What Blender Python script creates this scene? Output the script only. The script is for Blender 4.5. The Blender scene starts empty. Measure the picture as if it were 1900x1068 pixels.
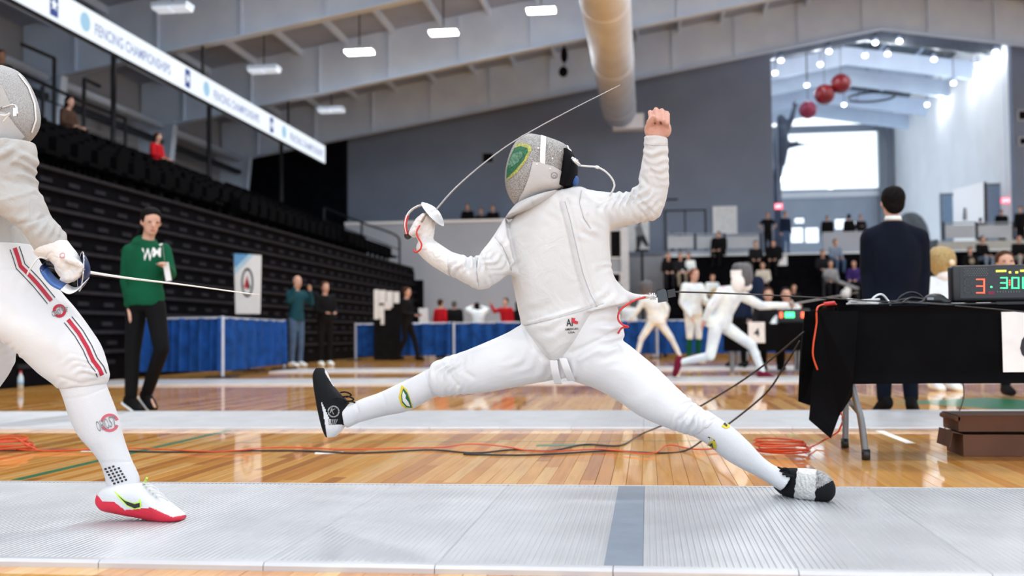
import bpy, bmesh, math, random
import numpy as np
from mathutils import Vector, Matrix, Quaternion
from mathutils.bvhtree import BVHTree
from mathutils.geometry import delaunay_2d_cdt

random.seed(7)
sc = bpy.context.scene
col = sc.collection

# ------------------------------------------------------------------ camera
CAM_H = 0.62
cd = bpy.data.cameras.new('camera')
cam = bpy.data.objects.new('camera', cd)
col.objects.link(cam)
cd.sensor_width = 36.0
cd.lens = 2000.0 / 1900.0 * 36.0
cd.clip_end = 300
cam_rot = (Matrix.Rotation(math.radians(7.125), 3, 'Z')
           @ Matrix.Rotation(math.radians(90 + 2.46), 3, 'X')
           @ Matrix.Rotation(math.radians(-0.6), 3, 'Z'))
cam.matrix_world = Matrix.Translation((0, 0, CAM_H)) @ cam_rot.to_4x4()
cd.dof.use_dof = True
cd.dof.focus_distance = 3.85
cd.dof.aperture_fstop = 2.3
sc.camera = cam
CAMP = Vector((0, 0, CAM_H))
CAM_INV = cam_rot.transposed()

# ------------------------------------------------------------------ world, sky, exposure
w = bpy.data.worlds.new('overcast_sky')
sc.world = w
w.use_nodes = True
wn = w.node_tree.nodes
wn['Background'].inputs[0].default_value = (0.86, 0.93, 1.0, 1)
wn['Background'].inputs[1].default_value = 1.95
sc.view_settings.view_transform = 'Standard'
sc.view_settings.look = 'None'
sc.view_settings.gamma = 1.0
sc.view_settings.use_curve_mapping = False
sc.view_settings.exposure = 0.1
try:
    sc.cycles.use_denoising = True
    sc.cycles.max_bounces = 6
    sc.cycles.diffuse_bounces = 4
    sc.cycles.glossy_bounces = 3
    sc.cycles.sample_clamp_indirect = 6.0
    sc.cycles.caustics_reflective = False
    sc.cycles.caustics_refractive = False
except Exception:
    pass

# ------------------------------------------------------------------ measuring helpers
def ray(px, py):
    return cam_rot @ Vector(((px - 950) / 2000.0, (534 - py) / 2000.0, -1.0))

def P(px, py, Y):
    """point of the plane at depth Y that shows at a pixel"""
    d = ray(px, py)
    return CAMP + d * (Y / d.y)

def PZ(px, py, z=0.0):
    d = ray(px, py)
    return CAMP + d * ((z - CAM_H) / d.z)

def PX(px, py, X):
    d = ray(px, py)
    return CAMP + d * (X / d.x)

def proj(p):
    q = CAM_INV @ (Vector(p) - CAMP)
    return (950 + 2000 * q.x / -q.z, 534 - 2000 * q.y / -q.z)

# ------------------------------------------------------------------ materials
MATS = {}
def mat(name, color, rough=0.6, metal=0.0, var=0.06, scale=8.0, bump=0.0, bscale=60.0,
        coat=0.0, sheen=0.0, spec=0.5, emit=None, estr=0.0, stretch=None, trans=0.0):
    if name in MATS:
        return MATS[name]
    m = bpy.data.materials.new(name)
    m.use_nodes = True
    nt = m.node_tree
    b = nt.nodes['Principled BSDF']
    tc = nt.nodes.new('ShaderNodeTexCoord')
    nz = nt.nodes.new('ShaderNodeTexNoise')
    nz.inputs['Scale'].default_value = scale
    nz.inputs['Detail'].default_value = 4
    src = tc.outputs['Object']
    if stretch:
        mp = nt.nodes.new('ShaderNodeMapping')
        mp.inputs['Scale'].default_value = stretch
        nt.links.new(src, mp.inputs['Vector'])
        src = mp.outputs['Vector']
    nt.links.new(src, nz.inputs['Vector'])
    cr = nt.nodes.new('ShaderNodeValToRGB')
    c0 = [max(0.0, c * (1 - var)) for c in color]
    c1 = [min(1.0, c * (1 + var)) for c in color]
    cr.color_ramp.elements[0].position = 0.35
    cr.color_ramp.elements[1].position = 0.65
    cr.color_ramp.elements[0].color = (*c0, 1)
    cr.color_ramp.elements[1].color = (*c1, 1)
    nt.links.new(nz.outputs['Fac'], cr.inputs['Fac'])
    nt.links.new(cr.outputs['Color'], b.inputs['Base Color'])
    b.inputs['Roughness'].default_value = rough
    b.inputs['Metallic'].default_value = metal
    b.inputs['Specular IOR Level'].default_value = spec
    b.inputs['Coat Weight'].default_value = coat
    b.inputs['Coat Roughness'].default_value = 0.08
    b.inputs['Sheen Weight'].default_value = sheen
    if trans:
        b.inputs['Transmission Weight'].default_value = trans
    if emit:
        b.inputs['Emission Color'].default_value = (*emit, 1)
        b.inputs['Emission Strength'].default_value = estr
    if bump > 0:
        n2 = nt.nodes.new('ShaderNodeTexNoise')
        n2.inputs['Scale'].default_value = bscale
        n2.inputs['Detail'].default_value = 3
        nt.links.new(src, n2.inputs['Vector'])
        bp = nt.nodes.new('ShaderNodeBump')
        bp.inputs['Strength'].default_value = bump
        bp.inputs['Distance'].default_value = 0.01
        nt.links.new(n2.outputs['Fac'], bp.inputs['Height'])
        nt.links.new(bp.outputs['Normal'], b.inputs['Normal'])
    MATS[name] = m
    return m

def wood_mat(name, use_obj):
    m = bpy.data.materials.new(name); m.use_nodes = True
    nt = m.node_tree; b = nt.nodes['Principled BSDF']; L = nt.links.new
    g = nt.nodes.new('ShaderNodeNewGeometry')
    mp = nt.nodes.new('ShaderNodeMapping'); mp.inputs['Scale'].default_value = (26, 1.3, 5)
    L(g.outputs['Position'], mp.inputs['Vector'])
    nz = nt.nodes.new('ShaderNodeTexNoise'); nz.inputs['Scale'].default_value = 1.6; nz.inputs['Detail'].default_value = 6
    L(mp.outputs['Vector'], nz.inputs['Vector'])
    # one tone for each board
    if use_obj == 'object':
        oi = nt.nodes.new('ShaderNodeObjectInfo'); rnd = oi.outputs['Random']
    elif use_obj == 'island':
        rnd = g.outputs['Random Per Island']
    else:
        br = nt.nodes.new('ShaderNodeTexBrick')
        br.inputs['Scale'].default_value = 1.0
        br.inputs['Mortar Size'].default_value = 0.0006
        br.inputs['Brick Width'].default_value = 1.8
        br.inputs['Row Height'].default_value = 0.06
        br.inputs['Color1'].default_value = (0, 0, 0, 1); br.inputs['Color2'].default_value = (1, 1, 1, 1)
        br.inputs['Mortar'].default_value = (.3, .3, .3, 1)
        rt = nt.nodes.new('ShaderNodeMapping'); rt.inputs['Rotation'].default_value = (0, 0, math.pi / 2)
        L(g.outputs['Position'], rt.inputs['Vector']); L(rt.outputs['Vector'], br.inputs['Vector'])
        rnd = br.outputs['Color']
    cr = nt.nodes.new('ShaderNodeValToRGB')
    e = cr.color_ramp.elements
    e[0].position = 0.0; e[0].color = (.52, .20, .036, 1)
    e[1].position = 1.0; e[1].color = (.90, .53, .185, 1)
    for p, c in ((.22, (.74, .315, .052, 1)), (.6, (.87, .44, .10, 1))):
        x = e.new(p); x.color = c
    L(rnd, cr.inputs['Fac'])
    mx = nt.nodes.new('ShaderNodeMix'); mx.data_type = 'RGBA'; mx.blend_type = 'MULTIPLY'
    mx.inputs['Factor'].default_value = 0.45
    g2 = nt.nodes.new('ShaderNodeValToRGB')
    g2.color_ramp.elements[0].position = .3; g2.color_ramp.elements[0].color = (.55, .45, .36, 1)
    g2.color_ramp.elements[1].position = .62; g2.color_ramp.elements[1].color = (1, 1, 1, 1)
    L(nz.outputs['Fac'], g2.inputs['Fac'])
    L(cr.outputs['Color'], mx.inputs['A']); L(g2.outputs['Color'], mx.inputs['B'])
    L(mx.outputs['Result'], b.inputs['Base Color'])
    b.inputs['Roughness'].default_value = 0.4
    b.inputs['Specular IOR Level'].default_value = 0.08
    b.inputs['Coat Weight'].default_value = 0.85
    b.inputs['Coat Roughness'].default_value = 0.035
    b.inputs['Coat IOR'].default_value = 1.55
    MATS[name] = m
    return m

def mesh_mat(name, c_dark, c_light, size):
    """woven wire of a fencing mask: small dark cells between light wires"""
    m = bpy.data.materials.new(name); m.use_nodes = True
    nt = m.node_tree; b = nt.nodes['Principled BSDF']; L = nt.links.new
    tc = nt.nodes.new('ShaderNodeTexCoord')
    rt = nt.nodes.new('ShaderNodeMapping'); rt.inputs['Rotation'].default_value = (.5, .35, .6)
    L(tc.outputs['Object'], rt.inputs['Vector'])
    vo = nt.nodes.new('ShaderNodeTexNoise'); vo.inputs['Scale'].default_value = size
    vo.inputs['Detail'].default_value = 1.0
    L(rt.outputs['Vector'], vo.inputs['Vector'])
    cr = nt.nodes.new('ShaderNodeValToRGB')
    cr.color_ramp.elements[0].position = .40; cr.color_ramp.elements[0].color = (*c_dark, 1)
    cr.color_ramp.elements[1].position = .52; cr.color_ramp.elements[1].color = (*c_light, 1)
    L(vo.outputs['Fac'], cr.inputs['Fac'])
    L(cr.outputs['Color'], b.inputs['Base Color'])
    b.inputs['Metallic'].default_value = .15; b.inputs['Roughness'].default_value = .55
    bp = nt.nodes.new('ShaderNodeBump'); bp.inputs['Strength'].default_value = .5; bp.inputs['Distance'].default_value = .002
    L(vo.outputs['Fac'], bp.inputs['Height']); L(bp.outputs['Normal'], b.inputs['Normal'])
    MATS[name] = m
    return m

def cloth_mat(name, color, weave=900, wstr=.25, folds=.5, fscale=9, rough=.85):
    """white duck cotton: fine weave and soft crumples"""
    m = bpy.data.materials.new(name); m.use_nodes = True
    nt = m.node_tree; b = nt.nodes['Principled BSDF']; L = nt.links.new
    tc = nt.nodes.new('ShaderNodeTexCoord')
    nz = nt.nodes.new('ShaderNodeTexNoise'); nz.inputs['Scale'].default_value = 5; nz.inputs['Detail'].default_value = 5
    L(tc.outputs['Object'], nz.inputs['Vector'])
    cr = nt.nodes.new('ShaderNodeValToRGB')
    cr.color_ramp.elements[0].position = .3; cr.color_ramp.elements[0].color = (*[c * .93 for c in color], 1)
    cr.color_ramp.elements[1].position = .7; cr.color_ramp.elements[1].color = (*color, 1)
    L(nz.outputs['Fac'], cr.inputs['Fac']); L(cr.outputs['Color'], b.inputs['Base Color'])
    b.inputs['Roughness'].default_value = rough
    b.inputs['Specular IOR Level'].default_value = .2
    b.inputs['Sheen Weight'].default_value = .15
    n1 = nt.nodes.new('ShaderNodeTexNoise'); n1.inputs['Scale'].default_value = fscale; n1.inputs['Detail'].default_value = 3
    n1.inputs['Distortion'].default_value = 1.2
    L(tc.outputs['Object'], n1.inputs['Vector'])
    b1 = nt.nodes.new('ShaderNodeBump'); b1.inputs['Strength'].default_value = folds; b1.inputs['Distance'].default_value = .02
    L(n1.outputs['Fac'], b1.inputs['Height'])
    n2 = nt.nodes.new('ShaderNodeTexNoise'); n2.inputs['Scale'].default_value = weave
    L(tc.outputs['Object'], n2.inputs['Vector'])
    b2 = nt.nodes.new('ShaderNodeBump'); b2.inputs['Strength'].default_value = wstr; b2.inputs['Distance'].default_value = .002
    L(n2.outputs['Fac'], b2.inputs['Height']); L(b1.outputs['Normal'], b2.inputs['Normal'])
    L(b2.outputs['Normal'], b.inputs['Normal'])
    MATS[name] = m
    return m

# ------------------------------------------------------------------ mesh helpers
class MB:
    def __init__(self):
        self.v = []; self.f = []
    def add(self, vs, fs):
        o = len(self.v)
        self.v += [tuple(x) for x in vs]
        self.f += [tuple(i + o for i in f) for f in fs]
        return self
    def box(self, lo, hi):
        (a, b, c), (d, e, f) = lo, hi
        return self.add([(a, b, c), (d, b, c), (d, e, c), (a, e, c), (a, b, f), (d, b, f), (d, e, f), (a, e, f)],
                        [(0, 3, 2, 1), (4, 5, 6, 7), (0, 1, 5, 4), (1, 2, 6, 5), (2, 3, 7, 6), (3, 0, 4, 7)])
    def cbox(self, c, s):
        return self.box([c[i] - s[i] / 2 for i in range(3)], [c[i] + s[i] / 2 for i in range(3)])
    def hexa(self, q0, q1):
        """solid between two quads"""
        return self.add(list(q0) + list(q1), [(3, 2, 1, 0), (4, 5, 6, 7), (0, 1, 5, 4), (1, 2, 6, 5), (2, 3, 7, 6), (3, 0, 4, 7)])
    def prism(self, poly, off):
        n = len(poly); off = Vector(off)
        vs = [Vector(p) for p in poly]; vs += [p + off for p in vs]
        return self.add(vs, [tuple(range(n))[::-1], tuple(range(n, 2 * n))] + [(i, (i + 1) % n, n + (i + 1) % n, n + i) for i in range(n)])
    def rings(self, rings, close=True):
        n = len(rings[0]); vs = [p for r in rings for p in r]; fs = []
        for k in range(len(rings) - 1):
            for i in range(n):
                j = (i + 1) % n
                fs.append((k * n + i, k * n + j, (k + 1) * n + j, (k + 1) * n + i))
        if close:
            fs.append(tuple(range(n))[::-1]); fs.append(tuple(range((len(rings) - 1) * n, len(rings) * n)))
        return self.add(vs, fs)
    def tube(self, pts, r, n=8, close=True):
        pts = [Vector(p) for p in pts]; m = len(pts)
        rr = r if isinstance(r, (list, tuple)) else [r] * m
        rings = []; up = Vector((.13, .21, .97))
        for i, p in enumerate(pts):
            t = (pts[min(i + 1, m - 1)] - pts[max(i - 1, 0)])
            if t.length < 1e-9: t = Vector((0, 0, 1))
            t.normalize()
            a = t.cross(up)
            if a.length < .05: a = t.cross(Vector((1, 0, 0)))
            a.normalize(); b = a.cross(t)
            rings.append([p + (a * math.cos(2 * math.pi * k / n) + b * math.sin(2 * math.pi * k / n)) * rr[i] for k in range(n)])
        return self.rings(rings, close)
    def ell(self, c, r, nu=14, nv=9, rot=None):
        c = Vector(c); vs = []; fs = []
        for j in range(1, nv):
            th = math.pi * j / nv
            for i in range(nu):
                ph = 2 * math.pi * i / nu
                q = Vector((r[0] * math.sin(th) * math.cos(ph), r[1] * math.sin(th) * math.sin(ph), r[2] * math.cos(th)))
                if rot is not None: q = rot @ q
                vs.append(c + q)
        t = Vector((0, 0, r[2])); 
        if rot is not None: t = rot @ t
        vs.append(c + t); vs.append(c - t); T = len(vs) - 2; B = T + 1
        for j in range(nv - 2):
            for i in range(nu):
                k = (i + 1) % nu
                fs.append((j * nu + i, (j + 1) * nu + i, (j + 1) * nu + k, j * nu + k))
        for i in range(nu):
            k = (i + 1) % nu
            fs.append((T, i, k)); fs.append((B, (nv - 2) * nu + k, (nv - 2) * nu + i))
        return self.add(vs, fs)
    def cap(self, a, b, ra, rb, n=10):
        """tapered capsule"""
        a = Vector(a); b = Vector(b)
        self.ell(a, (ra, ra, ra), n, 6); self.ell(b, (rb, rb, rb), n, 6)
        if (b - a).length > 1e-5: self.tube([a, b], [ra, rb], n)
        return self
    def mesh(self, name):
        me = bpy.data.meshes.new(name)
        me.from_pydata(self.v, [], self.f); me.update()
        return me
    def build(self, name, m, parent=None, smooth=False):
        me = self.mesh(name)
        return mobj(name, me, m, parent, smooth)

def mobj(name, me, m, parent=None, smooth=False):
    o = bpy.data.objects.new(name, me); col.objects.link(o)
    if m is not None and not me.materials: me.materials.append(m)
    if smooth:
        me.polygons.foreach_set('use_smooth', [True] * len(me.polygons))
    if parent is not None: o.parent = parent
    return o

def tag(o, label=None, cat=None, group=None, kind=None):
    if label: o['label'] = label
    if cat: o['category'] = cat
    if group: o['group'] = group
    if kind: o['kind'] = kind
    return o

def empty(name, loc=(0, 0, 0), label=None, cat=None, group=None):
    """an Empty at the thing's base; its parts are modelled in world coordinates around it"""
    o = bpy.data.objects.new(name, None); col.objects.link(o)
    o.empty_display_size = .1
    return tag(o, label, cat, group)

def copy_tree(o, parent=None, off=None):
    c = o.copy(); col.objects.link(c); c.parent = parent
    if off is not None: c.location = Vector(o.location) + Vector(off)
    for ch in o.children: copy_tree(ch, c)
    return c

def arc(a, b, n, sag):
    a = Vector(a); b = Vector(b)
    return [a.lerp(b, i / n) - Vector((0, 0, sag * 4 * (i / n) * (1 - i / n))) for i in range(n + 1)]

def smooth_path(pts, sub=6):
    pts = [Vector(p) for p in pts]; out = []
    for i in range(len(pts) - 1):
        p0 = pts[max(i - 1, 0)]; p1 = pts[i]; p2 = pts[i + 1]; p3 = pts[min(i + 2, len(pts) - 1)]
        for k in range(sub):
            t = k / sub
            out.append(.5 * ((2 * p1) + (p2 - p0) * t + (2 * p0 - 5 * p1 + 4 * p2 - p3) * t * t + (3 * p1 - p0 - 3 * p2 + p3) * t ** 3))
    out.append(pts[-1])
    return out

WORK = bpy.data.scenes.new('workbench'); VL = WORK.view_layers[0]
def remesh(mb, voxel, smooth_it=4, name='form', post=None):
    """one continuous surface over overlapping forms"""
    me = mb.mesh(name)
    o = bpy.data.objects.new(name, me); WORK.collection.objects.link(o)
    r = o.modifiers.new('r', 'REMESH'); r.mode = 'VOXEL'; r.voxel_size = voxel; r.adaptivity = 0
    if smooth_it:
        s = o.modifiers.new('s', 'SMOOTH'); s.factor = .5; s.iterations = smooth_it
    VL.update(); dg = VL.depsgraph
    out = bpy.data.meshes.new_from_object(o.evaluated_get(dg))
    bpy.data.objects.remove(o); bpy.data.meshes.remove(me)
    out.name = name
    out.polygons.foreach_set('use_smooth', [True] * len(out.polygons))
    return out

def text_mesh(body, bold=False):
    """flat lettering, 2-D vertices and faces, 1 unit high roughly, origin at centre"""
    cu = bpy.data.curves.new('t', 'FONT'); cu.body = body; cu.align_x = 'CENTER'; cu.align_y = 'CENTER'
    cu.resolution_u = 3
    if bold: cu.offset = .018
    o = bpy.data.objects.new('t', cu); WORK.collection.objects.link(o)
    VL.update(); dg = VL.depsgraph
    me = bpy.data.meshes.new_from_object(o.evaluated_get(dg))
    vs = [(v.co.x, v.co.y) for v in me.vertices]; fs = [tuple(p.vertices) for p in me.polygons]
    bpy.data.objects.remove(o); bpy.data.curves.remove(cu); bpy.data.meshes.remove(me)
    xs = [v[0] for v in vs]; ys = [v[1] for v in vs]
    cx, cy = (min(xs) + max(xs)) / 2, (min(ys) + max(ys)) / 2
    W, H = max(xs) - min(xs), max(ys) - min(ys)
    return [((x - cx) / W, (y - cy) / H) for x, y in vs], fs

def text_obj(name, body, center, right, up, wid, hei, m, parent, bold=True):
    vs, fs = text_mesh(body, bold)
    c = Vector(center); r = Vector(right).normalized(); u = Vector(up).normalized()
    mb = MB().add([c + r * (x * wid) + u * (y * hei) for x, y in vs], fs)
    return mb.build(name, m, parent)
# ------------------------------------------------------------------ palette
wood_mat('maple_board', 'object'); wood_mat('maple_boards_joined', 'island'); wood_mat('maple_floor_far', 'brick')
mat('subfloor', (.10, .055, .02), .8)
mat('aluminium', (.62, .64, .67), .33, .45, .08, 3.0, bump=.04, bscale=300)
mat('aluminium_trim', (.60, .61, .64), .4, .3, .04, 4.0)
mat('piste_line', (.20, .25, .32), .45, .1, .06, 12)
mat('wall_grey', (.205, .25, .335), .9, 0, .05, .8)
mat('wall_light', (.42, .46, .53), .9, 0, .04, .8)
mat('wall_white', (.90, .91, .93), .85, 0, .03, .8)
mat('siding', (.34, .35, .37), .8, 0, .05, 1)
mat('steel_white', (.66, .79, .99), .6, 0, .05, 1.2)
mat('deck_grey', (.36, .42, .53), .85, 0, .1, .7)
mat('duct_fabric', (.80, .86, .96), .65, 0, .05, 1.5)
mat('black_matte', (.006, .006, .008), .8, 0, .3, 6, spec=.1)
mat('black_curtain', (.004, .005, .008), .95, 0, .3, 4, spec=.05)
mat('black_plastic', (.012, .013, .016), .38, 0, .2, 20)
mat('rail_dull', (.020, .020, .026), .8, 0, .2, 6, spec=.1)
mat('dark_steel', (.02, .022, .028), .5, .3, .2, 8, spec=.25)
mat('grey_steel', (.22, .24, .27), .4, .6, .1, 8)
mat('chrome', (.7, .7, .72), .22, .9, .05, 10)
mat('lamp_lens', (.9, .9, .9), .4, emit=(1, .98, .95), estr=22)
mat('lamp_dim', (.7, .75, .8), .4, emit=(.8, .88, 1), estr=.45)
mat('pendant_glow', (.9, .9, .9), .4, emit=(1, 1, 1), estr=5)
mat('glass_rail', (.42, .45, .50), .25, 0, .05, 2)
gm0 = bpy.data.materials.new('glass'); gm0.use_nodes = True; MATS['glass'] = gm0
gn = gm0.node_tree.nodes; gl_ = gm0.node_tree.links; gn.remove(gn['Principled BSDF'])
g_t = gn.new('ShaderNodeBsdfTransparent'); g_t.inputs[0].default_value = (.95, .98, 1, 1); g_g = gn.new('ShaderNodeBsdfGlossy'); g_g.inputs['Roughness'].default_value = .02
g_f = gn.new('ShaderNodeFresnel'); g_m = gn.new('ShaderNodeMixShader'); gl_.new(g_f.outputs[0], g_m.inputs[0]); gl_.new(g_t.outputs[0], g_m.inputs[1]); gl_.new(g_g.outputs[0], g_m.inputs[2])
gl_.new(g_m.outputs[0], gn['Material Output'].inputs['Surface'])

# ------------------------------------------------------------------ roof geometry of the hall
RIDGE = 8.67
def zb(x):                       # underside of the sloping girders
    return 11.66 - .167 * abs(x - RIDGE)
WEB = 1.6
XL, XR = -16.6, 34.0
YB = 42.0                        # rear wall
GIRD = [40.4, 33.6, 26.8, 20.0, 13.2, 6.4, -.4]

# floor: slab, single boards near the camera, joined boards behind, plain beyond
floor = MB().box((XL, -4, -.3), (XR, YB, -.012)).build('floor', MATS['subfloor']); tag(floor, kind='structure')
fb = MB()
fb.box((XL, 15.2, -.011), (XR, YB, 0)); fb.box((XL, -4, -.011), (-8.0, 15.2, 0)); fb.box((9.0, -4, -.011), (XR, 15.2, 0))
tag(fb.build('far_floorboards', MATS['maple_floor_far'], floor), kind='stuff')
PW = .0645
board_meshes = {}
def board(x, y0, y1):
    L = round(y1 - y0, 2)
    key = L
    if key not in board_meshes:
        g = .0007; h = PW / 2 - g; e = .0009
        a = MB()
        a.rings([[(-h, 0, -.011), (h, 0, -.011), (h, L - 2 * g, -.011), (-h, L - 2 * g, -.011)],
                 [(-h, 0, -e), (h, 0, -e), (h, L - 2 * g, -e), (-h, L - 2 * g, -e)],
                 [(-h + e, e, 0), (h - e, e, 0), (h - e, L - e, 0), (-h + e, L - e, 0)]])
        board_meshes[key] = a.mesh('floorboard'); board_meshes[key].materials.append(MATS['maple_board'])
    o = mobj('floorboard', board_meshes[key], None, floor); o.location = (x, y0, 0)
    return o
joined = MB(); nboard = 0
rb = random.Random(3)
ix0 = int(-8.0 / PW)
def add_joined(x, y0, y1):
    h = PW / 2 - .0007
    joined.box((x - h, y0, -.011), (x + h, y1 - .001, 0))
for i in range(ix0, int(9.0 / PW)):
    x = i * PW
    y = -4 + rb.uniform(0, 2.0)
    add_joined(x, -4, y)
    while y < 15.2:
        L = round(rb.choice([.9, 1.2, 1.5, 1.8, 2.1, 2.4]), 2)
        y1 = min(y + L, 15.2)
        mid = (y + y1) / 2
        inview = abs(proj((x, max(min(mid, 6.9), 4.4), 0))[0] - 950) < 1000
        if nboard < 296 and inview and y1 > 4.5 and y < 6.6 and y1 - y > .85 and y1 < 15:
            board(x, y, y1); nboard += 1
        else:
            add_joined(x, y, y1)
        y = y1
tag(joined.build('floorboards', MATS['maple_boards_joined'], floor), kind='stuff')

# painted court lines and tape on the boards
mat('court_green', (.015, .20, .085), .35, coat=.6); mat('court_white', (.85, .84, .80), .4, coat=.4)
mat('tape_white', (.9, .9, .9), .6)
def strip_on_floor(name, pts, wid, m, label, z=.0012):
    a = MB(); pts = [Vector((p[0], p[1], 0)) for p in pts]
    for p, q in zip(pts, pts[1:]):
        t = (q - p).normalized(); n = Vector((-t.y, t.x, 0)) * wid / 2
        a.hexa([p + n, q + n, q - n, p - n], [v + Vector((0, 0, z)) for v in (p + n, q + n, q - n, p - n)])
    o = a.build(name, MATS[m]); return tag(o, label, 'floor marking')
strip_on_floor('court_line', [PZ(30, 890), PZ(425, 798)], .05, 'court_green', 'green court line running diagonally across the boards at left')
strip_on_floor('court_line', [PZ(-60, 822.5), PZ(1960, 815)], .012, 'court_green', 'thin green court line parallel to the pistes', z=.0009)
strip_on_floor('court_line', [PZ(995, 826), PZ(1096, 825)], .09, 'court_green', 'short wide green court mark in front of the second piste', z=.0014)
strip_on_floor('tape_mark', [PZ(585, 840), PZ(636, 839)], .09, 'tape_white', 'white tape rectangle crossed by the cables under the raised shoe')
strip_on_floor('tape_mark', [PZ(155, 836), PZ(185, 836)], .07, 'tape_white', 'white tape rectangle beside the left shin')
strip_on_floor('tape_mark', [PZ(1632, 799), PZ(1690, 822)], .05, 'tape_white', 'white tape strip slanting right of the table leg')
strip_on_floor('court_paint', [PZ(1745, 741), PZ(1990, 757)], 1.1, 'court_green', 'green painted court border behind the judging table', z=.0008)

# ------------------------------------------------------------------ pistes
RIB = .0178; PNL = .4628
def panel_mesh(w, dep, ribs, base=.018, rh=.0022):
    a = MB(); prof = [(0, base)]
    if ribs:
        n = int(round(w / RIB)); p = w / n
        for k in range(n):
            x = k * p
            prof += [(x + p * .14, base), (x + p * .26, base + rh), (x + p * .74, base + rh), (x + p * .86, base)]
    prof.append((w - .0012, base))
    if ribs:
        pr = [(x, 0, z) for x, z in prof]; m = len(pr)
        vs = pr + [(x, dep, z) for x, _, z in pr]
        a.add(vs, [(k, k + 1, m + k + 1, m + k) for k in range(m - 1)])
        a.box((0, 0, 0), (w - .0012, dep, base - .0005))
    else:
        a.box((0, 0, 0), (w - .0012, dep, base + rh))
    me = a.mesh('panel'); me.materials.append(MATS['aluminium']); return me
def piste(y0, x0, n, label, ribs, dep=1.46, skip=None, trim=True):
    root = empty('fencing_piste', label=label, cat='fencing piste')
    pm = panel_mesh(PNL, dep, ribs)
    tm = MB().rings([[(0, 0, 0), (PNL - .0022, 0, 0), (PNL - .0022, .034, 0), (0, .034, 0)],
                     [(0, 0, .013), (PNL - .0022, 0, .013), (PNL - .0022, .034, .021), (0, .034, .021)],
                     [(0, .008, .021), (PNL - .0022, .008, .021), (PNL - .0022, .034, .0215), (0, .034, .0215)]]).mesh('edge_trim')
    tm.materials.append(MATS['aluminium_trim'])
    for k in range(n):
        x = x0 + k * PNL
        o = mobj('panel', pm, None, root); o.location = (x, y0 + .035, 0)
        t = mobj('edge_trim', tm, None, root); t.location = (x, y0, 0)
        t2 = mobj('edge_trim', tm, None, root); t2.location = (x + PNL - .0022, y0 + dep + .07, 0); t2.rotation_euler.z = math.pi
    return root
# panel joints lie where the front edge shows them
SEAM0 = PZ(1475, 1051, .015).x
YN = 2.785
X00 = SEAM0 - 8 * PNL
near = piste(YN, X00, 14, 'ribbed aluminium fencing piste the two nearest fencers are on', True)
gx = PZ(1157, 1042, .02).x
MB().box((gx - .05, YN + .036, .018), (gx + .05, YN + 1.49, .0214)).build('centre_line', MATS['piste_line'], near)
YS = PZ(1000, 798, .0).y
piste(YS, -7.9, 24, 'aluminium piste in front of the man in the suit', True)
piste(13.4, -7.7, 34, 'aluminium piste the lunging background fencer is on', False)
piste(18.0, -6.5, 32, 'farthest aluminium piste before the blue barriers', False)

# ------------------------------------------------------------------ shell of the hall
def structure(name, mb, m, parent=None):
    o = mb.build(name, MATS[m], parent)
    if parent is None: tag(o, kind='structure')
    return o
# rear wall (upper part, left of the tall opening), lit strip of wall under the balcony
xo0 = P(1433, 250, YB).x; xo1 = P(1880, 250, YB).x
xw0 = P(645, 320, YB).x
MEZ = 3.4
wb = MB()
wb.prism([(xw0, YB, 0), (xo0, YB, 0), (xo0, YB, zb(xo0) + WEB), (xw0, YB, zb(xw0) + WEB)], (0, .4, 0))
wb.prism([(xo1, YB, 0), (XR, YB, 0), (XR, YB, zb(XR) + WEB), (xo1, YB, zb(xo1) + WEB)], (0, .4, 0))
wb.box((xo0, YB, 0), (xo1, YB + .4, MEZ))
wall_back = structure('wall_back', wb, 'wall_grey')
structure('wall_back_recess', MB().prism([(XL, YB - .4, 0), (xw0, YB - .4, 0), (xw0, YB - .4, zb(xw0) + WEB), (XL, YB - .4, zb(XL) + WEB)], (0, .8, 0)), 'black_curtain')
# left wall with horizontal siding
wl = structure('wall_left', MB().box((XL - .3, -4, 0), (XL, YB, zb(XL) + WEB)), 'siding')
for k in range(10):
    MB().box((XL, 20, 5.0 + k * .34), (XL + .03, YB - .5, 5.0 + k * .34 + .27)).build('siding_board', MATS['siding'], wl)
# ceiling deck: two slopes
cb = MB()
for xa, xb in ((XL - .3, RIDGE), (RIDGE, XR)):
    za, zc = zb(xa) + WEB, zb(xb) + WEB
    cb.hexa([(xa, -6, za), (xb, -6, zc), (xb, YB + .4, zc), (xa, YB + .4, za)], [(xa, -6, za + .25), (xb, -6, zc + .25), (xb, YB + .4, zc + .25), (xa, YB + .4, za + .25)])
ceiling = structure('ceiling', cb, 'deck_grey')
for k in range(33):
    x = XL + .9 + k * 1.55
    if x > XR - .5: break
    z = zb(x) + WEB
    MB().box((x - .05, -6, z - .22), (x + .05, YB, z)).build('purlin', MATS['steel_white'], ceiling)
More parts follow.
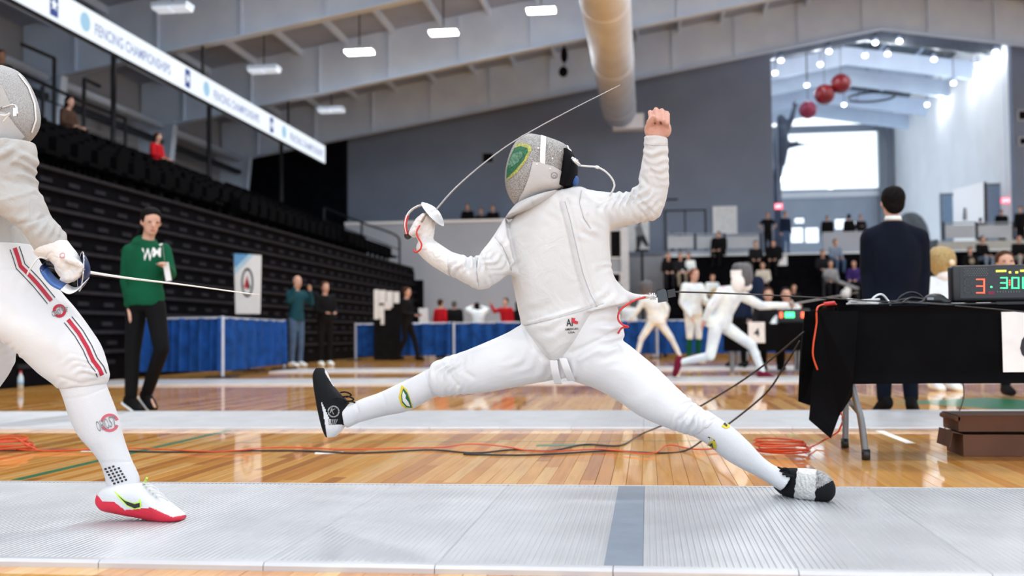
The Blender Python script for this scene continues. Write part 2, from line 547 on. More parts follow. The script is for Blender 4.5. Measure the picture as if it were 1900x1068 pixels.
# girders with flanges and stiffeners
for g, gy in enumerate(GIRD):
    gr = empty('roof_girder', cat='roof girder', label=['deep white roof girder against the rear wall', 'white roof girder behind the three lit lamps',
        'third white roof girder from the rear wall', 'fourth white roof girder from the rear wall', 'fifth white roof girder from the rear wall',
        'sixth white roof girder from the rear wall', 'white roof girder above the camera'][g])
    web = MB(); fl = MB()
    for xa, xb in ((XL + .1, RIDGE), (RIDGE, XR)):
        za, zc = zb(xa), zb(xb)
        web.hexa([(xa, gy - .02, za), (xb, gy - .02, zc), (xb, gy + .02, zc), (xa, gy + .02, za)],
                 [(xa, gy - .02, za + WEB - .01), (xb, gy - .02, zc + WEB - .01), (xb, gy + .02, zc + WEB - .01), (xa, gy + .02, za + WEB - .01)])
        fl.hexa([(xa, gy - .16, za - .04), (xb, gy - .16, zc - .04), (xb, gy + .16, zc - .04), (xa, gy + .16, za - .04)],
                [(xa, gy - .16, za), (xb, gy - .16, zc), (xb, gy + .16, zc), (xa, gy + .16, za)])
    web.build('web', MATS['steel_white'], gr); fl.build('flange', MATS['steel_white'], gr)
    if g < 3:
        for k in range(15):
            x = XL + 1.6 + k * 2.3
            MB().box((x - .03, gy - .11, zb(x) + .0), (x + .03, gy - .02, zb(x) + WEB - .05)).build('stiffener', MATS['steel_white'], gr)
# tapered wall columns on the left
for k, gy in enumerate(GIRD[:4]):
    cl = empty('frame_column', cat='column', label=['tapered white column nearest the rear wall on the left', 'tapered white column behind the middle of the lettered ribbon board',
        'tapered white column at the upper left edge', 'tapered white column left of the ribbon board start'][k])
    y0, y1 = gy - .03, gy + .03
    top = zb(XL + 1.6)
    MB().prism([(XL, y0, 0), (XL + .45, y0, 0), (XL + 1.25, y0, top), (XL, y0, top)], (0, .06, 0)).build('web', MATS['steel_white'], cl)
    MB().hexa([(XL + .45, gy - .16, 0), (XL + .5, gy - .16, 0), (XL + .5, gy + .16, 0), (XL + .45, gy + .16, 0)],
              [(XL + 1.25, gy - .16, top), (XL + 1.3, gy - .16, top), (XL + 1.3, gy + .16, top), (XL + 1.25, gy + .16, top)]).build('inner_flange', MATS['steel_white'], cl)
# horizontal pipes between the columns
for k, (ya, yb2) in enumerate(((20.3, 26.5), (27.1, 33.3), (33.9, 40.1))):
    g = empty('wall_beam', cat='beam', label=['pale horizontal wall beam at the upper left edge', 'pale horizontal wall beam under the first ribbon board lettering', 'pale horizontal wall beam beside the dark rear corner'][k])
    MB().tube([(XL + .9, ya, 7.55), (XL + .9, yb2, 7.55)], .13, 10).build('pipe', MATS['steel_white'], g, True)
    MB().box((XL + .78, ya, 6.95), (XL + 1.02, yb2, 7.1)).build('girt', MATS['dark_steel'], g)
    for yy in (ya + .1, yb2 - .1):
        MB().box((XL + .02, yy - .1, 7.43), (XL + .9, yy + .1, 7.67)).build('bracket', MATS['steel_white'], g)

# round fabric duct under the roof, ending at the rear wall
dx = P(1149, 200, 39.5); dl = PX(1125, 2, dx.x)
dz = P(1149, 205, 39.5).z
R_D = .62
duct = empty('air_duct', cat='duct', label='wide round pale air duct running under the roof to the rear wall')
MB().tube([(dx.x, -4, dz), (dx.x, 39.6, dz)], R_D, 28).build('duct_tube', MATS['duct_fabric'], duct, True)
MB().cbox((dx.x + .32, 39.9, dz - .38), (1.15, .6, .55)).build('end_box', MATS['duct_fabric'], duct)
for yy in (14, 20, 26, 32, 38):
    MB().tube([(dx.x, yy, dz), (dx.x, yy + .06, dz)], R_D + .012, 28).build('seam_band', MATS['duct_fabric'], duct, True)
for yy in (13.2, 20.0, 26.8, 33.6):
    MB().box((dx.x - .02, yy - .02, dz + R_D * .97), (dx.x + .02, yy + .02, zb(dx.x) + .01)).build('hanger', MATS['dark_steel'], duct)

# high bay lamps: housing, two lenses and the light they give
def lamp(x, y, z, label, power, lit=True, light=True):
    r = empty('high_bay_lamp', cat='lamp', label=label, group='high bay lamps under the roof')
    MB().box((x - .42, y - .22, z), (x + .42, y + .22, z + .1)).build('housing', MATS['steel_white'], r)
    top = zb(x) + WEB
    MB().box((x - .015, y - .015, z + .1), (x + .015, y + .015, top)).build('rod', MATS['dark_steel'], r)
    for s in (-1, 1):
        MB().box((x + s * .21 - .19, y - .2, z - .06), (x + s * .21 + .19, y + .2, z)).build('lens', MATS['lamp_lens' if lit else 'lamp_dim'], r)
    if light:
        ld = bpy.data.lights.new('lamp_light', 'AREA'); ld.shape = 'RECTANGLE'; ld.size = .8; ld.size_y = .4
        ld.energy = power; ld.color = (.95, .98, 1.0); ld.spread = math.radians(165)
        lo = bpy.data.objects.new('lamp_light', ld); col.objects.link(lo); lo.location = (x, y, z - .075); lo.parent = r
    return r
LAMP_W = 140
for k, (px, py) in enumerate(((667, 95), (823, 59), (1004, 18))):
    p = P(px, py, 31.0)
    lamp(p.x, p.y, p.z, ['leftmost of the three bright twin-lens lamps under the roof', 'middle of the three bright twin-lens lamps under the roof', 'bright twin-lens lamp nearest the round duct'][k], LAMP_W)
for k, (px, py, yy) in enumerate(((615, 205, 34.2), (490, 130, 28.3), (320, 15, 23.0))):
    p = P(px, py, yy)
    lamp(p.x, p.y, p.z, ['dim lamp above the far end of the ribbon board', 'dim lamp above the middle of the ribbon board', 'dim lamp above the near half of the ribbon board'][k], 0, False, False)
for y in (24.2, 16.6, 9.6, 2.6):
    for x in (-8.2, -3.0, 2.5, 8.67, 15, 22):
        lamp(x, y, zb(x) + .2, 'high bay lamp out of the picture above the hall', LAMP_W)
for x in (3.0, 8.67, 15, 22):
    lamp(x, 31.0, zb(x) + .2, 'high bay lamp out of the picture above the hall', LAMP_W)
# ------------------------------------------------------------------ retracted bleachers along the left side
mat('bleacher_black', (.003, .003, .0045), .9, 0, .3, 5, spec=.05)
mat('seat_black', (.0022, .0022, .003), .8, 0, .2, 10, spec=.03)
FX = -8.0; BY0, BY1 = 6.0, 37.9
bl = empty('retracted_bleachers', label='black retracted bleachers stacked as a wall along the left side', cat='bleachers')
ROW = .286
for k in range(10):
    z0 = .17 + k * ROW; xf = FX - .025 * k
    MB().box((xf - .5, BY0, z0 - .17 if k == 0 else z0), (xf - .06, BY1, z0 + ROW - .05)).build('fascia', MATS['bleacher_black'], bl)
    MB().box((xf - .5, BY0, z0 + ROW - .05), (xf, BY1 - .03 * k, z0 + ROW)).build('row_rail', MATS['rail_dull'], bl)
    d = MB()
    for q in range(42):
        y = 7.0 + q * .75 + .1 * (k % 2)
        if y > 37: break
        d.box((xf - .07, y, z0 + .07), (xf - .035, y + .3, z0 + .13))
    tag(d.build('folded_seat_edges', MATS['rail_dull'], bl), kind='stuff')
MB().box((FX - .6, BY1 - .02, 0), (FX + .02, BY1 + .25, 2.6)).build('end_panel', MATS['bleacher_black'], bl)
# upper stand: stepped deck with rows of folding seats
us = empty('upper_stand', label='black stepped upper stand above the retracted bleachers', cat='stand')
ztop = .17 + 10 * ROW
for k in range(6):
    x1 = FX - .3 - .92 * k; z = ztop - .12 + .40 * k
    MB().box((x1 - .92 if k < 5 else XL + .02, 6.0, 0 if k == 5 else z - .6), (x1, BY1 + .2, z)).build('step', MATS['bleacher_black'], us)
sm = MB()
sm.box((-.05, -.23, .42), (.03, .23, .82)); sm.box((.03, -.21, .40), (.36, .21, .47)); sm.box((-.02, -.24, 0), (.05, -.20, .44)); sm.box((-.02, .20, 0), (.05, .24, .44))
sm.box((.02, -.2, .5), (.16, .2, .76))
seat_me = sm.mesh('stadium_seat'); seat_me.materials.append(MATS['seat_black'])
rown = ['front', 'second', 'third', 'fourth', 'back']
for k in range(5):
    x = FX - .3 - .92 * k - .65; z = ztop - .12 + .40 * k
    for q in range(38):
        y = 13.5 + q * .62
        if y > 37: break
        if 21.5 < y < 22.7 or 30 < y < 31.1: continue
        o = mobj('stadium_seat', seat_me, None); o.location = (x, y, z)
        tag(o, 'black folding stadium seat in the %s row of the upper stand' % rown[k], 'seat', 'seats in the %s row of the upper stand' % rown[k])
# guard rails of the upper stand
def rail_thing(label, name, pts_posts, tops, r=.035, m='dark_steel', mids=()):
    g = empty(name, label=label, cat='railing')
    for a, b in pts_posts: MB().tube([a, b], r, 6).build('post', MATS[m], g)
    for t in tops: MB().tube(t, r * .9, 6).build('rail', MATS[m], g)
    for t in mids: MB().tube(t, r * .5, 6).build('mid_rail', MATS[m], g)
    return g
GX = FX - .3 - .92 * 5 - .2
zf = ztop - .12 + 2.0
def gp(px, py): return PX(px, py, GX)
posts = []
for px, py in ((79, 160), (101, 108), (156, 146), (233, 220)):
    t = gp(px, py); posts.append((Vector((GX, t.y, zf)), t))
rail_thing('black guard railing with tall posts behind the top left seats', 'guard_railing', posts,
           [[gp(30, 132), gp(160, 192)], [gp(160, 192), gp(233, 220)], [gp(101, 108), gp(40, 82)], [gp(156, 146), gp(185, 160)]],
           .045, mids=[[gp(30, 165), gp(233, 240)]])
for k, (px, pt, pb) in enumerate(((211, 100, 150), (388, 195, 342), (522, 270, 372))):
    a = PX(px, pt, GX + .05); b = Vector((a.x, a.y, zf))
    g = MB().tube([b, Vector((a.x, a.y, 8.3))], .07, 8).build('support_post', MATS['dark_steel'])
    tag(g, ['black post behind the ribbon board nearest the left edge', 'tall black post behind the first wall column', 'black post near the far end of the ribbon board'][k], 'post')
p0 = Vector((-10.6, 37.0, ztop + .9)); p1 = Vector((-8.9, 37.9, ztop + .1))
rail_thing('black curved end railing of the upper stand before the rear wall', 'end_railing',
           [((-11.6, 37.9, 4.2), (-11.6, 37.9, 5.3)), ((-10.2, 37.9, 3.7), (-10.2, 37.9, 4.7)), ((-8.8, 37.9, 2.9), (-8.8, 37.9, 4.0))],
           [smooth_path([(-11.6, 37.9, 5.3), (-10.2, 37.9, 4.72), (-9.2, 37.9, 4.35), (-8.85, 37.9, 4.15), (-8.8, 37.9, 3.9)], 4)], .04,
           mids=[[(-11.6, 37.9, 4.85), (-8.8, 37.9, 3.7)]])

# ------------------------------------------------------------------ ribbon board
mat('screen_white', (.03, .03, .03), .5, emit=(.86, .93, 1.0), estr=1.0, var=.01, spec=.1)
mat('screen_lilac', (.02, .02, .03), .5, emit=(.30, .36, .62), estr=.8, spec=.1)
mat('screen_navy', (.01, .01, .02), .5, emit=(.03, .08, .40), estr=.6, spec=.1)
mat('screen_sky', (.02, .02, .03), .5, emit=(.42, .70, .92), estr=.8, spec=.1)
RX = -11.4
fb_ = PX(602, 303, RX); ft_ = PX(603, 271, RX)
rz0, rz1, ry1 = fb_.z, ft_.z, (fb_.y + ft_.y) / 2
rbd = empty('ribbon_board', label='long white lit ribbon board with blue lettering high on the left', cat='display board')
MB().box((RX - .16, 10.0, rz0), (RX, ry1, rz1)).build('cabinet', MATS['grey_steel'], rbd)
MB().box((RX, 10.0, rz0 + .01), (RX + .02, ry1 - .01, rz1 - .01)).build('screen', MATS['screen_white'], rbd)
for yy in (13.2, 20, 26.8, 33.6):
    MB().box((RX - .1, yy - .03, rz1), (RX - .04, yy + .03, zb(RX) + .02)).build('hanger', MATS['dark_steel'], rbd)
zm = (rz0 + rz1) / 2; rh = rz1 - rz0
def ry(px):
    py = ((303 - .511 * (601.6 - px)) + (271 - .5645 * (603 - px))) / 2
    return PX(px, py, RX + .02).y
def star_disc(px, s, m):
    y = ry(px); a = MB(); n = 20
    a.prism([(RX + .021, y + s * rh * .5 * math.cos(2 * math.pi * i / n), zm + s * rh * .5 * math.sin(2 * math.pi * i / n)) for i in range(n)], (.006, 0, 0))
    a.build('round_emblem', MATS[m], rbd)
for icon, disc, t0, t1 in ((100, 158, 176, 316), (348, 383, 396, 481), (504, 527, 538, 599)):
    y = ry(icon); h = rh * .36
    MB().box((RX + .021, y - h * .62, zm - h), (RX + .027, y + h * .62, zm + h)).build('square_emblem', MATS['screen_navy'], rbd)
    a = MB(); pts = []
    for i in range(10):
        r_ = h * (.6 if i % 2 == 0 else .26); t = math.pi / 2 + i * math.pi / 5
        pts.append((RX + .028, y + r_ * math.cos(t), zm + r_ * math.sin(t)))
    a.prism(pts, (.004, 0, 0)); a.build('star', MATS['screen_white'], rbd)
    star_disc(disc, .62, 'screen_sky')
    ya, yb_ = ry(t0), ry(t1)
    text_obj('lettering', 'FENCING CHAMPIONSHIPS', (RX + .024, (ya + yb_) / 2, zm - rh * .05), (0, 1, 0), (0, 0, 1), yb_ - ya, rh * .40, MATS['screen_lilac'], rbd)

# ------------------------------------------------------------------ blue draped barriers
mat('drape_blue', (.008, .060, .26), .8, 0, .25, 5, spec=.15)
mat('post_white', (.55, .62, .75), .35, .4)
def drape(a, b, h, m, parent, folds=9, amp=.055, z0=.1, seed=0):
    a = Vector(a); b = Vector(b); t = (b - a); n = Vector((-t.y, t.x, 0)).normalized(); N = folds * 8
    rr = random.Random(seed); ph = [rr.uniform(-.9, .9) for _ in range(folds + 2)]
    vs = []; fs = []; zs = [z0, .35 * h, .7 * h, h - .05, h]
    for sgn in (1, -1):
        for zi, z in enumerate(zs):
            for i in range(N + 1):
                u = i / N; k = u * folds
                wv = math.sin(k * 2 * math.pi + ph[int(k)] * .6) * amp * (1.15 - .55 * zi / 4) + .5 * amp * math.sin(k * 3.1 + seed)
                p = a + t * u + n * (wv + sgn * .006); vs.append((p.x, p.y, z))
    M = N + 1
    for s in range(2):
        o = s * 5 * M
        for zi in range(4):
            for i in range(N):
                q = (o + zi * M + i, o + zi * M + i + 1, o + (zi + 1) * M + i + 1, o + (zi + 1) * M + i)
                fs.append(q if s == 0 else q[::-1])
    return MB().add(vs, fs).build('drape', MATS[m], parent, True)
def barrier(pa, pb, label, h=.92, seed=0, folds=9):
    g = empty('draped_barrier', label=label, cat='barrier', group='blue draped crowd barriers')
    pa = Vector(pa); pb = Vector(pb)
    drape(pa, pb, h, 'drape_blue', g, folds=folds, seed=seed)
    MB().tube([(pa.x, pa.y, h), (pb.x, pb.y, h)], .018, 8).build('top_rail', MATS['post_white'], g)
    MB().tube([(pa.x, pa.y, 0), (pa.x, pa.y, h + .03)], .028, 10).build('post', MATS['post_white'], g)
    MB().cbox((pa.x, pa.y, .01), (.4, .4, .02)).build('foot_plate', MATS['dark_steel'], g)
    MB().tube([(pb.x - .03, pb.y, .01), (pb.x - .03, pb.y, h + .03)], .024, 10).build('post', MATS['post_white'], g)
c1 = PZ(413, 700.5); c2 = PZ(527, 684); c0 = Vector((-7.92, c1.y + .1, 0))
barrier(c1, c0, 'blue draped barrier behind the person in the green hoodie', seed=1)
barrier(c2, c1 + Vector((-.02, .12, 0)), 'blue draped barrier in front of the white hanging banner', seed=2, folds=13)
b0 = PZ(660, 668); bw = 2.55; BCY = b0.y
for k in range(7):
    a = Vector((b0.x + k * bw, BCY, 0)); b = Vector((b0.x + (k + 1) * bw - .06, BCY, 0))
    barrier(a, b, ['rear blue draped barrier at its left end beside the bleachers', 'rear blue draped barrier behind the walking woman in black', 'rear blue draped barrier before the bent figure in white',
                   'rear blue draped barrier before the person with raised arms', 'rear blue draped barrier hidden behind the lunging fencer', 'rear blue draped barrier behind the far white fencer',
                   'rear blue draped barrier at its right end'][k], seed=k + 5, folds=8)

# white banner on a stand
mat('banner_white', (.78, .80, .82), .6, 0, .03, 3); mat('banner_blue', (.12, .33, .62), .6); mat('banner_pale', (.45, .66, .82), .6)
mat('ink_black', (.015, .015, .02), .6); mat('ink_red', (.55, .03, .05), .6); mat('ink_grey', (.22, .23, .25), .6); mat('paper_white', (.82, .84, .86), .7)
BNY = 19.0
bn = empty('hanging_banner', label='white banner with round emblem and blue corner before the black bleachers', cat='banner')
q = [P(434, 470, BNY), P(484, 473, BNY), P(482, 582, BNY), P(437, 582, BNY)]
MB().prism(q, (0, .03, 0)).build('panel', MATS['banner_white'], bn)
f_ = Vector((0, -.006, 0))
MB().prism([P(434, 470, BNY) + f_, P(462, 471.5, BNY) + f_, P(436, 497, BNY) + f_], (0, .004, 0)).build('blue_corner', MATS['banner_blue'], bn)
MB().prism([P(462, 471.5, BNY) + f_, P(472, 472, BNY) + f_, P(436, 509, BNY) + f_, P(436, 497, BNY) + f_], (0, .004, 0)).build('pale_band', MATS['banner_pale'], bn)
cc = P(459, 524, BNY) + f_; a = MB(); n = 28
for i in range(n):
    t0, t1 = 2 * math.pi * i / n, 2 * math.pi * (i + 1) / n
    f = lambda r1, r2, t: cc + Vector((r1 * math.cos(t), 0, r2 * math.sin(t)))
    a.hexa([f(.115, .27, t0), f(.115, .27, t1), f(.085, .225, t1), f(.085, .225, t0)], [x + Vector((0, .004, 0)) for x in (f(.115, .27, t0), f(.115, .27, t1), f(.085, .225, t1), f(.085, .225, t0))])
a.build('emblem_ring', MATS['ink_black'], bn)
MB().prism([cc + Vector(v) for v in ((-.07, 0, -.08), (.0, 0, .14), (.02, 0, .02), (.0, 0, -.12))], (0, .004, 0)).build('emblem_figure', MATS['ink_red'], bn)
MB().prism([cc + Vector(v) for v in ((.0, 0, .1), (.06, 0, -.1), (.02, 0, -.12), (.0, 0, -.05))], (0, .004, 0)).build('emblem_figure', MATS['ink_black'], bn)
sx = P(460, 530, BNY).x
MB().tube([(sx, BNY + .06, 0), (sx, BNY + .06, P(460, 470, BNY).z)], .02, 8).build('pole', MATS['dark_steel'], bn)
MB().cbox((sx, BNY + .06, .015), (.5, .4, .03)).build('base', MATS['dark_steel'], bn)

# white block poster on the bleacher end
LP = 26.6
lt = empty('block_poster', label='cluster of white blocks like large letters on the black bleachers above the barrier', cat='poster')
for k, (x0, y0, x1, y1) in enumerate(((694, 537, 702, 592), (703, 538, 715, 562), (717, 540, 728, 570), (730, 541, 740, 562), (703, 566, 712, 590), (713, 560, 724, 574), (706, 590, 712, 602))):
    A = P(x0, y1, LP); B = P(x1, y0, LP)
    MB().box((A.x, LP + .004 * k, A.z), (B.x, LP + .05, B.z)).build('block', MATS['paper_white'], lt)
A = P(692, 601, LP); B = P(742, 535, LP)
MB().box((A.x, LP + .06, 0), (B.x, LP + .09, B.z)).build('backing_board', MATS['black_matte'], lt)

# ------------------------------------------------------------------ balcony and details on the rear wall
BALY = 39.5
bx0 = P(640, 412, BALY).x; bx1 = P(1152, 412, BALY).x; bz = P(800, 409, BALY).z
bal = tag(MB().box((bx0, BALY, 0), (bx1, BALY + .25, bz - .1)).build('wall_balcony', MATS['wall_light']), kind='structure')
MB().box((bx0, BALY - .06, bz - .1), (bx1 + .1, BALY + .3, bz)).build('cap', MATS['wall_white'], bal)
MB().box((bx0, BALY + .25, bz - 1.0), (bx1, YB, bz - .85)).build('balcony_floor', MATS['wall_light'], bal)
def wall_panel(name, x0, y0, x1, y1, Y, m, th=.03, parent=None):
    A = P(x0, y1, Y); B = P(x1, y0, Y)
    return MB().box((A.x, Y - th, A.z), (B.x, Y, B.z)).build(name, MATS[m], parent)
def wall_thing(name, label, cat, x0, y0, x1, y1, Y, m, frame='grey_steel', th=.04):
    g = empty(name, label=label, cat=cat)
    wall_panel('pane', x0, y0, x1, y1, Y, m, th, g)
    A = P(x0, y1, Y); B = P(x1, y0, Y); f = .06
    for lo, hi in (((A.x - f, A.z - f), (A.x, B.z + f)), ((B.x, A.z - f), (B.x + f, B.z + f)), ((A.x, B.z), (B.x, B.z + f)), ((A.x, A.z - f), (B.x, A.z))):
        MB().box((lo[0], Y - th - .02, lo[1]), (hi[0], Y, hi[1])).build('frame', MATS[frame], g)
    return g
pw0 = P(1166, 473, 41.0); pw1 = P(1238, 473, 41.0)
lw = tag(MB().box((pw0.x, 41.0, 0), (pw1.x, 41.9, pw0.z)).build('wall_lower_ledge', MATS['wall_light']), kind='structure')
MB().box((pw0.x, 40.9, pw0.z), (pw1.x + .4, 41.95, pw0.z + .12)).build('cap', MATS['wall_grey'], lw)
mat('pillar_white', (.7, .73, .78), .8)
tag(MB().box((P(1153, 500, 39.3).x, 39.2, 0), (P(1167, 500, 39.3).x, 39.5, P(1160, 420, 39.3).z)).build('wall_pier', MATS['pillar_white']), kind='structure')
wall_thing('dark_window', 'dark window beside the white pier under the raised arm', 'window', 1133, 428, 1151, 477, BALY, 'black_matte', 'wall_white')
wall_thing('dark_window', 'small dark opening low beside the white pier', 'window', 1136, 508, 1150, 524, BALY, 'black_matte', 'wall_white')
dg = wall_thing('double_door', 'grey double door with dark frame on the rear wall', 'door', 1237, 391, 1307, 478, YB, 'wall_grey', 'dark_steel', .05)
wall_panel('leaf_gap', 1271, 391, 1272, 478, YB - .05, 'dark_steel', .01, dg)
wall_panel('door_sign', 1236, 368, 1258, 372, YB, 'dark_steel', .03, dg)
wall_thing('notice_board', 'blank white notice board right of the grey double door', 'board', 1326, 385, 1364, 432, YB, 'paper_white', 'wall_white')
wall_thing('wall_vent', 'small dark square vent on the rear wall left of the mask', 'vent', 896, 284, 915, 302, YB, 'black_matte', 'grey_steel')
wall_thing('wall_vent', 'black slatted vent at the right picture edge, upper one', 'vent', 1890, 206, 1915, 222, YB, 'black_matte', 'wall_light')
wall_thing('wall_vent', 'black slatted vent at the right picture edge, lower one', 'vent', 1892, 256, 1917, 268, YB, 'black_matte', 'wall_light')
po = empty('wall_poster', label='white poster with a dark-legged figure on the rear wall', cat='poster')
wall_panel('sheet', 1166, 404, 1204, 470, 40.95 + 1.0, 'paper_white', .03, po)
YP = 41.88
for poly in ([(1178, 420), (1190, 418), (1196, 436), (1181, 438)], [(1180, 438), (1196, 436), (1200, 446), (1204, 456), (1200, 458), (1190, 446), (1186, 464), (1181, 464)], [(1182, 408), (1189, 408), (1189, 418), (1182, 418)]):
    MB().prism([P(x, y, YP) for x, y in poly], (0, .03, 0)).build('figure', MATS['ink_black' if poly[0][1] == 438 else 'ink_grey'], po)
stp = P(1191, 465, 38.5)
st = empty('light_stand', label='tall thin black stand before the rear wall right of the pier', cat='stand')
MB().tube([(stp.x, 38.5, 0), (stp.x, 38.5, stp.z)], .05, 8).build('pole', MATS['dark_steel'], st)
MB().cbox((stp.x, 38.5, stp.z), (.5, .1, .1)).build('head', MATS['dark_steel'], st)
MB().cbox((stp.x, 38.5, .02), (.6, .6, .04)).build('base', MATS['dark_steel'], st)
# hanging speaker under the girder
hp = P(1047, 112, 39.0)
hs = empty('hanging_speaker', label='small black double loudspeaker hanging under the roof left of the duct', cat='speaker')
MB().tube([hp + Vector((0, 0, .45)), (hp.x, hp.y, zb(hp.x) + WEB)], .03, 6).build('rod', MATS['black_matte'], hs)
MB().ell(hp + Vector((0, 0, .2)), (.13, .14, .3)).build('upper_body', MATS['black_matte'], hs, True)
MB().tube([hp + Vector((0, 0, -.05)), hp + Vector((-.02, 0, -.3))], .02, 6).build('link', MATS['black_matte'], hs)
MB().ell(hp + Vector((-.04, 0, -.42)), (.17, .15, .2)).build('lower_body', MATS['black_matte'], hs, True)

# ------------------------------------------------------------------ bleachers under the tall opening
SB0, SR = 33.4, .70
sbx0 = P(1222, 600, SB0).x
SZ = [.41 * (k + 1) for k in range(8)]
sb = empty('rear_bleachers', label='black stepped bleachers full of spectators under the tall opening', cat='bleachers')
for k in range(8):
    y0 = SB0 + SR * k; x0 = sbx0 + (.0 if k < 5 else .25)
    MB().box((x0, y0, 0 if k == 7 else max(0, SZ[k] - .9)), (16, y0 + SR + (.06 if k == 7 else 0), SZ[k] - .05)).build('step', MATS['bleacher_black'], sb)
    MB().box((x0, y0 - .03, SZ[k] - .05), (16, y0 + .34, SZ[k])).build('bench_board', MATS['bleacher_black'], sb)
MZY = SB0 + SR * 8 + .06
def seat_at(px, k): 
    """place on bench k below a pixel column"""
    y = SB0 + SR * k + .16
    z = SZ[k]
    d = ray(px, 500); x = CAMP.x + d.x * (y / d.y)
    return Vector((x, y, z))
# mezzanine floor and its fronts
mz = tag(MB().box((sbx0 + .3, MZY, MEZ - .3), (16, YB + 22, MEZ)).build('floor_mezzanine', MATS['wall_white']), kind='structure')
def front(name, x0, x1, yt, yb, m='wall_light', Y=MZY + .05):
    A = P(x0, yb, Y); B = P(x1, yt, Y)
    return tag(MB().box((A.x, Y, MEZ - .3), (B.x, Y + .12, B.z)).build(name, MATS[m]), kind='structure')
front('wall_front_mezzanine', 1240, 1412, 463, 480)
front('wall_front_lobby', 1528, 1645, 428, 480, 'wall_light')
mat('wall_beige', (.52, .50, .46), .85)
front('wall_front_stand', 1742, 1935, 444, 490, 'wall_beige')
def fence(label, xs, yt, yb, Y, panel='glass_rail', tilt=0.0):
    g = empty('mezzanine_railing', label=label, cat='railing')
    for i, x in enumerate(xs):
        A = P(x, yb, Y); B = P(x, yt, Y)
        MB().box((A.x - .035, Y - .035, A.z), (A.x + .035, Y + .035, B.z)).build('post', MATS['dark_steel'], g)
        if i:
            C = P(xs[i - 1], yb, Y); D = P(xs[i - 1], yt, Y)
            MB().box((C.x, Y - .03, B.z - .05), (A.x, Y + .03, B.z)).build('rail', MATS['grey_steel'], g)
            if panel:
                MB().box((C.x + .06, Y - .008, C.z + .05), (A.x - .06, Y + .008, B.z - .1)).build('panel', MATS[panel], g)
    return g
fence('grey railing on the mezzanine before the double door', [1236, 1290, 1345, 1412], 432, 464, MZY + .11)
fence('panelled railing right of the suit above the beige wall', [1751, 1812, 1881], 411, 445, MZY + .11)
# white box and bag left on the benches
s = seat_at(1450, 6)
bxo = empty('white_box', label='white box standing on the black bench below the standing spectator', cat='box')
MB().cbox((s.x, s.y, s.z + .15), (.36, .3, .30)).build('body', MATS['paper_white'], bxo); MB().cbox((s.x, s.y, s.z + .315), (.38, .32, .03)).build('lid', MATS['paper_white'], bxo)
s = seat_at(1568, 3)
bg = empty('white_bag', label='white bag lying on the bench left of the suit', cat='bag')
me = remesh(MB().ell(s + Vector((0, 0, .16)), (.16, .14, .17)).ell(s + Vector((.08, 0, .3)), (.1, .1, .14)), .03, 2, 'body'); mobj('body', me, MATS['paper_white'], bg)
MB().tube(smooth_path([s + Vector((0, 0, .36)), s + Vector((.04, 0, .5)), s + Vector((.12, 0, .42))], 4), .012, 6).build('handle', MATS['paper_white'], bg)
s0 = P(1528, 512, 31.5); s1 = P(1592, 536, 30.5)
hr = empty('aisle_handrail', label='sloping grey handrail of the rear bleachers left of the suit', cat='railing')
MB().tube([s0, s1], .05, 8).build('rail', MATS['grey_steel'], hr, True)
for pp in (s0, s1): MB().tube([(pp.x, pp.y, 0), pp], .03, 6).build('post', MATS['dark_steel'], hr)

# ------------------------------------------------------------------ bright lobby behind the opening
LYB = 62.0; LXR = xo1 + .1; LXL = xo0 - 3.0
def wall_holes(name, x0, x1, z0, z1, Y, th, holes, m):
    xs = sorted(set([x0, x1] + [h[0] for h in holes] + [h[1] for h in holes])); zs = sorted(set([z0, z1] + [h[2] for h in holes] + [h[3] for h in holes]))
    a = MB()
    for i in range(len(xs) - 1):
        for j in range(len(zs) - 1):
            cx, cz = (xs[i] + xs[i + 1]) / 2, (zs[j] + zs[j + 1]) / 2
            if not any(h[0] < cx < h[1] and h[2] < cz < h[3] for h in holes):
                a.box((xs[i], Y, zs[j]), (xs[i + 1], Y + th, zs[j + 1]))
    return tag(a.build(name, MATS[m]), kind='structure')
def hole(x0, y0, x1, y1): 
    A = P(x0, y1, LYB); B = P(x1, y0, LYB); return (A.x, B.x, A.z, B.z)
big = hole(1444, 240, 1645, 354)
lowers = [hole(1467, 420, 1492, 451), hole(1494, 420, 1521, 451), hole(1474, 402, 1494, 415), hole(1549, 404, 1572, 426), hole(1582, 408, 1590, 424)]
wfar = wall_holes('wall_lobby_far', LXL, LXR + .4, MEZ, 12.2, LYB, .4, [big] + lowers, 'wall_light')
def win(n, h, nx, nz, m='wall_light'):
    g = tag(MB().box((h[0], LYB + .2, h[2]), (h[1], LYB + .21, h[3])).build('window_%d' % n, MATS['glass']), kind='structure')
    for i in range(nx + 1):
        x = h[0] + (h[1] - h[0]) * i / nx; MB().box((x - .04, LYB + .1, h[2]), (x + .04, LYB + .3, h[3])).build('mullion', MATS[m], g)
    for i in range(nz + 1):
        z = h[2] + (h[3] - h[2]) * i / nz; MB().box((h[0], LYB + .1, z - .04), (h[1], LYB + .3, z + .04)).build('transom', MATS[m], g)
win(1, big, 1, 1)
for k, h in enumerate(lowers): win(k + 2, h, 1, 1, 'grey_steel')
tag(MB().box((LXR, YB + .4, MEZ), (LXR + .4, LYB, 13)).build('wall_lobby_right', MATS['wall_white']), kind='structure')
tag(MB().box((LXL - .4, YB + .4, MEZ), (LXL, LYB, MEZ + .5)).build('wall_lobby_left', MATS['wall_white']), kind='structure')
# lower beam band of the far wall
tag(MB().box((LXL, LYB - .3, P(1540, 362, LYB).z - .12), (LXR, LYB, P(1540, 356, LYB).z)).build('trim_1', MATS['wall_white']), kind='structure')
tag(MB().box((LXR - .9, LYB - .6, MEZ), (LXR - .45, LYB - .1, 12.1)).build('trim_2', MATS['grey_steel']), kind='structure')
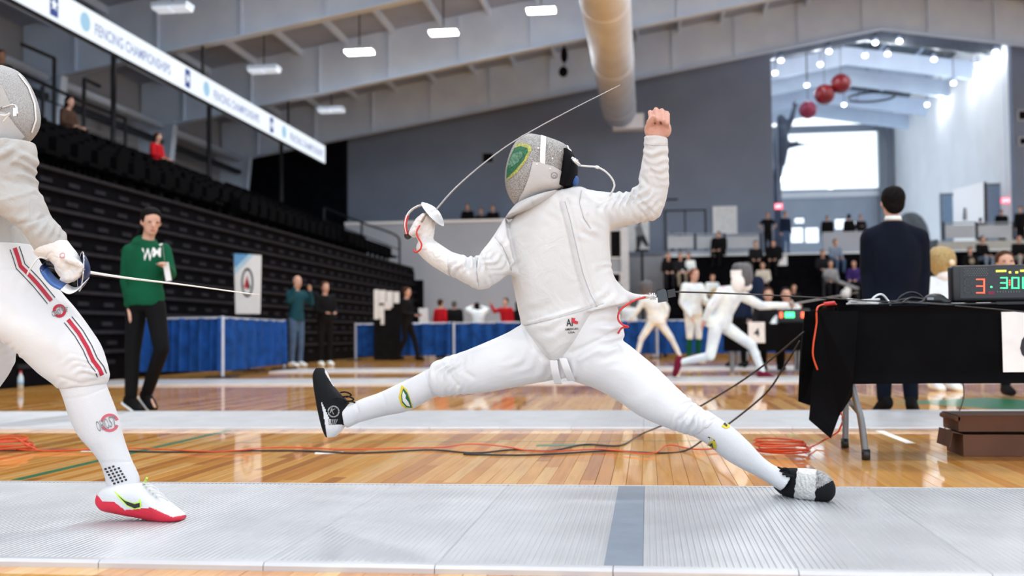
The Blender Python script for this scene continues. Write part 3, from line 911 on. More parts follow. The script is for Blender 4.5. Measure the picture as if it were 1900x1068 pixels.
# lobby roof continues the gable, with skylight strips between deck fields
cl2 = MB()
for ya, yb3 in ((YB + .4, 47.6), (50.4, 55.2), (58.0, LYB + .4)):
    for xa, xb in ((LXL - .4, RIDGE), (RIDGE, LXR + .4)):
        za, zc = zb(xa) + WEB + .3, zb(xb) + WEB + .3
        cl2.hexa([(xa, ya, za), (xb, ya, zc), (xb, yb3, zc), (xa, yb3, za)], [(xa, ya, za + .2), (xb, ya, zc + .2), (xb, yb3, zc + .2), (xa, yb3, za + .2)])
tag(cl2.build('ceiling_lobby', MATS['deck_grey']), kind='structure')
for k, (ya, yb3) in enumerate(((47.6, 50.4), (55.2, 58.0))):
    sk = MB()
    for xa, xb in ((LXL - .4, RIDGE), (RIDGE, LXR + .4)):
        za, zc = zb(xa) + WEB + .4, zb(xb) + WEB + .4
        sk.hexa([(xa, ya, za), (xb, ya, zc), (xb, yb3, zc), (xa, yb3, za)], [(xa, ya, za + .02), (xb, ya, zc + .02), (xb, yb3, zc + .02), (xa, yb3, za + .02)])
    sko = tag(sk.build('window_%d' % (7 + k), MATS['glass']), kind='structure')
    for x in np.arange(LXL + .8, LXR, 1.6):
        z = zb(x) + WEB + .4; MB().box((x - .03, ya, z - .06), (x + .03, yb3, z + .05)).build('glazing_bar', MATS['steel_white'], sko)
wlg = tag(MB().box((LXL - .2, YB + .4, MEZ + .5), (LXL - .18, LYB, 11.5)).build('window_9', MATS['glass']), kind='structure')  # unseen side glazing, added to throw daylight onto the lobby's right wall
for y in np.arange(YB + .5, LYB, 2.4): MB().box((LXL - .26, y - .04, MEZ + .5), (LXL - .12, y + .04, 11.5)).build('mullion', MATS['steel_white'], wlg)
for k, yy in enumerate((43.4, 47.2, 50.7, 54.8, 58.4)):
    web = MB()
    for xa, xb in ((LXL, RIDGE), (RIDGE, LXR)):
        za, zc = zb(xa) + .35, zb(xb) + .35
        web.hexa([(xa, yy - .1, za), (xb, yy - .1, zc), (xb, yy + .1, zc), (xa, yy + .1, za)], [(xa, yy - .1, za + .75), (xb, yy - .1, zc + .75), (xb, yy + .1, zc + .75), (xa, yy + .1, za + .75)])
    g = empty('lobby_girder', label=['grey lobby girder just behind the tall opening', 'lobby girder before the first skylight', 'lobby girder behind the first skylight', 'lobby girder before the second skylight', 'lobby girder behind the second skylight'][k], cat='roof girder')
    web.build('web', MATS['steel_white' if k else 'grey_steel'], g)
# pendant lamps
pend = [(1449, 112, 43.2), (1538, 95, 43.2), (1438, 135, 45), (1522, 119, 45), (1624, 79, 43.2), (1669, 76, 43.2), (1605, 103, 45), (1647, 100, 45), (1733, 110, 45), (1814, 120, 45), (1847, 96, 43.2), (1769, 154, 47.1), (1566, 194, 52), (1497, 158, 47.1), (1720, 194, 52), (1745, 174, 50.8)]
pl = ['leftmost upper', 'upper left', 'leftmost lower', 'lower left', 'just left of the ridge', 'just right of the ridge', 'lower ridge left', 'lower ridge right', 'lower right', 'rightmost lower', 'rightmost upper', 'right middle', 'below the red discs', 'above the reaching sculpture', 'deep right', 'deep right upper']
for (x, y, Y), nm in zip(pend, pl):
    p = P(x, y, Y); g = empty('pendant_lamp', label='small glowing pendant lamp in the lobby, ' + nm, cat='lamp', group='lobby pendant lamps')
    MB().tube([p + Vector((0, 0, .2)), (p.x, p.y, zb(p.x) + WEB + .3)], .015, 5).build('cord', MATS['dark_steel'], g)
    MB().tube([p + Vector((0, 0, .05)), p + Vector((0, 0, .22))], [.12, .05], 10).build('shade', MATS['steel_white'], g, True)
    MB().ell(p, (.11, .11, .08), 10, 6).build('bulb', MATS['pendant_glow'], g, True)
    ld = bpy.data.lights.new('bulb_light', 'POINT'); ld.energy = 26; ld.shadow_soft_size = .12; ld.color = (.93, .97, 1)
    lo = bpy.data.objects.new('bulb_light', ld); col.objects.link(lo); lo.location = p - Vector((0, 0, .22)); lo.parent = g
# ring chandelier
rc = P(1617, 180, 51.4); g = empty('ring_chandelier', label='thin dark ring chandelier hanging in the lobby', cat='chandelier')
MB().tube([rc + Vector((1.05 * math.cos(t * math.pi / 16), 1.05 * math.sin(t * math.pi / 16), 0)) for t in range(33)], .05, 6).build('ring', MATS['dark_steel'], g, True)
for t in range(3):
    a_ = t * 2.1; p = rc + Vector((1.05 * math.cos(a_), 1.05 * math.sin(a_), 0)); MB().tube([p, (rc.x + .1 * math.cos(a_), rc.y, zb(rc.x) + WEB + .3)], .012, 5).build('wire', MATS['dark_steel'], g)
# red balls on wires
mat('ball_red', (.20, .006, .010), .35, 0, .25, 4); mat('ball_magenta', (.26, .015, .055), .35, 0, .2, 4)
for k, (x, y, r) in enumerate(((1499, 204, 16.5), (1530, 175, 19), (1560, 155, 18.5))):
    p = P(x, y, 46.0); R_ = r * 44.8 / 2000
    g = empty('red_ball', label=['lowest of the three big red balls beside the reaching hand', 'middle one of the three big red balls', 'topmost of the three big red balls'][k], cat='ball', group='red balls of the sculpture')
    MB().ell(p, (R_, R_, R_), 24, 14).build('sphere', MATS['ball_magenta' if k == 0 else 'ball_red'], g, True)
    MB().tube([p + Vector((0, 0, R_ - .01)), (p.x, p.y, zb(p.x) + WEB + .3)], .012, 5).build('wire', MATS['dark_steel'], g)
# reaching figure sculpture on a post
mat('sculpture_slate', (.055, .075, .12), .5, .3, .2, 3)
SY = 46.0
def S(x, y, dy=0): return P(x, y, SY) + Vector((0, dy, 0))
a = MB()
for p, q_, r0, r1 in (((1449, 222), (1450, 232), .22, .2), ((1450, 240), (1449, 268), .26, .34), ((1449, 268), (1447, 300), .34, .26), ((1455, 250), (1468, 222), .16, .12), ((1468, 222), (1474, 200), .12, .09),
                      ((1474, 200), (1470, 190), .06, .04), ((1474, 200), (1476, 184), .06, .03), ((1474, 200), (1484, 192), .05, .03), ((1452, 270), (1476, 268), .17, .12), ((1476, 268), (1494, 268), .1, .05),
                      ((1494, 268), (1504, 268), .04, .03), ((1476, 266), (1480, 259), .06, .03), ((1447, 300), (1460, 285), .12, .05), ((1447, 300), (1441, 330), .2, .2)):
    a.cap(S(*p), S(*q_), r0, r1)
sg = empty('reaching_sculpture', label='dark slate sculpture of a reaching figure at the left of the bright window', cat='sculpture')
mobj('figure', remesh(a, .05, 3), MATS['sculpture_slate'], sg)
b_ = S(1441, 330); MB().tube([(b_.x, SY, MEZ), b_], .18, 12).build('post', MATS['sculpture_slate'], sg, True)
# standing display board, signs, dark display mound
mat('display_white_glow', (.86, .88, .92), .4, emit=(.9, .95, 1), estr=.25)  # white board, no lamp: slight emission stands in for light falling on it
ds = empty('display_banner', label='tall white display panel angled beside the panelled railing', cat='display')
A0, A1, B0, B1 = P(1769, 414, 44.5), P(1769, 352, 44.5), P(1825, 414, 42.9), P(1825, 338, 42.9)
MB().prism([(A0.x, A0.y, MEZ), (B0.x, B0.y, MEZ), B1, A1], (.03, .08, 0)).build('panel', MATS['display_white_glow'], ds)
MB().prism([(B0.x, B0.y, MEZ), (B0.x + .09, B0.y - .03, MEZ), B1 + Vector((.09, -.03, .02)), B1], (.03, .08, 0)).build('edge_frame', MATS['dark_steel'], ds)
MB().prism([P(1786, 408, 43.8), P(1794, 408, 43.8), P(1792, 385, 43.8), P(1788, 385, 43.8)], (0, .02, 0)).build('printed_figure', MATS['ink_grey'], ds)
mat('exit_red', (.6, .03, .05), .5, emit=(1, .12, .2), estr=1.6); mat('exit_white', (.9, .9, .9), .5, emit=(1, .85, .9), estr=1.8)
for k, (x0, y0, x1, y1, Y) in enumerate(((1438, 377, 1452, 388, 42.9), (1858, 366, 1880, 377, 43.0))):
    g = empty('exit_sign', label=['glowing pinkish exit sign at the left edge of the tall opening', 'glowing red exit sign near the right edge of the tall opening'][k], cat='sign')
    A, B = P(x0, y1, Y), P(x1, y0, Y)
    MB().box((A.x, Y, A.z), (B.x, Y + .08, B.z)).build('case', MATS['exit_red'], g)
    text_obj('lettering', 'EXIT', ((A.x + B.x) / 2, Y - .006, (A.z + B.z) / 2), (1, 0, 0), (0, 0, 1), (B.x - A.x) * .8, (B.z - A.z) * .55, MATS['exit_white'], g)
    MB().box(((A.x + B.x) / 2 - .01, Y + .02, B.z), ((A.x + B.x) / 2 + .01, Y + .04, zb(A.x) + WEB + .3)).build('hanger', MATS['steel_white'], g)
mat('mound_grey', (.11, .125, .14), .8, 0, .2, 3)
mo = P(1690, 425, 45.5); md = MB().ell((mo.x, 45.5, MEZ + .9), (.75, .6, 1.15)).cap((mo.x + .2, 45.5, MEZ + .3), (mo.x + .95, 45.4, MEZ + .75), .35, .16).ell((mo.x, 45.5, MEZ + .2), (.9, .7, .35))
mo_e = empty('grey_display_mound', label='rounded dark grey display form behind the shoulder of the suit', cat='display')
mobj('form', remesh(md, .06, 3), MATS['mound_grey'], mo_e)
MB().box((mo.x - 1.0, 44.8, MEZ), (mo.x + 1.0, 46.2, MEZ + .06)).build('base', MATS['grey_steel'], mo_e)
mat('blue_panel', (.22, .32, .44), .6)
for k, (x0, y0, x1, y1, Y) in enumerate(((1749, 362, 1767, 420, 50), (1834, 344, 1862, 415, 44.0))):
    g = empty('lobby_door', label=['blue-grey door panel left of the white display panel', 'blue-grey door panel right of the white display panel'][k], cat='door')
    A, B = P(x0, y1, Y), P(x1, y0, Y)
    MB().box((A.x, Y, MEZ), (B.x, Y + .08, B.z)).build('leaf', MATS['blue_panel'], g)
    MB().box((A.x - .08, Y - .02, B.z), (B.x + .08, Y + .1, B.z + .1)).build('head_frame', MATS['grey_steel'], g)
    MB().box((A.x - .08, Y - .02, MEZ), (A.x, Y + .1, B.z)).build('side_frame', MATS['grey_steel'], g)
# ------------------------------------------------------------------ tools for bodies and clothes
def catmull(vals, sub):
    out = []
    n = len(vals)
    for i in range(n - 1):
        p0, p1, p2, p3 = vals[max(i - 1, 0)], vals[i], vals[i + 1], vals[min(i + 2, n - 1)]
        for k in range(sub):
            t = k / sub
            out.append(.5 * ((2 * p1) + (p2 - p0) * t + (2 * p0 - 5 * p1 + 4 * p2 - p3) * t * t + (3 * p1 - p0 - 3 * p2 + p3) * t ** 3))
    out.append(vals[-1])
    return out

def loft(mb, rings, sub=4, n=28, ex=2.0):
    """rings (c, a, b): elliptical sections; ex > 2 squares them off"""
    C = catmull([np.array(r[0]) for r in rings], sub); A = catmull([np.array(r[1]) for r in rings], sub); B = catmull([np.array(r[2]) for r in rings], sub)
    R = []
    for c, a, b in zip(C, A, B):
        ring = []
        for i in range(n):
            t = 2 * math.pi * i / n; ct, st = math.cos(t), math.sin(t)
            ct = math.copysign(abs(ct) ** (2 / ex), ct); st = math.copysign(abs(st) ** (2 / ex), st)
            ring.append(tuple(c + a * ct + b * st))
        R.append(ring)
    mb.rings(R)
    return mb

def pring(xl, yl, xr, yr, Y, rd):
    A = P(xl, yl, Y); B = P(xr, yr, Y)
    return ((A + B) / 2, (B - A) / 2, Vector((0, rd, 0)))

def ploft(mb, rows, sub=4, n=28, ex=2.0):
    return loft(mb, [pring(*r) for r in rows], sub, n, ex)

def verts_np(me):
    v = np.empty(len(me.vertices) * 3); me.vertices.foreach_get('co', v); return v.reshape(-1, 3)
def normals_np(me):
    v = np.empty(len(me.vertices) * 3); me.vertex_normals.foreach_get('vector', v); return v.reshape(-1, 3)
CI = np.array(CAM_INV)
def proj_np(v):
    q = (v - np.array(CAMP)) @ CI.T
    return np.stack([950 + 2000 * q[:, 0] / -q[:, 2], 534 - 2000 * q[:, 1] / -q[:, 2]], 1)
def seg_dist(p, a, b):
    ab = b - a; t = np.clip(((p - a) @ ab) / max(ab @ ab, 1e-9), 0, 1)
    return np.linalg.norm(p - (a + t[:, None] * ab), axis=1)

def folds(me, items):
    """raise or sink the cloth along lines measured on the photograph: (points, width_px, height_mm)"""
    v = verts_np(me); nrm = normals_np(me); p = proj_np(v)
    toc = np.array(CAMP) - v; toc /= np.linalg.norm(toc, axis=1)[:, None]
    face = np.clip((nrm * toc).sum(1) * 2.0, 0, 1)
    disp = np.zeros(len(v))
    for pts, wpx, mm in items:
        d = np.full(len(v), 1e9)
        pts = [np.array(q, float) for q in pts]
        for a, b in zip(pts, pts[1:]): d = np.minimum(d, seg_dist(p, a, b))
        disp += mm * .001 * np.exp(-(d / wpx) ** 2)
    v = v + nrm * (disp * face)[:, None]
    me.vertices.foreach_set('co', v.ravel()); me.update()

def crumple(me, cx, cy, rad, dx, dy, lam, mm, seed=0):
    v = verts_np(me); nrm = normals_np(me); p = proj_np(v)
    L = math.hypot(dx, dy); u = np.array((dx / L, dy / L)); w_ = np.array((-u[1], u[0]))
    q = p - np.array((cx, cy)); s = q @ u; t = q @ w_
    env = np.exp(-((q ** 2).sum(1) / rad ** 2))
    ph = s + .38 * lam * np.sin(t / (lam * .9) + seed) + .22 * lam * np.sin(t / (lam * .43) + 2 * seed) + .3 * t * math.sin(seed * 1.7)
    env = env * (.5 + .5 * np.sin(t / (lam * .75) + s / (lam * 1.3) + 3 * seed))
    disp = mm * .001 * env * (np.sin(2 * np.pi * ph / lam) + .5 * np.sin(2 * np.pi * ph / (lam * 1.7) + seed))
    v = v + nrm * disp[:, None]
    me.vertices.foreach_set('co', v.ravel()); me.update()

def paint(me, mats, fn):
    """faces get one of several materials by where they lie"""
    for m in mats: me.materials.append(m)
    for f in me.polygons:
        c = f.center; f.material_index = fn(proj(c), c, f.normal)

def bvh_of(*meshes):
    V = []; F = []
    for me in meshes:
        o = len(V); V += [v.co.copy() for v in me.vertices]; F += [tuple(i + o for i in p.vertices) for p in me.polygons]
    return BVHTree.FromPolygons(V, F)

def lay(bv, pts2, off):
    out = []
    for x, y in pts2:
        d = ray(x, y).normalized(); hit = bv.ray_cast(CAMP, d)
        if hit[0] is None:
            hit = bv.find_nearest(CAMP + d * 3.9)
        n = hit[1] if hit[1].dot(d) < 0 else -hit[1]
        out.append(hit[0] + n * off)
    return out

def patch(name, poly, bv, m, parent, off=.0015, grid=4.0, th=.0012):
    """cloth patch sewn on a garment: outline measured in the photograph, laid on the garment's surface, with its own thickness"""
    poly = [Vector(p) for p in poly]
    # refine the outline
    out = []
    for i, p in enumerate(poly):
        q = poly[(i + 1) % len(poly)]; k = max(1, int((q - p).length / grid))
        out += [p.lerp(q, j / k) for j in range(k)]
    xs = [p.x for p in out]; ys = [p.y for p in out]
    inner = []
    x = min(xs) + grid / 2
    def inside(px, py):
        c = False; j = len(out) - 1
        for i in range(len(out)):
            if ((out[i].y > py) != (out[j].y > py)) and (px < (out[j].x - out[i].x) * (py - out[i].y) / (out[j].y - out[i].y) + out[i].x): c = not c
            j = i
        return c
    while x < max(xs):
        y = min(ys) + grid / 2
        while y < max(ys):
            if inside(x, y) and min((Vector((x, y)) - o).length for o in out) > grid * .35: inner.append(Vector((x, y)))
            y += grid
        x += grid
    n = len(out)
    res = delaunay_2d_cdt(out + inner, [], [list(range(n))], 1, 1e-5)
    v2 = res[0]; F = [tuple(f) for f in res[2]]
    V = lay(bv, [(p.x, p.y) for p in v2], off)
    me = MB().add(V, F).mesh(name)
    o = mobj(name, me, m, parent, True)
    return o

def patch_text(name, body, cx, cy, wid, hei, ang, bv, m, parent, off=.0022, bold=True, bend=0):
    vs, fs = text_mesh(body, bold); ca, sa = math.cos(ang), math.sin(ang)
    pts = []
    for x, y in vs:
        X, Y_ = x * wid, -y * hei + bend * (x * 2) ** 2
        pts.append((cx + X * ca - Y_ * sa, cy + X * sa + Y_ * ca))
    return mobj(name, MB().add(lay(bv, pts, off), fs).mesh(name), m, parent)

def ring_poly(cx, cy, r0, r1, t0=0, t1=2 * math.pi, n=24, sx=1.0, rot=0):
    f = lambda r, t: (cx + (r * sx * math.cos(t)) * math.cos(rot) - r * math.sin(t) * math.sin(rot), cy + (r * sx * math.cos(t)) * math.sin(rot) + r * math.sin(t) * math.cos(rot))
    return [f(r1, t0 + (t1 - t0) * i / n) for i in range(n + 1)] + [f(r0, t1 - (t1 - t0) * i / n) for i in range(n + 1)]

# ------------------------------------------------------------------ people of the background
mat('skin_light', (.62, .36, .27), .55, 0, .06, 20); mat('skin_tan', (.42, .22, .14), .55, 0, .06, 20); mat('skin_dark', (.16, .08, .05), .55, 0, .06, 20)
mat('hair_black', (.006, .005, .005), .7, 0, .4, 40, spec=.08); mat('hair_brown', (.06, .027, .014), .7, 0, .4, 40, spec=.1); mat('hair_red', (.16, .045, .02), .5, 0, .4, 40); mat('hair_grey', (.08, .075, .075), .7, 0, .4, 40)
mat('lips', (.42, .13, .12), .5); mat('eye_dark', (.02, .015, .012), .3)
CL = {}
def cloth(name, c, **k):
    return mat('cloth_' + name, c, .85, 0, .12, 6, bump=.25, bscale=25, spec=.12, **k)
for nm, c in dict(black=(.006, .006, .007), navy=(.010, .018, .045), suit=(.0035, .006, .014), green=(.005, .085, .040), red=(.50, .012, .02), white=(.82, .90, 1.0), grey=(.30, .31, .33), cream=(.60, .57, .50),
                  jeans=(.07, .12, .22), paleblue=(.20, .26, .36), teal=(.012, .06, .085), purple=(.05, .03, .16), dark=(.014, .014, .018), khaki=(.30, .26, .2), maroon=(.16, .01, .03), paleleg=(.42, .40, .40), brown=(.07, .04, .03)).items():
    cloth(nm, c)

def stand_pose(base, yaw=0, h=1.75, over=None):
    s = h / 1.75
    J = dict(pelvis=(0, 0, .96), chest=(0, .0, 1.28), neck=(0, .01, 1.47), head=(0, -.015, 1.635), sh_l=(.175, 0, 1.42), sh_r=(-.175, 0, 1.42), el_l=(.225, .03, 1.13), el_r=(-.225, .03, 1.13),
             wr_l=(.235, -.03, .88), wr_r=(-.235, -.03, .88), hip_l=(.09, 0, .92), hip_r=(-.09, 0, .92), kn_l=(.10, -.015, .50), kn_r=(-.10, -.015, .50), an_l=(.105, .02, .09), an_r=(-.105, .02, .09))
    return place_pose(J, base, yaw, s, over)
def sit_pose(base, yaw=0, h=1.75, over=None):
    """base is the point on the seat"""
    s = h / 1.75
    J = dict(pelvis=(0, .02, .10), chest=(0, -.02, .43), neck=(0, -.06, .61), head=(0, -.10, .77), sh_l=(.175, -.05, .56), sh_r=(-.175, -.05, .56), el_l=(.23, -.10, .29), el_r=(-.23, -.10, .29),
             wr_l=(.11, -.33, .22), wr_r=(-.11, -.33, .22), hip_l=(.09, 0, .09), hip_r=(-.09, 0, .09), kn_l=(.13, -.42, .13), kn_r=(-.13, -.42, .13), an_l=(.12, -.40, -.30), an_r=(-.12, -.40, -.30))
    return place_pose(J, base, yaw, s, over)
def place_pose(J, base, yaw, s, over):
    if over:
        for k, v in over.items(): J[k] = v
    c, sn = math.cos(yaw), math.sin(yaw); base = Vector(base)
    out = {k: base + Vector((v[0] * c - v[1] * sn, v[0] * sn + v[1] * c, v[2])) * s if False else base + Vector(((v[0] * c - v[1] * sn) * s, (v[0] * sn + v[1] * c) * s, v[2] * s)) for k, v in J.items()}
    out['face'] = Vector((sn, -c, 0)); out['s'] = s
    return out

def torso_rings(J, grow, z_from=0.0, hem=None):
    s = J['s']; side_s = (J['sh_l'] - J['sh_r']); side_h = (J['hip_l'] - J['hip_r'])
    ws = side_s.length / 2; up = (J['neck'] - J['pelvis']).normalized()
    ss = side_s.normalized(); sh = side_h.normalized()
    fr = ss.cross(up).normalized(); fh = sh.cross(up).normalized()
    g = grow
    mid = J['pelvis'].lerp(J['chest'], .45)
    shc = (J['sh_l'] + J['sh_r']) / 2
    R = []
    if hem: R.append((J['pelvis'] - up * hem, sh * (.165 * s + g), fh * (.115 * s + g)))
    R += [(J['pelvis'] - up * .05 * s, sh * (.165 * s + g), fh * (.115 * s + g)), (J['pelvis'] + up * .06 * s, sh * (.16 * s + g), fh * (.115 * s + g)), (mid, (sh + ss).normalized() * (.14 * s + g), fr * (.105 * s + g)),
          (J['chest'], ss * (.165 * s + g), fr * (.12 * s + g)), (J['chest'].lerp(shc, .65), ss * (min(ws, .18 * s) + .005 + g), fr * (.11 * s + g)), (shc + up * .02 * s, ss * (.13 * s + g), fr * (.085 * s + g)), (J['neck'] + up * .005, ss * (.062 * s + g * .6), fr * (.062 * s + g * .6))]
    return R

def head_forms(a, J, nose=True):
    s = J['s']; F = J['face'].normalized(); H = J['head']; up = (H - J['neck']).normalized(); up = (up * .4 + Vector((0, 0, 1))).normalized()
    up = (up - F * up.dot(F)).normalized()
    S_ = up.cross(F).normalized(); rot = Matrix((S_, F, up)).transposed()
    a.ell(H + up * .02 * s, (.076 * s, .094 * s, .105 * s), 14, 10, rot)
    a.ell(H + F * .025 * s - up * .05 * s, (.058 * s, .068 * s, .07 * s), 12, 8, rot)
    if nose:
        a.cap(H + F * .085 * s + up * .015 * s, H + F * .112 * s - up * .018 * s, .010 * s, .014 * s, 6)
        a.ell(H + F * .078 * s - up * .085 * s, (.022 * s, .018 * s, .018 * s), 8, 6, rot)
        for q in (-1, 1): a.ell(H + S_ * q * .078 * s - up * .005 * s, (.012 * s, .022 * s, .032 * s), 8, 6, rot)
    a.cap(J['neck'] - up * .05 * s, H - up * .06 * s, .056 * s, .05 * s)
    return S_, F, up, rot

def hand_forms(a, el, wr, s, fine, curl=.35, side=1, toward=None):
    d = (wr - el).normalized(); n = d.cross(Vector((0, 0, 1)))
    if n.length < .1: n = d.cross(Vector((0, 1, 0)))
    n.normalize(); b = d.cross(n)
    palm = wr + d * .05 * s
    rot = Matrix((n, b, d)).transposed()
    a.ell(palm, (.042 * s, .020 * s, .055 * s), 10, 7, rot)
    for k in range(4):
        q0 = palm + d * .035 * s + n * (k - 1.5) * .021 * s
        L = (.034, .04, .038, .03)[k] * s
        q1 = q0 + (d * .9 + b * curl * .5).normalized() * L; q2 = q1 + (d * .7 + b * curl * 1.6).normalized() * L * .9
        a.cap(q0, q1, .0095 * s, .009 * s, 6); a.cap(q1, q2, .009 * s, .0075 * s, 6)
    t0 = palm + n * side * .03 * s - d * .02 * s; t1 = t0 + (n * side * .6 + d * .8).normalized() * .04 * s; t2 = t1 + (d + b * .3).normalized() * .028 * s
    a.cap(t0, t1, .012 * s, .010 * s, 6); a.cap(t1, t2, .010 * s, .008 * s, 6)

def foot_dir(J, side):
    k = 'toe_' + side
    if k in J: return (J[k] - J['an_' + side]) * Vector((1, 1, 0.0)) if False else (J[k] - J['an_' + side])
    return J['face'] * .17 * J['s']

def person(J, label, top='black', legs='black', shoe='black', skin='skin_light', hair='hair_brown', hair_long=False, voxel=.03, sleeve=1.0, group=None, hem=.06, faces=True, shoe_sole=None, hood=False, extra_top=None, shorts=False, fat=0.0, bald=False, sock=None):
    s = J['s']; root = empty('person', label=label, cat='person', group=group)
    it = 2 if voxel > .02 else 4
    # body: one continuous figure
    a = MB(); loft(a, torso_rings(J, -.014), 3, 18)
    S_, F, up, rot = head_forms(a, J)
    for q in 'lr':
        a.cap(J['sh_' + q], J['el_' + q], .045 * s, .036 * s); a.cap(J['el_' + q], J['wr_' + q], .036 * s, .026 * s)
        hand_forms(a, J['el_' + q], J['wr_' + q], s, True, side=1 if q == 'l' else -1)
        a.cap(J['hip_' + q], J['kn_' + q], .075 * s, .05 * s); a.cap(J['kn_' + q], J['an_' + q], .048 * s, .034 * s)
        a.cap(J['an_' + q], J['an_' + q] + foot_dir(J, q) * .8 + Vector((0, 0, -.035 if abs(foot_dir(J, q).z) < .1 else -.02)), .026 * s, .014 * s)
    mobj('body', remesh(a, min(voxel, .022), it), MATS[skin], root)
    # top
    g = .012 + fat; a = MB(); loft(a, torso_rings(J, g, hem=hem * s), 3, 20)
    for q in 'lr':
        a.cap(J['sh_' + q], J['el_' + q], .066 * s + fat, .054 * s + fat * .5)
        if sleeve > .6: a.cap(J['el_' + q], J['el_' + q].lerp(J['wr_' + q], .95), .053 * s + fat * .5, .043 * s)
    for q in 'lr': a.cap(J['neck'] - up * .045 * s, J['sh_' + q] + up * .005, .052 * s + fat, .06 * s + fat)
    if hood: a.ell(J['neck'] - F * .06 * s - up * .02 * s, (.12 * s, .09 * s, .085 * s), 12, 8, rot); a.ell(J['neck'] + up * .0 * s, (.095 * s, .095 * s, .05 * s), 12, 8, rot)
    if sleeve <= .6:   # short sleeves: stop before the elbow
        a = MB(); loft(a, torso_rings(J, g, hem=hem * s), 3, 20)
        for q in 'lr': a.cap(J['sh_' + q], J['sh_' + q].lerp(J['el_' + q], .6), .068 * s, .062 * s); a.cap(J['neck'] - up * .045 * s, J['sh_' + q], .052 * s, .06 * s)
    mobj('top', remesh(a, voxel, it), MATS['cloth_' + top], root)
    # legs
    a = MB(); upv = (J['chest'] - J['pelvis']).normalized(); sh = (J['hip_l'] - J['hip_r']).normalized(); fh = sh.cross(upv).normalized()
    loft(a, [(J['pelvis'] - upv * .10 * s, sh * .11 * s, fh * .09 * s), (J['pelvis'] - upv * .03 * s, sh * .172 * s, fh * .122 * s), (J['pelvis'] + upv * .05 * s, sh * .165 * s, fh * .12 * s)], 3, 18)
    for q in 'lr':
        a.cap(J['hip_' + q], J['kn_' + q], .094 * s, .068 * s)
        a.cap(J['kn_' + q], J['kn_' + q].lerp(J['an_' + q], .12 if shorts else .93), .067 * s, .055 * s)
    mobj('trousers', remesh(a, voxel, it), MATS['cloth_' + legs], root)
    if sock:
        for q in 'lr':
            a = MB(); a.cap(J['kn_' + q].lerp(J['an_' + q], .1), J['kn_' + q].lerp(J['an_' + q], .4), .058 * s, .057 * s); a.cap(J['kn_' + q].lerp(J['an_' + q], .4), J['an_' + q], .057 * s, .042 * s)
            mobj('sock', remesh(a, voxel, it), MATS['cloth_' + sock], root)
    for q in 'lr':
        d = foot_dir(J, q); an = J['an_' + q]; dn = d.normalized()
        nrm = Vector((0, 0, 1)) - dn * dn.z
        if nrm.length < .3: nrm = J['face']
        nrm.normalize(); w_ = dn.cross(nrm)
        A = MB(); loft(A, [(an - dn * .07 * s - nrm * .035 * s, w_ * .03 * s, nrm * .035 * s), (an - dn * .03 * s - nrm * .025 * s, w_ * .04 * s, nrm * .06 * s), (an + dn * .06 * s - nrm * .035 * s, w_ * .045 * s, nrm * .05 * s), (an + dn * .14 * s - nrm * .05 * s, w_ * .048 * s, nrm * .034 * s), (an + dn * .19 * s - nrm * .058 * s, w_ * .035 * s, nrm * .024 * s)], 3, 14, 2.6)
        sh_o = mobj('shoe', remesh(A, min(voxel, .018), 2), MATS['cloth_' + shoe], root)
        if shoe_sole:
            B = MB(); loft(B, [(an - dn * .075 * s - nrm * .072 * s, w_ * .035 * s, nrm * .014 * s), (an + dn * .06 * s - nrm * .074 * s, w_ * .05 * s, nrm * .014 * s), (an + dn * .2 * s - nrm * .076 * s, w_ * .04 * s, nrm * .012 * s)], 3, 14, 3)
            B.build('sole', MATS['cloth_' + shoe_sole], sh_o, True)
    # hair
    if not bald:
        H = J['head']; a = MB()
        a.ell(H + up * .074 * s - F * .016 * s, (.082 * s, .093 * s, .058 * s), 14, 9, rot); [a.ell(H + S_ * q * .068 * s + up * .028 * s - F * .012 * s, (.018 * s, .058 * s, .062 * s), 10, 7, rot) for q in (-1, 1)]; a.ell(H + up * .04 * s - F * .035 * s, (.088 * s, .085 * s, .085 * s), 14, 9, rot)
        a.ell(H - F * .045 * s - up * .005 * s, (.08 * s, .06 * s, .085 * s), 12, 8, rot)
        if hair_long:
            a.cap(H - F * .06 * s, J['neck'] - F * .075 * s - up * .10 * s, .065 * s, .05 * s); a.ell(H - F * .02 * s - up * .03 * s, (.092 * s, .06 * s, .1 * s), 12, 8, rot)
        mobj('hair', remesh(a, min(voxel, .02), 2), MATS[hair], root)
    if faces and voxel < .026:
        H = J['head']
        for q in (-1, 1): MB().ell(H + F * .089 * s + S_ * q * .033 * s + up * .018 * s, (.013 * s, .008 * s, .007 * s), 8, 6, rot).build('eye', MATS['eye_dark'], root, True)
        MB().ell(H + F * .089 * s - up * .055 * s, (.024 * s, .010 * s, .008 * s), 8, 6, rot).build('mouth', MATS['lips'], root, True)
    return root

def mask_forms(H, F, up, s=1.0, k=1.0):
    """fencing mask: rounded mesh front, bib below"""
    F = F.normalized(); up = (up - F * up.dot(F)).normalized(); S_ = up.cross(F).normalized()
    R = []
    for z, fx, bx, w_ in ((.155, -.02, -.03, .02), (.14, .06, -.09, .075), (.10, .115, -.115, .115), (.04, .14, -.115, .128), (-.03, .145, -.10, .125), (-.09, .125, -.07, .11), (-.14, .09, -.02, .08), (-.165, .05, .01, .04)):
        c = H + up * z * k + F * (fx + bx) / 2 * k
        R.append((c, S_ * w_ * k, F * (fx - bx) / 2 * k))
    a = MB(); loft(a, R, 3, 24)
    return a, S_, up

def px_pose(Y, s, face, **k):
    """joints from pixels at depth Y; value (px, py[, dy])"""
    J = {n: P(v[0], v[1], Y + (v[2] if len(v) > 2 else 0)) for n, v in k.items()}
    J['face'] = Vector(face).normalized(); J['s'] = s
    return J
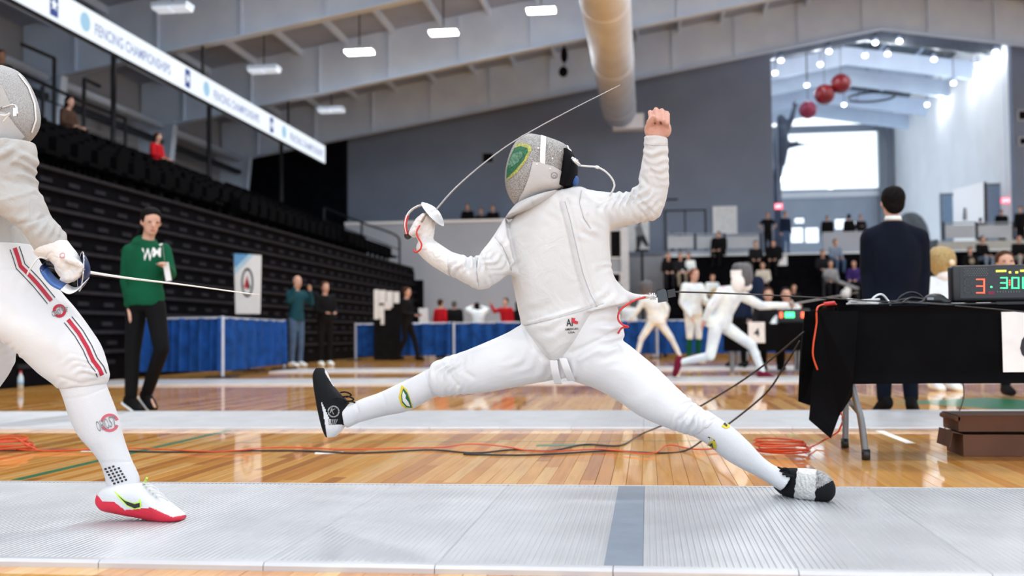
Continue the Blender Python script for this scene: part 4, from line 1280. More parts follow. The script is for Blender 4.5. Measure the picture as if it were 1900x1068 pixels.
# ------------------------------------------------------------------ the leaping fencer in the middle
cloth_mat('jacket_white', (.86, .85, .84), folds=.35, fscale=11)
cloth_mat('lame_white', (.71, .71, .715), folds=.3, fscale=13)
cloth_mat('breeches_white', (.80, .81, .83), folds=.22, fscale=7)
cloth_mat('sock_white', (.78, .79, .82), weave=420, wstr=.8, folds=.1)
cloth_mat('bib_white', (.58, .58, .59), folds=.2, fscale=14)
cloth_mat('glove_white', (.82, .81, .80), folds=.5, fscale=25)
cloth_mat('skin_fist', (.66, .36, .28), weave=300, wstr=.35, folds=.25, fscale=60, rough=.5)
mesh_mat('mask_mesh', (.11, .105, .10), (.44, .43, .42), 420)
mesh_mat('mask_mesh_grey', (.24, .24, .24), (.46, .46, .46), 480)
mat('trim_white', (.85, .85, .86), .5); mat('logo_green', (.01, .12, .05), .6); mat('logo_yellow', (.72, .58, .03), .6); mat('logo_white', (.8, .8, .8), .6); mat('logo_dark', (.02, .05, .04), .6)
mat('shoe_black', (.009, .010, .012), .7, spec=.15, bump=.2, bscale=200); mat('shoe_white', (.75, .76, .78), .5, bump=.15, bscale=150); mat('shoe_grey', (.30, .30, .30), .6, 0, .5, 120, bump=.4, bscale=160); mat('shoe_silver', (.68, .68, .67), .4, .15, .12, 60, bump=.7, bscale=90)
mat('cord_red', (.62, .03, .03), .45); mat('cord_orange', (.62, .065, .012), .45); mat('cord_black', (.015, .015, .018), .45); mat('cord_white', (.75, .78, .8), .4); mat('blade_steel', (.42, .41, .41), .4, .6)
mat('guard_silver', (.82, .84, .87), .3, .4); mat('tape_brown', (.30, .22, .17), .7); mat('blade_white', (.88, .88, .84), .35, .3)

YF = 4.0
fen = empty('person', label='fencer in white with mesh mask leaping across the nearest piste with raised fist', cat='person')
# body under the clothes
def q(px, py, Y): return P(px, py, Y)
a = MB()
loft(a, [pring(*r) for r in ((990, 640, 1110, 600, 4.0, .09), (985, 590, 1130, 560, 4.0, .11), (978, 520, 1112, 490, 4.0, .105), (990, 450, 1100, 420, 4.0, .085), (985, 395, 1075, 372, 4.0, .08), (1000, 370, 1040, 355, 3.99, .055))], 4, 24)
a.cap(q(1018, 365, 3.99), q(1003, 330, 3.97), .055, .055); a.ell(q(1008, 312, 3.97), (.085, .078, .105), 18, 12)
sR, eR, wR = q(965, 452, 3.94), q(886, 508, 3.82), q(792, 450, 3.80)
a.cap(q(990, 462, 4.0), q(930, 478, 3.91), .03, .03); a.cap(q(930, 478, 3.91), eR, .03, .03); a.cap(eR, q(835, 482, 3.81), .034, .03); a.cap(q(835, 482, 3.81), q(792, 455, 3.80), .03, .022); a.cap(q(792, 455, 3.80), q(790, 430, 3.8), .022, .02)
sL, eL, wL = q(1112, 392, 4.03), q(1202, 378, 4.08), q(1218, 258, 4.02)
a.cap(q(1105, 398, 4.03), q(1200, 380, 4.08), .036, .036); a.cap(q(1200, 380, 4.08), q(1214, 330, 4.07), .036, .034); a.cap(q(1214, 330, 4.07), wL, .034, .032)
hR, kR, nR = q(1010, 655, 4.0), q(832, 700, 3.955), q(652, 768, 4.0)
hL, kL, nL = q(1092, 640, 4.0), q(1282, 778, 3.96), q(1450, 888, 4.04)
a.cap(hR, kR, .07, .045); a.cap(kR, q(745, 737, 3.97), .042, .036); a.cap(q(745, 737, 3.97), nR, .036, .026); a.cap(nR, q(615, 755, 4.0), .024, .024)
a.cap(hL, kL, .07, .045); a.cap(kL, q(1365, 834, 3.99), .04, .036); a.cap(q(1365, 834, 3.99), q(1432, 880, 4.05), .036, .022); a.cap(q(1432, 880, 4.05), q(1500, 906, 4.01), .018, .015)
# fist: palm, four curled fingers, thumb
YH = 4.02
def h(px, py, dy=0): return P(px, py, YH + dy)
a.cap(wL, h(1220, 240), .036, .036)
loft(a, [(h(1219, 256), Vector((.034, 0, 0)), Vector((0, .030, 0))), (h(1220, 245), Vector((.043, 0, 0)), Vector((0, .030, 0))), (h(1221, 232), Vector((.044, 0, 0)), Vector((0, .024, 0))), (h(1223, 217, .004), Vector((.040, 0, 0)), Vector((0, .024, 0))), (h(1223, 206.5, .0), Vector((.035, 0, 0)), Vector((0, .022, 0)))], 3, 20)
a.ell(h(1206, 241, -.018), (.022, .022, .030), 12, 8); a.ell(h(1236, 240, -.014), (.020, .022, .030), 12, 8)
for (x0, y0), (x1, y1), (x2, y2), r in (((1210, 214), (1206, 208), (1209, 224), .0088), ((1219, 209), (1217, 203), (1220, 222), .0092), ((1229, 210), (1228, 205), (1231, 224), .0092), ((1238, 216), (1239, 212), (1238, 229), .0084)):
    a.cap(h(x0, y0, .0), h(x1, y1, -.026), r, r, 12); a.cap(h(x1, y1, -.026), h(x2, y2, -.058), r, r * .95, 12); a.cap(h(x2, y2, -.058), h(x2 + 1, y2 + 6, -.036), r * .92, r * .8, 12)
a.cap(h(1203, 238, -.026), h(1204, 226, -.05), .0115, .0098, 12); a.cap(h(1204, 226, -.05), h(1213, 217, -.068), .0098, .0085, 12)
body_me = remesh(a, .0038, 1); mobj('body', body_me, MATS['skin_fist'], fen)

# jacket
a = MB()
ploft(a, [(985, 378, 1062, 350, 4.0, .08), (960, 398, 1088, 350, 4.0, .10), (938, 435, 1128, 395, 4.0, .128), (946, 490, 1131, 450, 4.0, .14), (955, 540, 1136, 500, 4.0, .145), (964, 585, 1150, 535, 4.0, .145), (969, 606, 1166, 556, 4.0, .147), (971, 611, 1167, 562, 4.0, .146)], 4, 44, 2.3)
ploft(a, [(938, 402, 968, 525, 3.97, .10), (917, 437, 946, 510, 3.92, .085), (902, 456, 921, 525, 3.86, .075), (882, 476, 893, 538, 3.82, .07), (856, 472, 868, 528, 3.80, .066), (834, 465, 842, 514, 3.80, .062), (820, 456, 815, 500, 3.80, .058)], 4, 30)
ploft(a, [(1078, 348, 1118, 445, 4.02, .11), (1105, 354, 1132, 428, 4.04, .092), (1139, 357, 1160, 419, 4.06, .078), (1164, 355, 1192, 412, 4.08, .07), (1178, 351, 1224, 402, 4.08, .072), (1184, 335, 1240, 352, 4.07, .066), (1189, 310, 1241, 317, 4.05, .06), (1194, 280, 1240, 281, 4.03, .055), (1195, 254, 1239, 256, 4.02, .05)], 4, 30)
ploft(a, [(1100, 480, 1095, 568, 4.0, .09), (1135, 510, 1130, 565, 4.0, .05), (1162, 538, 1160, 559, 4.0, .022), (1190, 546, 1190, 556, 4.0, .012), (1215, 545, 1214, 551, 4.0, .008)], 4, 20)
# hanging front flap between the legs
ploft(a, [(972, 600, 1118, 562, 3.955, .12), (980, 625, 1103, 592, 3.95, .12), (992, 645, 1085, 622, 3.945, .11), (1006, 660, 1065, 646, 3.945, .10), (1020, 671, 1049, 664, 3.95, .085)], 4, 30)
jm = remesh(a, .0042, 5)
crumple(jm, 1165, 380, 42, 1, -.25, 15, 8.67, 1); crumple(jm, 1200, 350, 34, .4, 1, 15, 7.14, 2); crumple(jm, 885, 495, 30, 1, .35, 14, 8.16, 3); crumple(jm, 935, 475, 30, 1, .9, 15, 7.14, 4); crumple(jm, 1213, 290, 30, .2, 1, 17, 4.59, 5)
crumple(jm, 1075, 400, 45, 1, -.6, 22, 4.59, 6); crumple(jm, 845, 500, 26, 1, .5, 15, 5.1, 7); crumple(jm, 1130, 530, 35, 1, .8, 20, 5.1, 8); crumple(jm, 1010, 600, 40, .3, 1, 24, 3.82, 9)
folds(jm, [([(1044, 372), (1060, 430), (1075, 500), (1098, 575)], 5, 3.5), ([(1053, 370), (1070, 430), (1087, 500), (1108, 570)], 3, -4), ([(1037, 375), (1052, 430), (1067, 500), (1090, 578)], 2.2, -3),
           ([(917, 438), (932, 455), (944, 480), (949, 500)], 3, -6), ([(1078, 352), (1074, 375), (1082, 405), (1095, 425)], 2.5, -4), ([(1086, 352), (1115, 372), (1140, 360)], 3, -3),
           ([(970, 606), (1030, 590), (1118, 563)], 2.2, -4), ([(880, 480), (884, 505), (887, 525)], 3, -7), ([(893, 474), (902, 495), (908, 515)], 3, -6), ([(862, 476), (868, 500)], 3, -4), ([(1168, 358), (1180, 380), (1198, 402)], 3, -7), ([(1178, 356), (1192, 376), (1212, 396)], 3, -6), ([(1158, 360), (1166, 385), (1180, 408)], 4, -5), ([(1190, 330), (1205, 345), (1225, 350)], 4, -4), ([(1194, 300), (1210, 318), (1222, 340)], 4, -4), ([(925, 447), (940, 470), (950, 495)], 4, -6), ([(895, 470), (905, 500)], 2.5, -3), ([(1195, 268), (1239, 270)], 1.6, -2.5),
           ([(1190, 378), (1205, 398)], 3, -5), ([(1110, 385), (1130, 372), (1150, 366)], 3, -4), ([(1000, 400), (985, 470), (985, 560)], 14, 3), ([(1105, 440), (1120, 500)], 8, -4), ([(985, 645), (1015, 668)], 2, -3), ([(975, 615), (1000, 640), (1012, 655)], 3, -4)])
jk = mobj('jacket', jm, MATS['lame_white'], fen)
jbv = bvh_of(jm)
def ribbon(pts, wid, off=0):
    pts = [Vector(p) for p in pts]; L_, R_ = [], []
    for i, p in enumerate(pts):
        t = (pts[min(i + 1, len(pts) - 1)] - pts[max(i - 1, 0)]).normalized(); n = Vector((-t.y, t.x))
        L_.append(p + n * (off + wid / 2)); R_.append(p + n * (off - wid / 2))
    return L_ + R_[::-1]
cloth_mat('placket_grey', (.64, .64, .65), folds=.2, fscale=20); mat('seam_thread', (.42, .42, .43), .9)
plk = [(1043, 374), (1052, 405), (1060, 440), (1068, 475), (1077, 510), (1090, 545), (1103, 570)]
patch('front_placket', ribbon(plk, 9), jbv, MATS['placket_grey'], jk, .0012)
for nm_, ln in (('front', [(x + 5, y) for x, y in plk]), ('shoulder', [(918, 440), (932, 456), (943, 480), (949, 502)]), ('shoulder', [(1079, 353), (1075, 376), (1083, 404), (1096, 424)]), ('hem', [(971, 604), (1000, 598), (1040, 588), (1080, 577), (1120, 563)]), ('cuff', [(1195, 268), (1215, 270), (1239, 270)]), ('sleeve', [(886, 478), (884, 500), (888, 530)])):
    patch(nm_ + '_seam', ribbon(ln, 1.3), jbv, MATS['seam_thread'], jk, .0018, 5)
# straps of the flap
for p0, p1, p2 in (((1027, 668), (1030, 690), (1036, 712)), ((1044, 664), (1052, 686), (1060, 706))):
    s_ = MB(); Rg = []
    for (x, y), Y in ((p0, 3.87), (p1, 3.88), (p2, 3.93)):
        c = P(x, y, Y); Rg.append((c, Vector((.014, 0, 0)), Vector((0, .003, 0))))
    loft(s_, Rg, 5, 12, 4); s_.build('strap', MATS['trim_white'], jk, True)
patch_text('flap_emblem', 'AF', 1058, 598, 15, 14, -.05, jbv, MATS['ink_black'], jk); patch_text('flap_lettering', 'AMERICAN', 1060, 610, 24, 4, -.08, jbv, MATS['ink_black'], jk)
patch('flap_emblem', [(1060, 589), (1067, 590), (1066, 594), (1072, 596), (1071, 601), (1060, 598)], jbv, MATS['ink_red'], jk, .0032)
patch_text('flap_lettering', 'USA', 1060, 616, 12, 3.5, -.08, jbv, MATS['ink_black'], jk)

# breeches
a = MB()
ploft(a, [(974, 585, 1140, 548, 4.0, .125), (967, 606, 1150, 585, 4.0, .13), (980, 640, 1158, 625, 4.0, .13), (1000, 675, 1130, 668, 4.0, .115), (1025, 700, 1085, 698, 4.0, .085)], 4, 40, 2.2)
ploft(a, [(1010, 600, 1060, 700, 4.0, .125), (969, 602, 1010, 708, 4.0, .12), (939, 618, 955, 718, 3.98, .11), (886, 641, 900, 728, 3.96, .098), (858, 652, 868, 731, 3.95, .09), (830, 661, 842, 733, 3.94, .085), (806, 671, 820, 736, 3.95, .08), (797, 682, 808, 732, 3.955, .072)], 4, 34)
ploft(a, [(1130, 575, 1040, 690, 4.0, .13), (1150, 622, 1062, 706, 4.0, .125), (1182, 651, 1105, 721, 3.99, .115), (1220, 683, 1147, 744, 3.98, .105), (1256, 718, 1186, 771, 3.97, .096), (1289, 747, 1236, 793, 3.965, .09), (1318, 767, 1268, 804, 3.97, .08), (1330, 776, 1283, 808, 3.975, .07)], 4, 34)
bm = remesh(a, .0045, 5)
crumple(bm, 832, 693, 30, 1, .15, 14, 10.2, 1); crumple(bm, 1280, 775, 30, .8, .6, 13, 9.18, 2); crumple(bm, 1120, 625, 45, -.35, 1, 24, 7.65, 3); crumple(bm, 985, 650, 38, .8, .5, 24, 6.12, 4); crumple(bm, 1050, 690, 36, 1, .1, 20, 5.1, 5)
folds(bm, [([(1150, 612), (1100, 635), (1060, 655)], 4, -6), ([(1158, 632), (1110, 650), (1075, 668)], 5, 5), ([(975, 612), (990, 645), (1012, 668)], 4, -7), ([(855, 662), (862, 690), (878, 700)], 4, -5), ([(840, 668), (850, 695)], 3, 4), ([(822, 676), (838, 700), (850, 715)], 3, -4),
           ([(1300, 752), (1275, 785)], 4, 5), ([(1290, 748), (1262, 780)], 3, -5), ([(1240, 700), (1200, 740), (1170, 745)], 14, 3), ([(990, 600), (940, 660), (920, 690)], 14, 2)])
br = mobj('breeches', bm, MATS['breeches_white'], fen)
# socks
a = MB(); ploft(a, [(808, 676, 824, 734, 3.955, .062), (797, 683, 811, 734, 3.955, .064), (770, 697, 782, 750, 3.96, .064), (740, 711, 752, 764, 3.97, .06), (706, 727, 720, 770, 3.98, .05), (675, 738, 686, 778, 3.99, .042), (656, 746, 663, 785, 4.0, .04), (638, 752, 643, 795, 4.0, .042)], 4, 30)
s1 = remesh(a, .005, 4); folds(s1, [([(708, 727), (716, 750), (718, 770)], 2, -2), ([(786, 688), (796, 715), (806, 734)], 2, -3), ([(659, 746), (665, 765), (663, 786)], 2.5, -3)])
so1 = mobj('sock', s1, MATS['sock_white'], fen); sb1 = bvh_of(s1)
patch('leg_patch_border', [(745, 714), (755, 722), (761, 738), (766, 756), (752, 757), (744, 750), (740, 737)], sb1, MATS['logo_yellow'], so1, .0015)
patch('leg_patch', [(749, 720), (756, 728), (761, 742), (764, 755), (754, 754), (746, 745), (745, 733)], sb1, MATS['logo_green'], so1, .003)
patch('leg_patch_shape', [(749, 725), (754, 733), (753, 738), (758, 744), (761, 752), (755, 751), (748, 743), (747, 733)], sb1, MATS['logo_white'], so1, .0042, 3)
a = MB(); ploft(a, [(1312, 760, 1264, 798, 3.97, .066), (1330, 772, 1284, 808, 3.975, .066), (1362, 794, 1312, 824, 3.985, .064), (1392, 822, 1345, 851, 4.0, .06), (1414, 846, 1376, 869, 4.015, .05), (1432, 860, 1406, 884, 4.03, .042), (1450, 869, 1430, 899, 4.04, .042), (1470, 876, 1448, 910, 4.03, .047)], 4, 30)
s2 = remesh(a, .005, 4); folds(s2, [([(1330, 774), (1300, 800), (1286, 808)], 2.5, -3), ([(1326, 770), (1292, 800)], 3, 3)])
so2 = mobj('sock', s2, MATS['sock_white'], fen); sb2 = bvh_of(s2)
patch('leg_patch_border', [(1338, 791), (1346, 795), (1354, 793), (1352, 787), (1344, 785)], sb2, MATS['logo_yellow'], so2, .002, 3); patch('leg_patch', [(1341, 787), (1348, 792), (1349, 789), (1344, 784)], sb2, MATS['logo_dark'], so2, .0034, 3)
patch('leg_patch_border', [(1313, 826), (1318, 818), (1326, 817), (1330, 825), (1328, 834), (1323, 836)], sb2, MATS['logo_yellow'], so2, .002, 3); patch('leg_patch', [(1311, 827), (1322, 820), (1325, 833), (1321, 826)], sb2, MATS['logo_dark'], so2, .0034, 3)
# raised shoe, sole to the left
a = MB(); ploft(a, [(587, 682, 599, 682, 4.0, .022), (582, 694, 607, 693, 4.0, .038), (583, 712, 616, 714, 4.0, .046), (586, 735, 632, 732, 4.0, .046), (589, 755, 647, 748, 4.0, .043), (594, 778, 648, 772, 4.0, .042), (600, 798, 636, 796, 4.0, .04), (606, 811, 622, 810, 4.0, .024)], 4, 30, 2.5)
sh1 = remesh(a, .0042, 3); folds(sh1, [([(600, 690), (604, 740), (612, 790)], 3, -2)])
def shoe1(p, c, n):
    x, y = p
    if y > 745 and x < 588 + (y - 745) * .45 + 9 and not (x < 586 + (y - 690) * .16 + 1.5): return 1
    if y > 788 and x > 612: return 1
    if x > 603 and y < 716 and x > 596 + (y - 680) * .62: return 1
    return 0
paint(sh1, [MATS['shoe_black'], MATS['shoe_white'], MATS['shoe_grey']], shoe1)
shA = mobj('shoe', sh1, None, fen); shb = bvh_of(sh1)
[patch('shoe_emblem', ring_poly(619, 763, 8.5, 11, t_, t_ + math.pi * .97, 14), shb, MATS['shoe_grey'], shA, .0015, 3) for t_ in (0, math.pi)]
patch_text('shoe_emblem', 'K', 618, 762, 9, 11, .35, shb, MATS['shoe_grey'], shA)
for k in range(5):
    patch('shoe_stripe', [(609 + k * 4, 777), (611 + k * 4, 777), (612 + k * 2.6, 788), (610.4 + k * 2.6, 788)], shb, MATS['shoe_grey'], shA, .0015, 3)
for k in range(4):
    p0 = lay(shb, [(632 + k * 4.5, 727 + k * 8)], .004)[0]; MB().tube(smooth_path([p0 + Vector((-.012, -.005, .012)), p0 + Vector((.012, -.012, .014)), p0 + Vector((.03, .0, .002)), p0 + Vector((.012, -.01, -.006))], 4), .0032, 6).build('lace', MATS['shoe_black'], shA, True)
# planted shoe
a = MB(); ploft(a, [(1433, 893, 1437, 906, 4.11, .02), (1442, 876, 1450, 917, 4.08, .038), (1460, 868, 1468, 924, 4.04, .043), (1482, 868, 1486, 926, 4.0, .046), (1504, 869, 1506, 928, 3.975, .05), (1524, 873, 1526, 930, 3.95, .05), (1541, 884, 1540, 928, 3.935, .042), (1549, 899, 1549, 917, 3.93, .022)], 4, 30, 2.5)
sh2 = remesh(a, .0042, 3)
v = verts_np(sh2); v[:, 2] = np.maximum(v[:, 2], .0206); sh2.vertices.foreach_set('co', v.ravel())
crumple(sh2, 1495, 895, 22, 1, .2, 9, 1.8, 3)
def shoe2(p, c, n):
    x, y = p
    if x < 1478 - (y - 880) * .12 + .8 * math.sin(y * .45): return 0 if (x > 1451 or y > 898) else 1
    if x < 1514 - (y - 890) * .05 + .8 * math.sin(y * .5): return 3
    if y > 908 - (x - 1512) * .52: return 0
    return 2
paint(sh2, [MATS['shoe_black'], MATS['shoe_white'], MATS['shoe_grey'], MATS['shoe_silver']], shoe2)
shB = mobj('shoe', sh2, None, fen); shb2 = bvh_of(sh2)
for k, (x, y) in enumerate(((1454, 874), (1458, 880), (1463, 886), (1470, 890), (1460, 878))):
    p0 = lay(shb2, [(x, y)], .003)[0]; MB().tube(smooth_path([p0 + Vector((-.02, -.004, .014)), p0 + Vector((0, -.008, .006 + .003 * k)), p0 + Vector((.018, -.006, -.002)), p0 + Vector((.026, -.003, -.014))], 4), .0042, 6).build('lace', MATS['shoe_black'], shB, True)

# mask
YM = 3.97
a = MB(); ploft(a, [(972, 250, 990, 248.5, YM, .02), (962, 258, 1022, 257, YM, .07), (951, 274, 1050, 269, YM, .10), (944, 292, 1060, 284, YM, .118), (939, 312, 1057, 306, YM, .122), (937, 333, 1052, 330, YM, .118), (940, 353, 1046, 346, YM, .105), (947, 369, 1012, 360, YM, .08), (955, 380, 978, 374, YM, .045)], 5, 44)
mm = remesh(a, .005, 3); mk = mobj('mask', mm, MATS['mask_mesh'], fen); mbv = bvh_of(mm)
patch('mask_bib', [(989, 300), (1000, 301), (1025, 308), (1044, 319), (1051, 330), (1049, 346), (1038, 352), (1021, 353), (992, 364), (958, 378), (966, 362), (973, 351), (982, 328)], mbv, MATS['bib_white'], mk, .004)
patch('mask_trim', [(1003.5, 252), (1013, 255), (1011, 305), (1001.5, 301)], mbv, MATS['trim_white'], mk, .004)
patch('mask_trim', [(1050, 270), (1057, 274), (1059, 283), (1052, 329), (1048.5, 325), (1054, 284)], mbv, MATS['trim_white'], mk, .004)
patch('mask_paint', [(958, 267), (968, 265), (984, 270), (987, 276), (976, 300), (958, 322), (941, 334), (940, 316), (947, 290)], mbv, mat('mask_olive', (.40, .40, .10), .6, 0, .35, 160), mk, .0012)
patch('mask_paint', [(955, 275), (966, 271), (979, 275), (980, 281), (970, 300), (955, 317), (940.5, 331), (941, 315), (947, 292)], mbv, mat('mask_green', (.018, .13, .06), .6, 0, .4, 160), mk, .0022)
patch('mask_paint', [(951, 286), (966, 281), (972, 285), (962, 302), (947, 312), (944, 305)], mbv, mat('mask_grey_green', (.09, .22, .14), .6, 0, .5, 120), mk, .0032)
for x, y in ((999, 276), (1024, 294), (1020, 313), (1042, 335), (996, 305)):
    MB().ell(lay(mbv, [(x, y)], .004)[0], (.004, .004, .004), 8, 6).build('stud', MATS['trim_white'], mk, True)
[patch('bib_emblem', ring_poly(1027, 325, 4.8, 6, t_, t_ + 3.05, 10), mbv, MATS['ink_grey'], mk, .0055, 3) for t_ in (0, math.pi)]; [patch('bib_emblem', ring_poly(1027, 327, 2, 2.8, t_, t_ + 3.05, 7), mbv, MATS['ink_grey'], mk, .0055, 3) for t_ in (0, math.pi)]
a = MB(); ploft(a, [(1040, 276, 1062, 282, 3.97, .07), (1040, 300, 1071, 302, 3.97, .085), (1036, 325, 1071, 328, 3.97, .085), (1030, 345, 1060, 349, 3.97, .07)], 4, 24)
mobj('back_pad', remesh(a, .006, 3), MATS['black_matte'], mk)
MB().ell(P(1067, 335, 3.95), (.014, .02, .02), 10, 8).build('blue_strap', mat('strap_blue', (.03, .10, .32), .6), mk, True)
MB().tube([P(1060, 293, 3.9), P(1068, 299, 3.9), P(1076, 307, 3.9)], [.008, .01, .006], 8).build('clip', MATS['chrome'], mk, True)
cable = smooth_path([P(1076, 307, 3.9), P(1092, 308.5, 3.9), P(1108, 310, 3.91), P(1122, 317, 3.92), P(1134, 329, 3.94), P(1140, 342, 3.96), P(1137, 353, 3.97), P(1132, 362, 4.0)], 5)
MB().tube(cable, .0035, 7).build('mask_cord', MATS['cord_white'], mk, True); MB().tube(cable[9:12], .006, 7).build('cord_sleeve', MATS['trim_white'], mk, True)
# throat bib of the mask over the collar
a = MB(); ploft(a, [(937, 407, 1000, 388, 3.965, .105), (944, 396, 1032, 366, 3.965, .115), (955, 382, 1043, 352, 3.965, .10)], 4, 36)
bb = remesh(a, .0055, 4); folds(bb, [([(940, 402), (995, 384), (1040, 358)], 2.5, -3), ([(985, 372), (994, 394)], 2, -3), ([(945, 413), (998, 395), (1034, 371)], 3, 3)])
mobj('throat_bib', bb, MATS['bib_white'], mk)

# glove and the hand in it
a = MB(); ploft(a, [(838, 467, 835, 513, 3.80, .066), (826, 459, 818, 503, 3.80, .066), (811, 449, 795, 488, 3.80, .06), (800, 441, 774, 466, 3.80, .05), (799, 434, 776, 450, 3.80, .036)], 4, 28)
a.cap(P(789, 442, 3.8), P(790, 425, 3.8), .030, .034); a.cap(P(792, 428, 3.8), P(794, 412, 3.79), .028, .022)
for k, (x0, y0, x1, y1, x2, y2) in enumerate(((798, 407, 786, 401, 775, 409), (794, 416, 780, 409, 770, 417), (789, 424, 775, 418, 766, 425), (785, 432, 771, 428, 763, 432))):
    a.cap(P(x0, y0, 3.79), P(x1, y1, 3.755), .0125, .0125, 10); a.cap(P(x1, y1, 3.755), P(x2, y2, 3.765), .0125, .011, 10); a.cap(P(x2, y2, 3.765), P(x2 + 5, y2 + 4, 3.79), .011, .010, 10)
a.cap(P(800, 425, 3.82), P(803, 408, 3.81), .014, .012, 10); a.cap(P(803, 408, 3.81), P(801, 398, 3.8), .012, .010, 10)
gm = remesh(a, .0042, 3); crumple(gm, 790, 445, 18, .3, 1, 10, 1.6, 2)
folds(gm, [([(776, 452), (799, 438)], 2, -4)])
mobj('glove', gm, MATS['glove_white'], fen)
# body cord: red loops at glove and hip, connector at the back
MB().tube(smooth_path([P(779, 418, 3.74), P(773, 430, 3.73), P(776, 441, 3.73), P(782, 452, 3.73), P(780, 462, 3.73), P(771, 468, 3.74), P(768, 462, 3.75)], 5), .0032, 6).build('body_cord', MATS['cord_red'], fen, True)
MB().tube(smooth_path([P(1198, 551, 3.98), P(1180, 556, 3.96), P(1160, 567, 3.93), P(1149, 578, 3.91), P(1147, 592, 3.9), P(1155, 602, 3.9), P(1166, 606, 3.9), P(1154, 608, 3.91), P(1147, 618, 3.94)], 5), .0038, 6).build('body_cord', MATS['cord_red'], fen, True)
# sabre
sab = empty('sabre', label='sabre with white guard held up in the gloved hand of the leaping fencer', cat='sabre')
bl_pts = smooth_path([P(804, 395, 3.795), P(844, 349.5, 3.80), P(901, 300, 3.82), P(962, 257, 3.83), P(1053, 207, 3.86), P(1150, 158, 3.88)], 6)
MB().tube(bl_pts, [.0036 - .0020 * i / (len(bl_pts) - 1) for i in range(len(bl_pts))], 8).build('blade', MATS['blade_steel'], sab, True)
def dome(c, axis, R_, depth, name, m, parent, n=28, rings_=7, th=.002, arc_=(0, 2 * math.pi)):
    ax = Vector(axis).normalized(); u_ = ax.cross(Vector((0, 0, 1)));
    if u_.length < .1: u_ = ax.cross(Vector((1, 0, 0)))
    u_.normalize(); w_ = ax.cross(u_); vs = []; fs = []
    for s_ in (0, 1):
        for j in range(rings_ + 1):
            t = j / rings_; r_ = (R_ - s_ * th) * t
            for i in range(n):
                a_ = 2 * math.pi * i / n
                vs.append(Vector(c) + u_ * r_ * math.cos(a_) + w_ * r_ * math.sin(a_) + ax * ((depth - s_ * th) * (1 - t * t)))
    M = (rings_ + 1) * n
    for s_ in (0, 1):
        for j in range(rings_):
            for i in range(n):
                k = (i + 1) % n; f = (s_ * M + j * n + i, s_ * M + j * n + k, s_ * M + (j + 1) * n + k, s_ * M + (j + 1) * n + i); fs.append(f if s_ else f[::-1])
    for i in range(n):
        k = (i + 1) % n; fs.append((rings_ * n + i, rings_ * n + k, M + rings_ * n + k, M + rings_ * n + i))
    return MB().add(vs, fs).build(name, m, parent, True)
dome(P(803, 397, 3.79), P(850, 352, 3.77) - P(803, 397, 3.79), .058, .022, 'guard', MATS['guard_silver'], sab)
bow = smooth_path([P(788, 379, 3.78), P(774, 383, 3.77), P(762, 391, 3.765), P(755, 402, 3.76), P(752, 418, 3.76), P(755, 434, 3.77)], 5)
R4 = []
for i, p in enumerate(bow):
    t = (bow[min(i + 1, len(bow) - 1)] - bow[max(i - 1, 0)]).normalized(); nn = t.cross(Vector((0, 1, 0))).normalized()
    R4.append([p + nn * .0015 + Vector((0, .012, 0)), p + nn * .0015 - Vector((0, .012, 0)), p - nn * .0015 - Vector((0, .012, 0)), p - nn * .0015 + Vector((0, .012, 0))])
MB().rings(R4).build('knuckle_bow', MATS['guard_silver'], sab, True)
MB().tube(bow[14:], .0065, 8).build('red_sleeve', MATS['cord_red'], sab, True)
MB().tube([P(806, 394, 3.795), P(757, 437, 3.785)], [.010, .012], 10).build('grip', MATS['black_plastic'], sab, True)
MB().ell(P(757, 437, 3.785), (.014, .014, .014), 10, 8).build('pommel', MATS['black_plastic'], sab, True)
MB().tube(smooth_path([P(798, 387, 3.76), P(790, 398, 3.75), P(782, 412, 3.745)], 4), .004, 6).build('padding', MATS['tape_brown'], sab, True)
# reel connector and cable running back over the table
rcn = empty('reel_connector', label='grey connector box clipped behind the leaping fencer with a black reel cable', cat='connector')
YC = 4.0
c0 = P(1219, 549, YC); c1_ = P(1242, 545, YC)
MB().prism([P(1219, 540, YC), P(1232, 535, YC), P(1236, 538, YC), P(1240, 558, YC), P(1221, 561, YC)], (0, .03, 0)).build('box', mat('connector_grey', (.05, .065, .08), .5), rcn)
MB().prism([P(1238, 538, YC), P(1252, 535, YC), P(1254, 549, YC), P(1240, 552, YC)], (0, .026, 0)).build('plug', MATS['black_plastic'], rcn)
MB().tube(smooth_path([P(1188, 551, YC - .01), P(1198, 548, YC - .01), P(1208, 551, YC), P(1220, 549, YC + .01)], 4), [.005] * 13, 7).build('clip', MATS['chrome'], rcn, True)
for k in range(3):
    MB().tube([P(1206 + 4 * k, 543, YC), P(1208 + 4 * k, 556, YC)], .003, 6).build('clip_bar', MATS['chrome'], rcn, True)
MB().tube(smooth_path([P(1250, 541, YC + .012), P(1350, 544, 4.4), P(1500, 551, 5.0), P(1620, 558, 5.3), P(1760, 566, 5.28), P(1930, 581, 5.1)], 6), .0035, 6).build('cable', MATS['cord_black'], rcn, True)
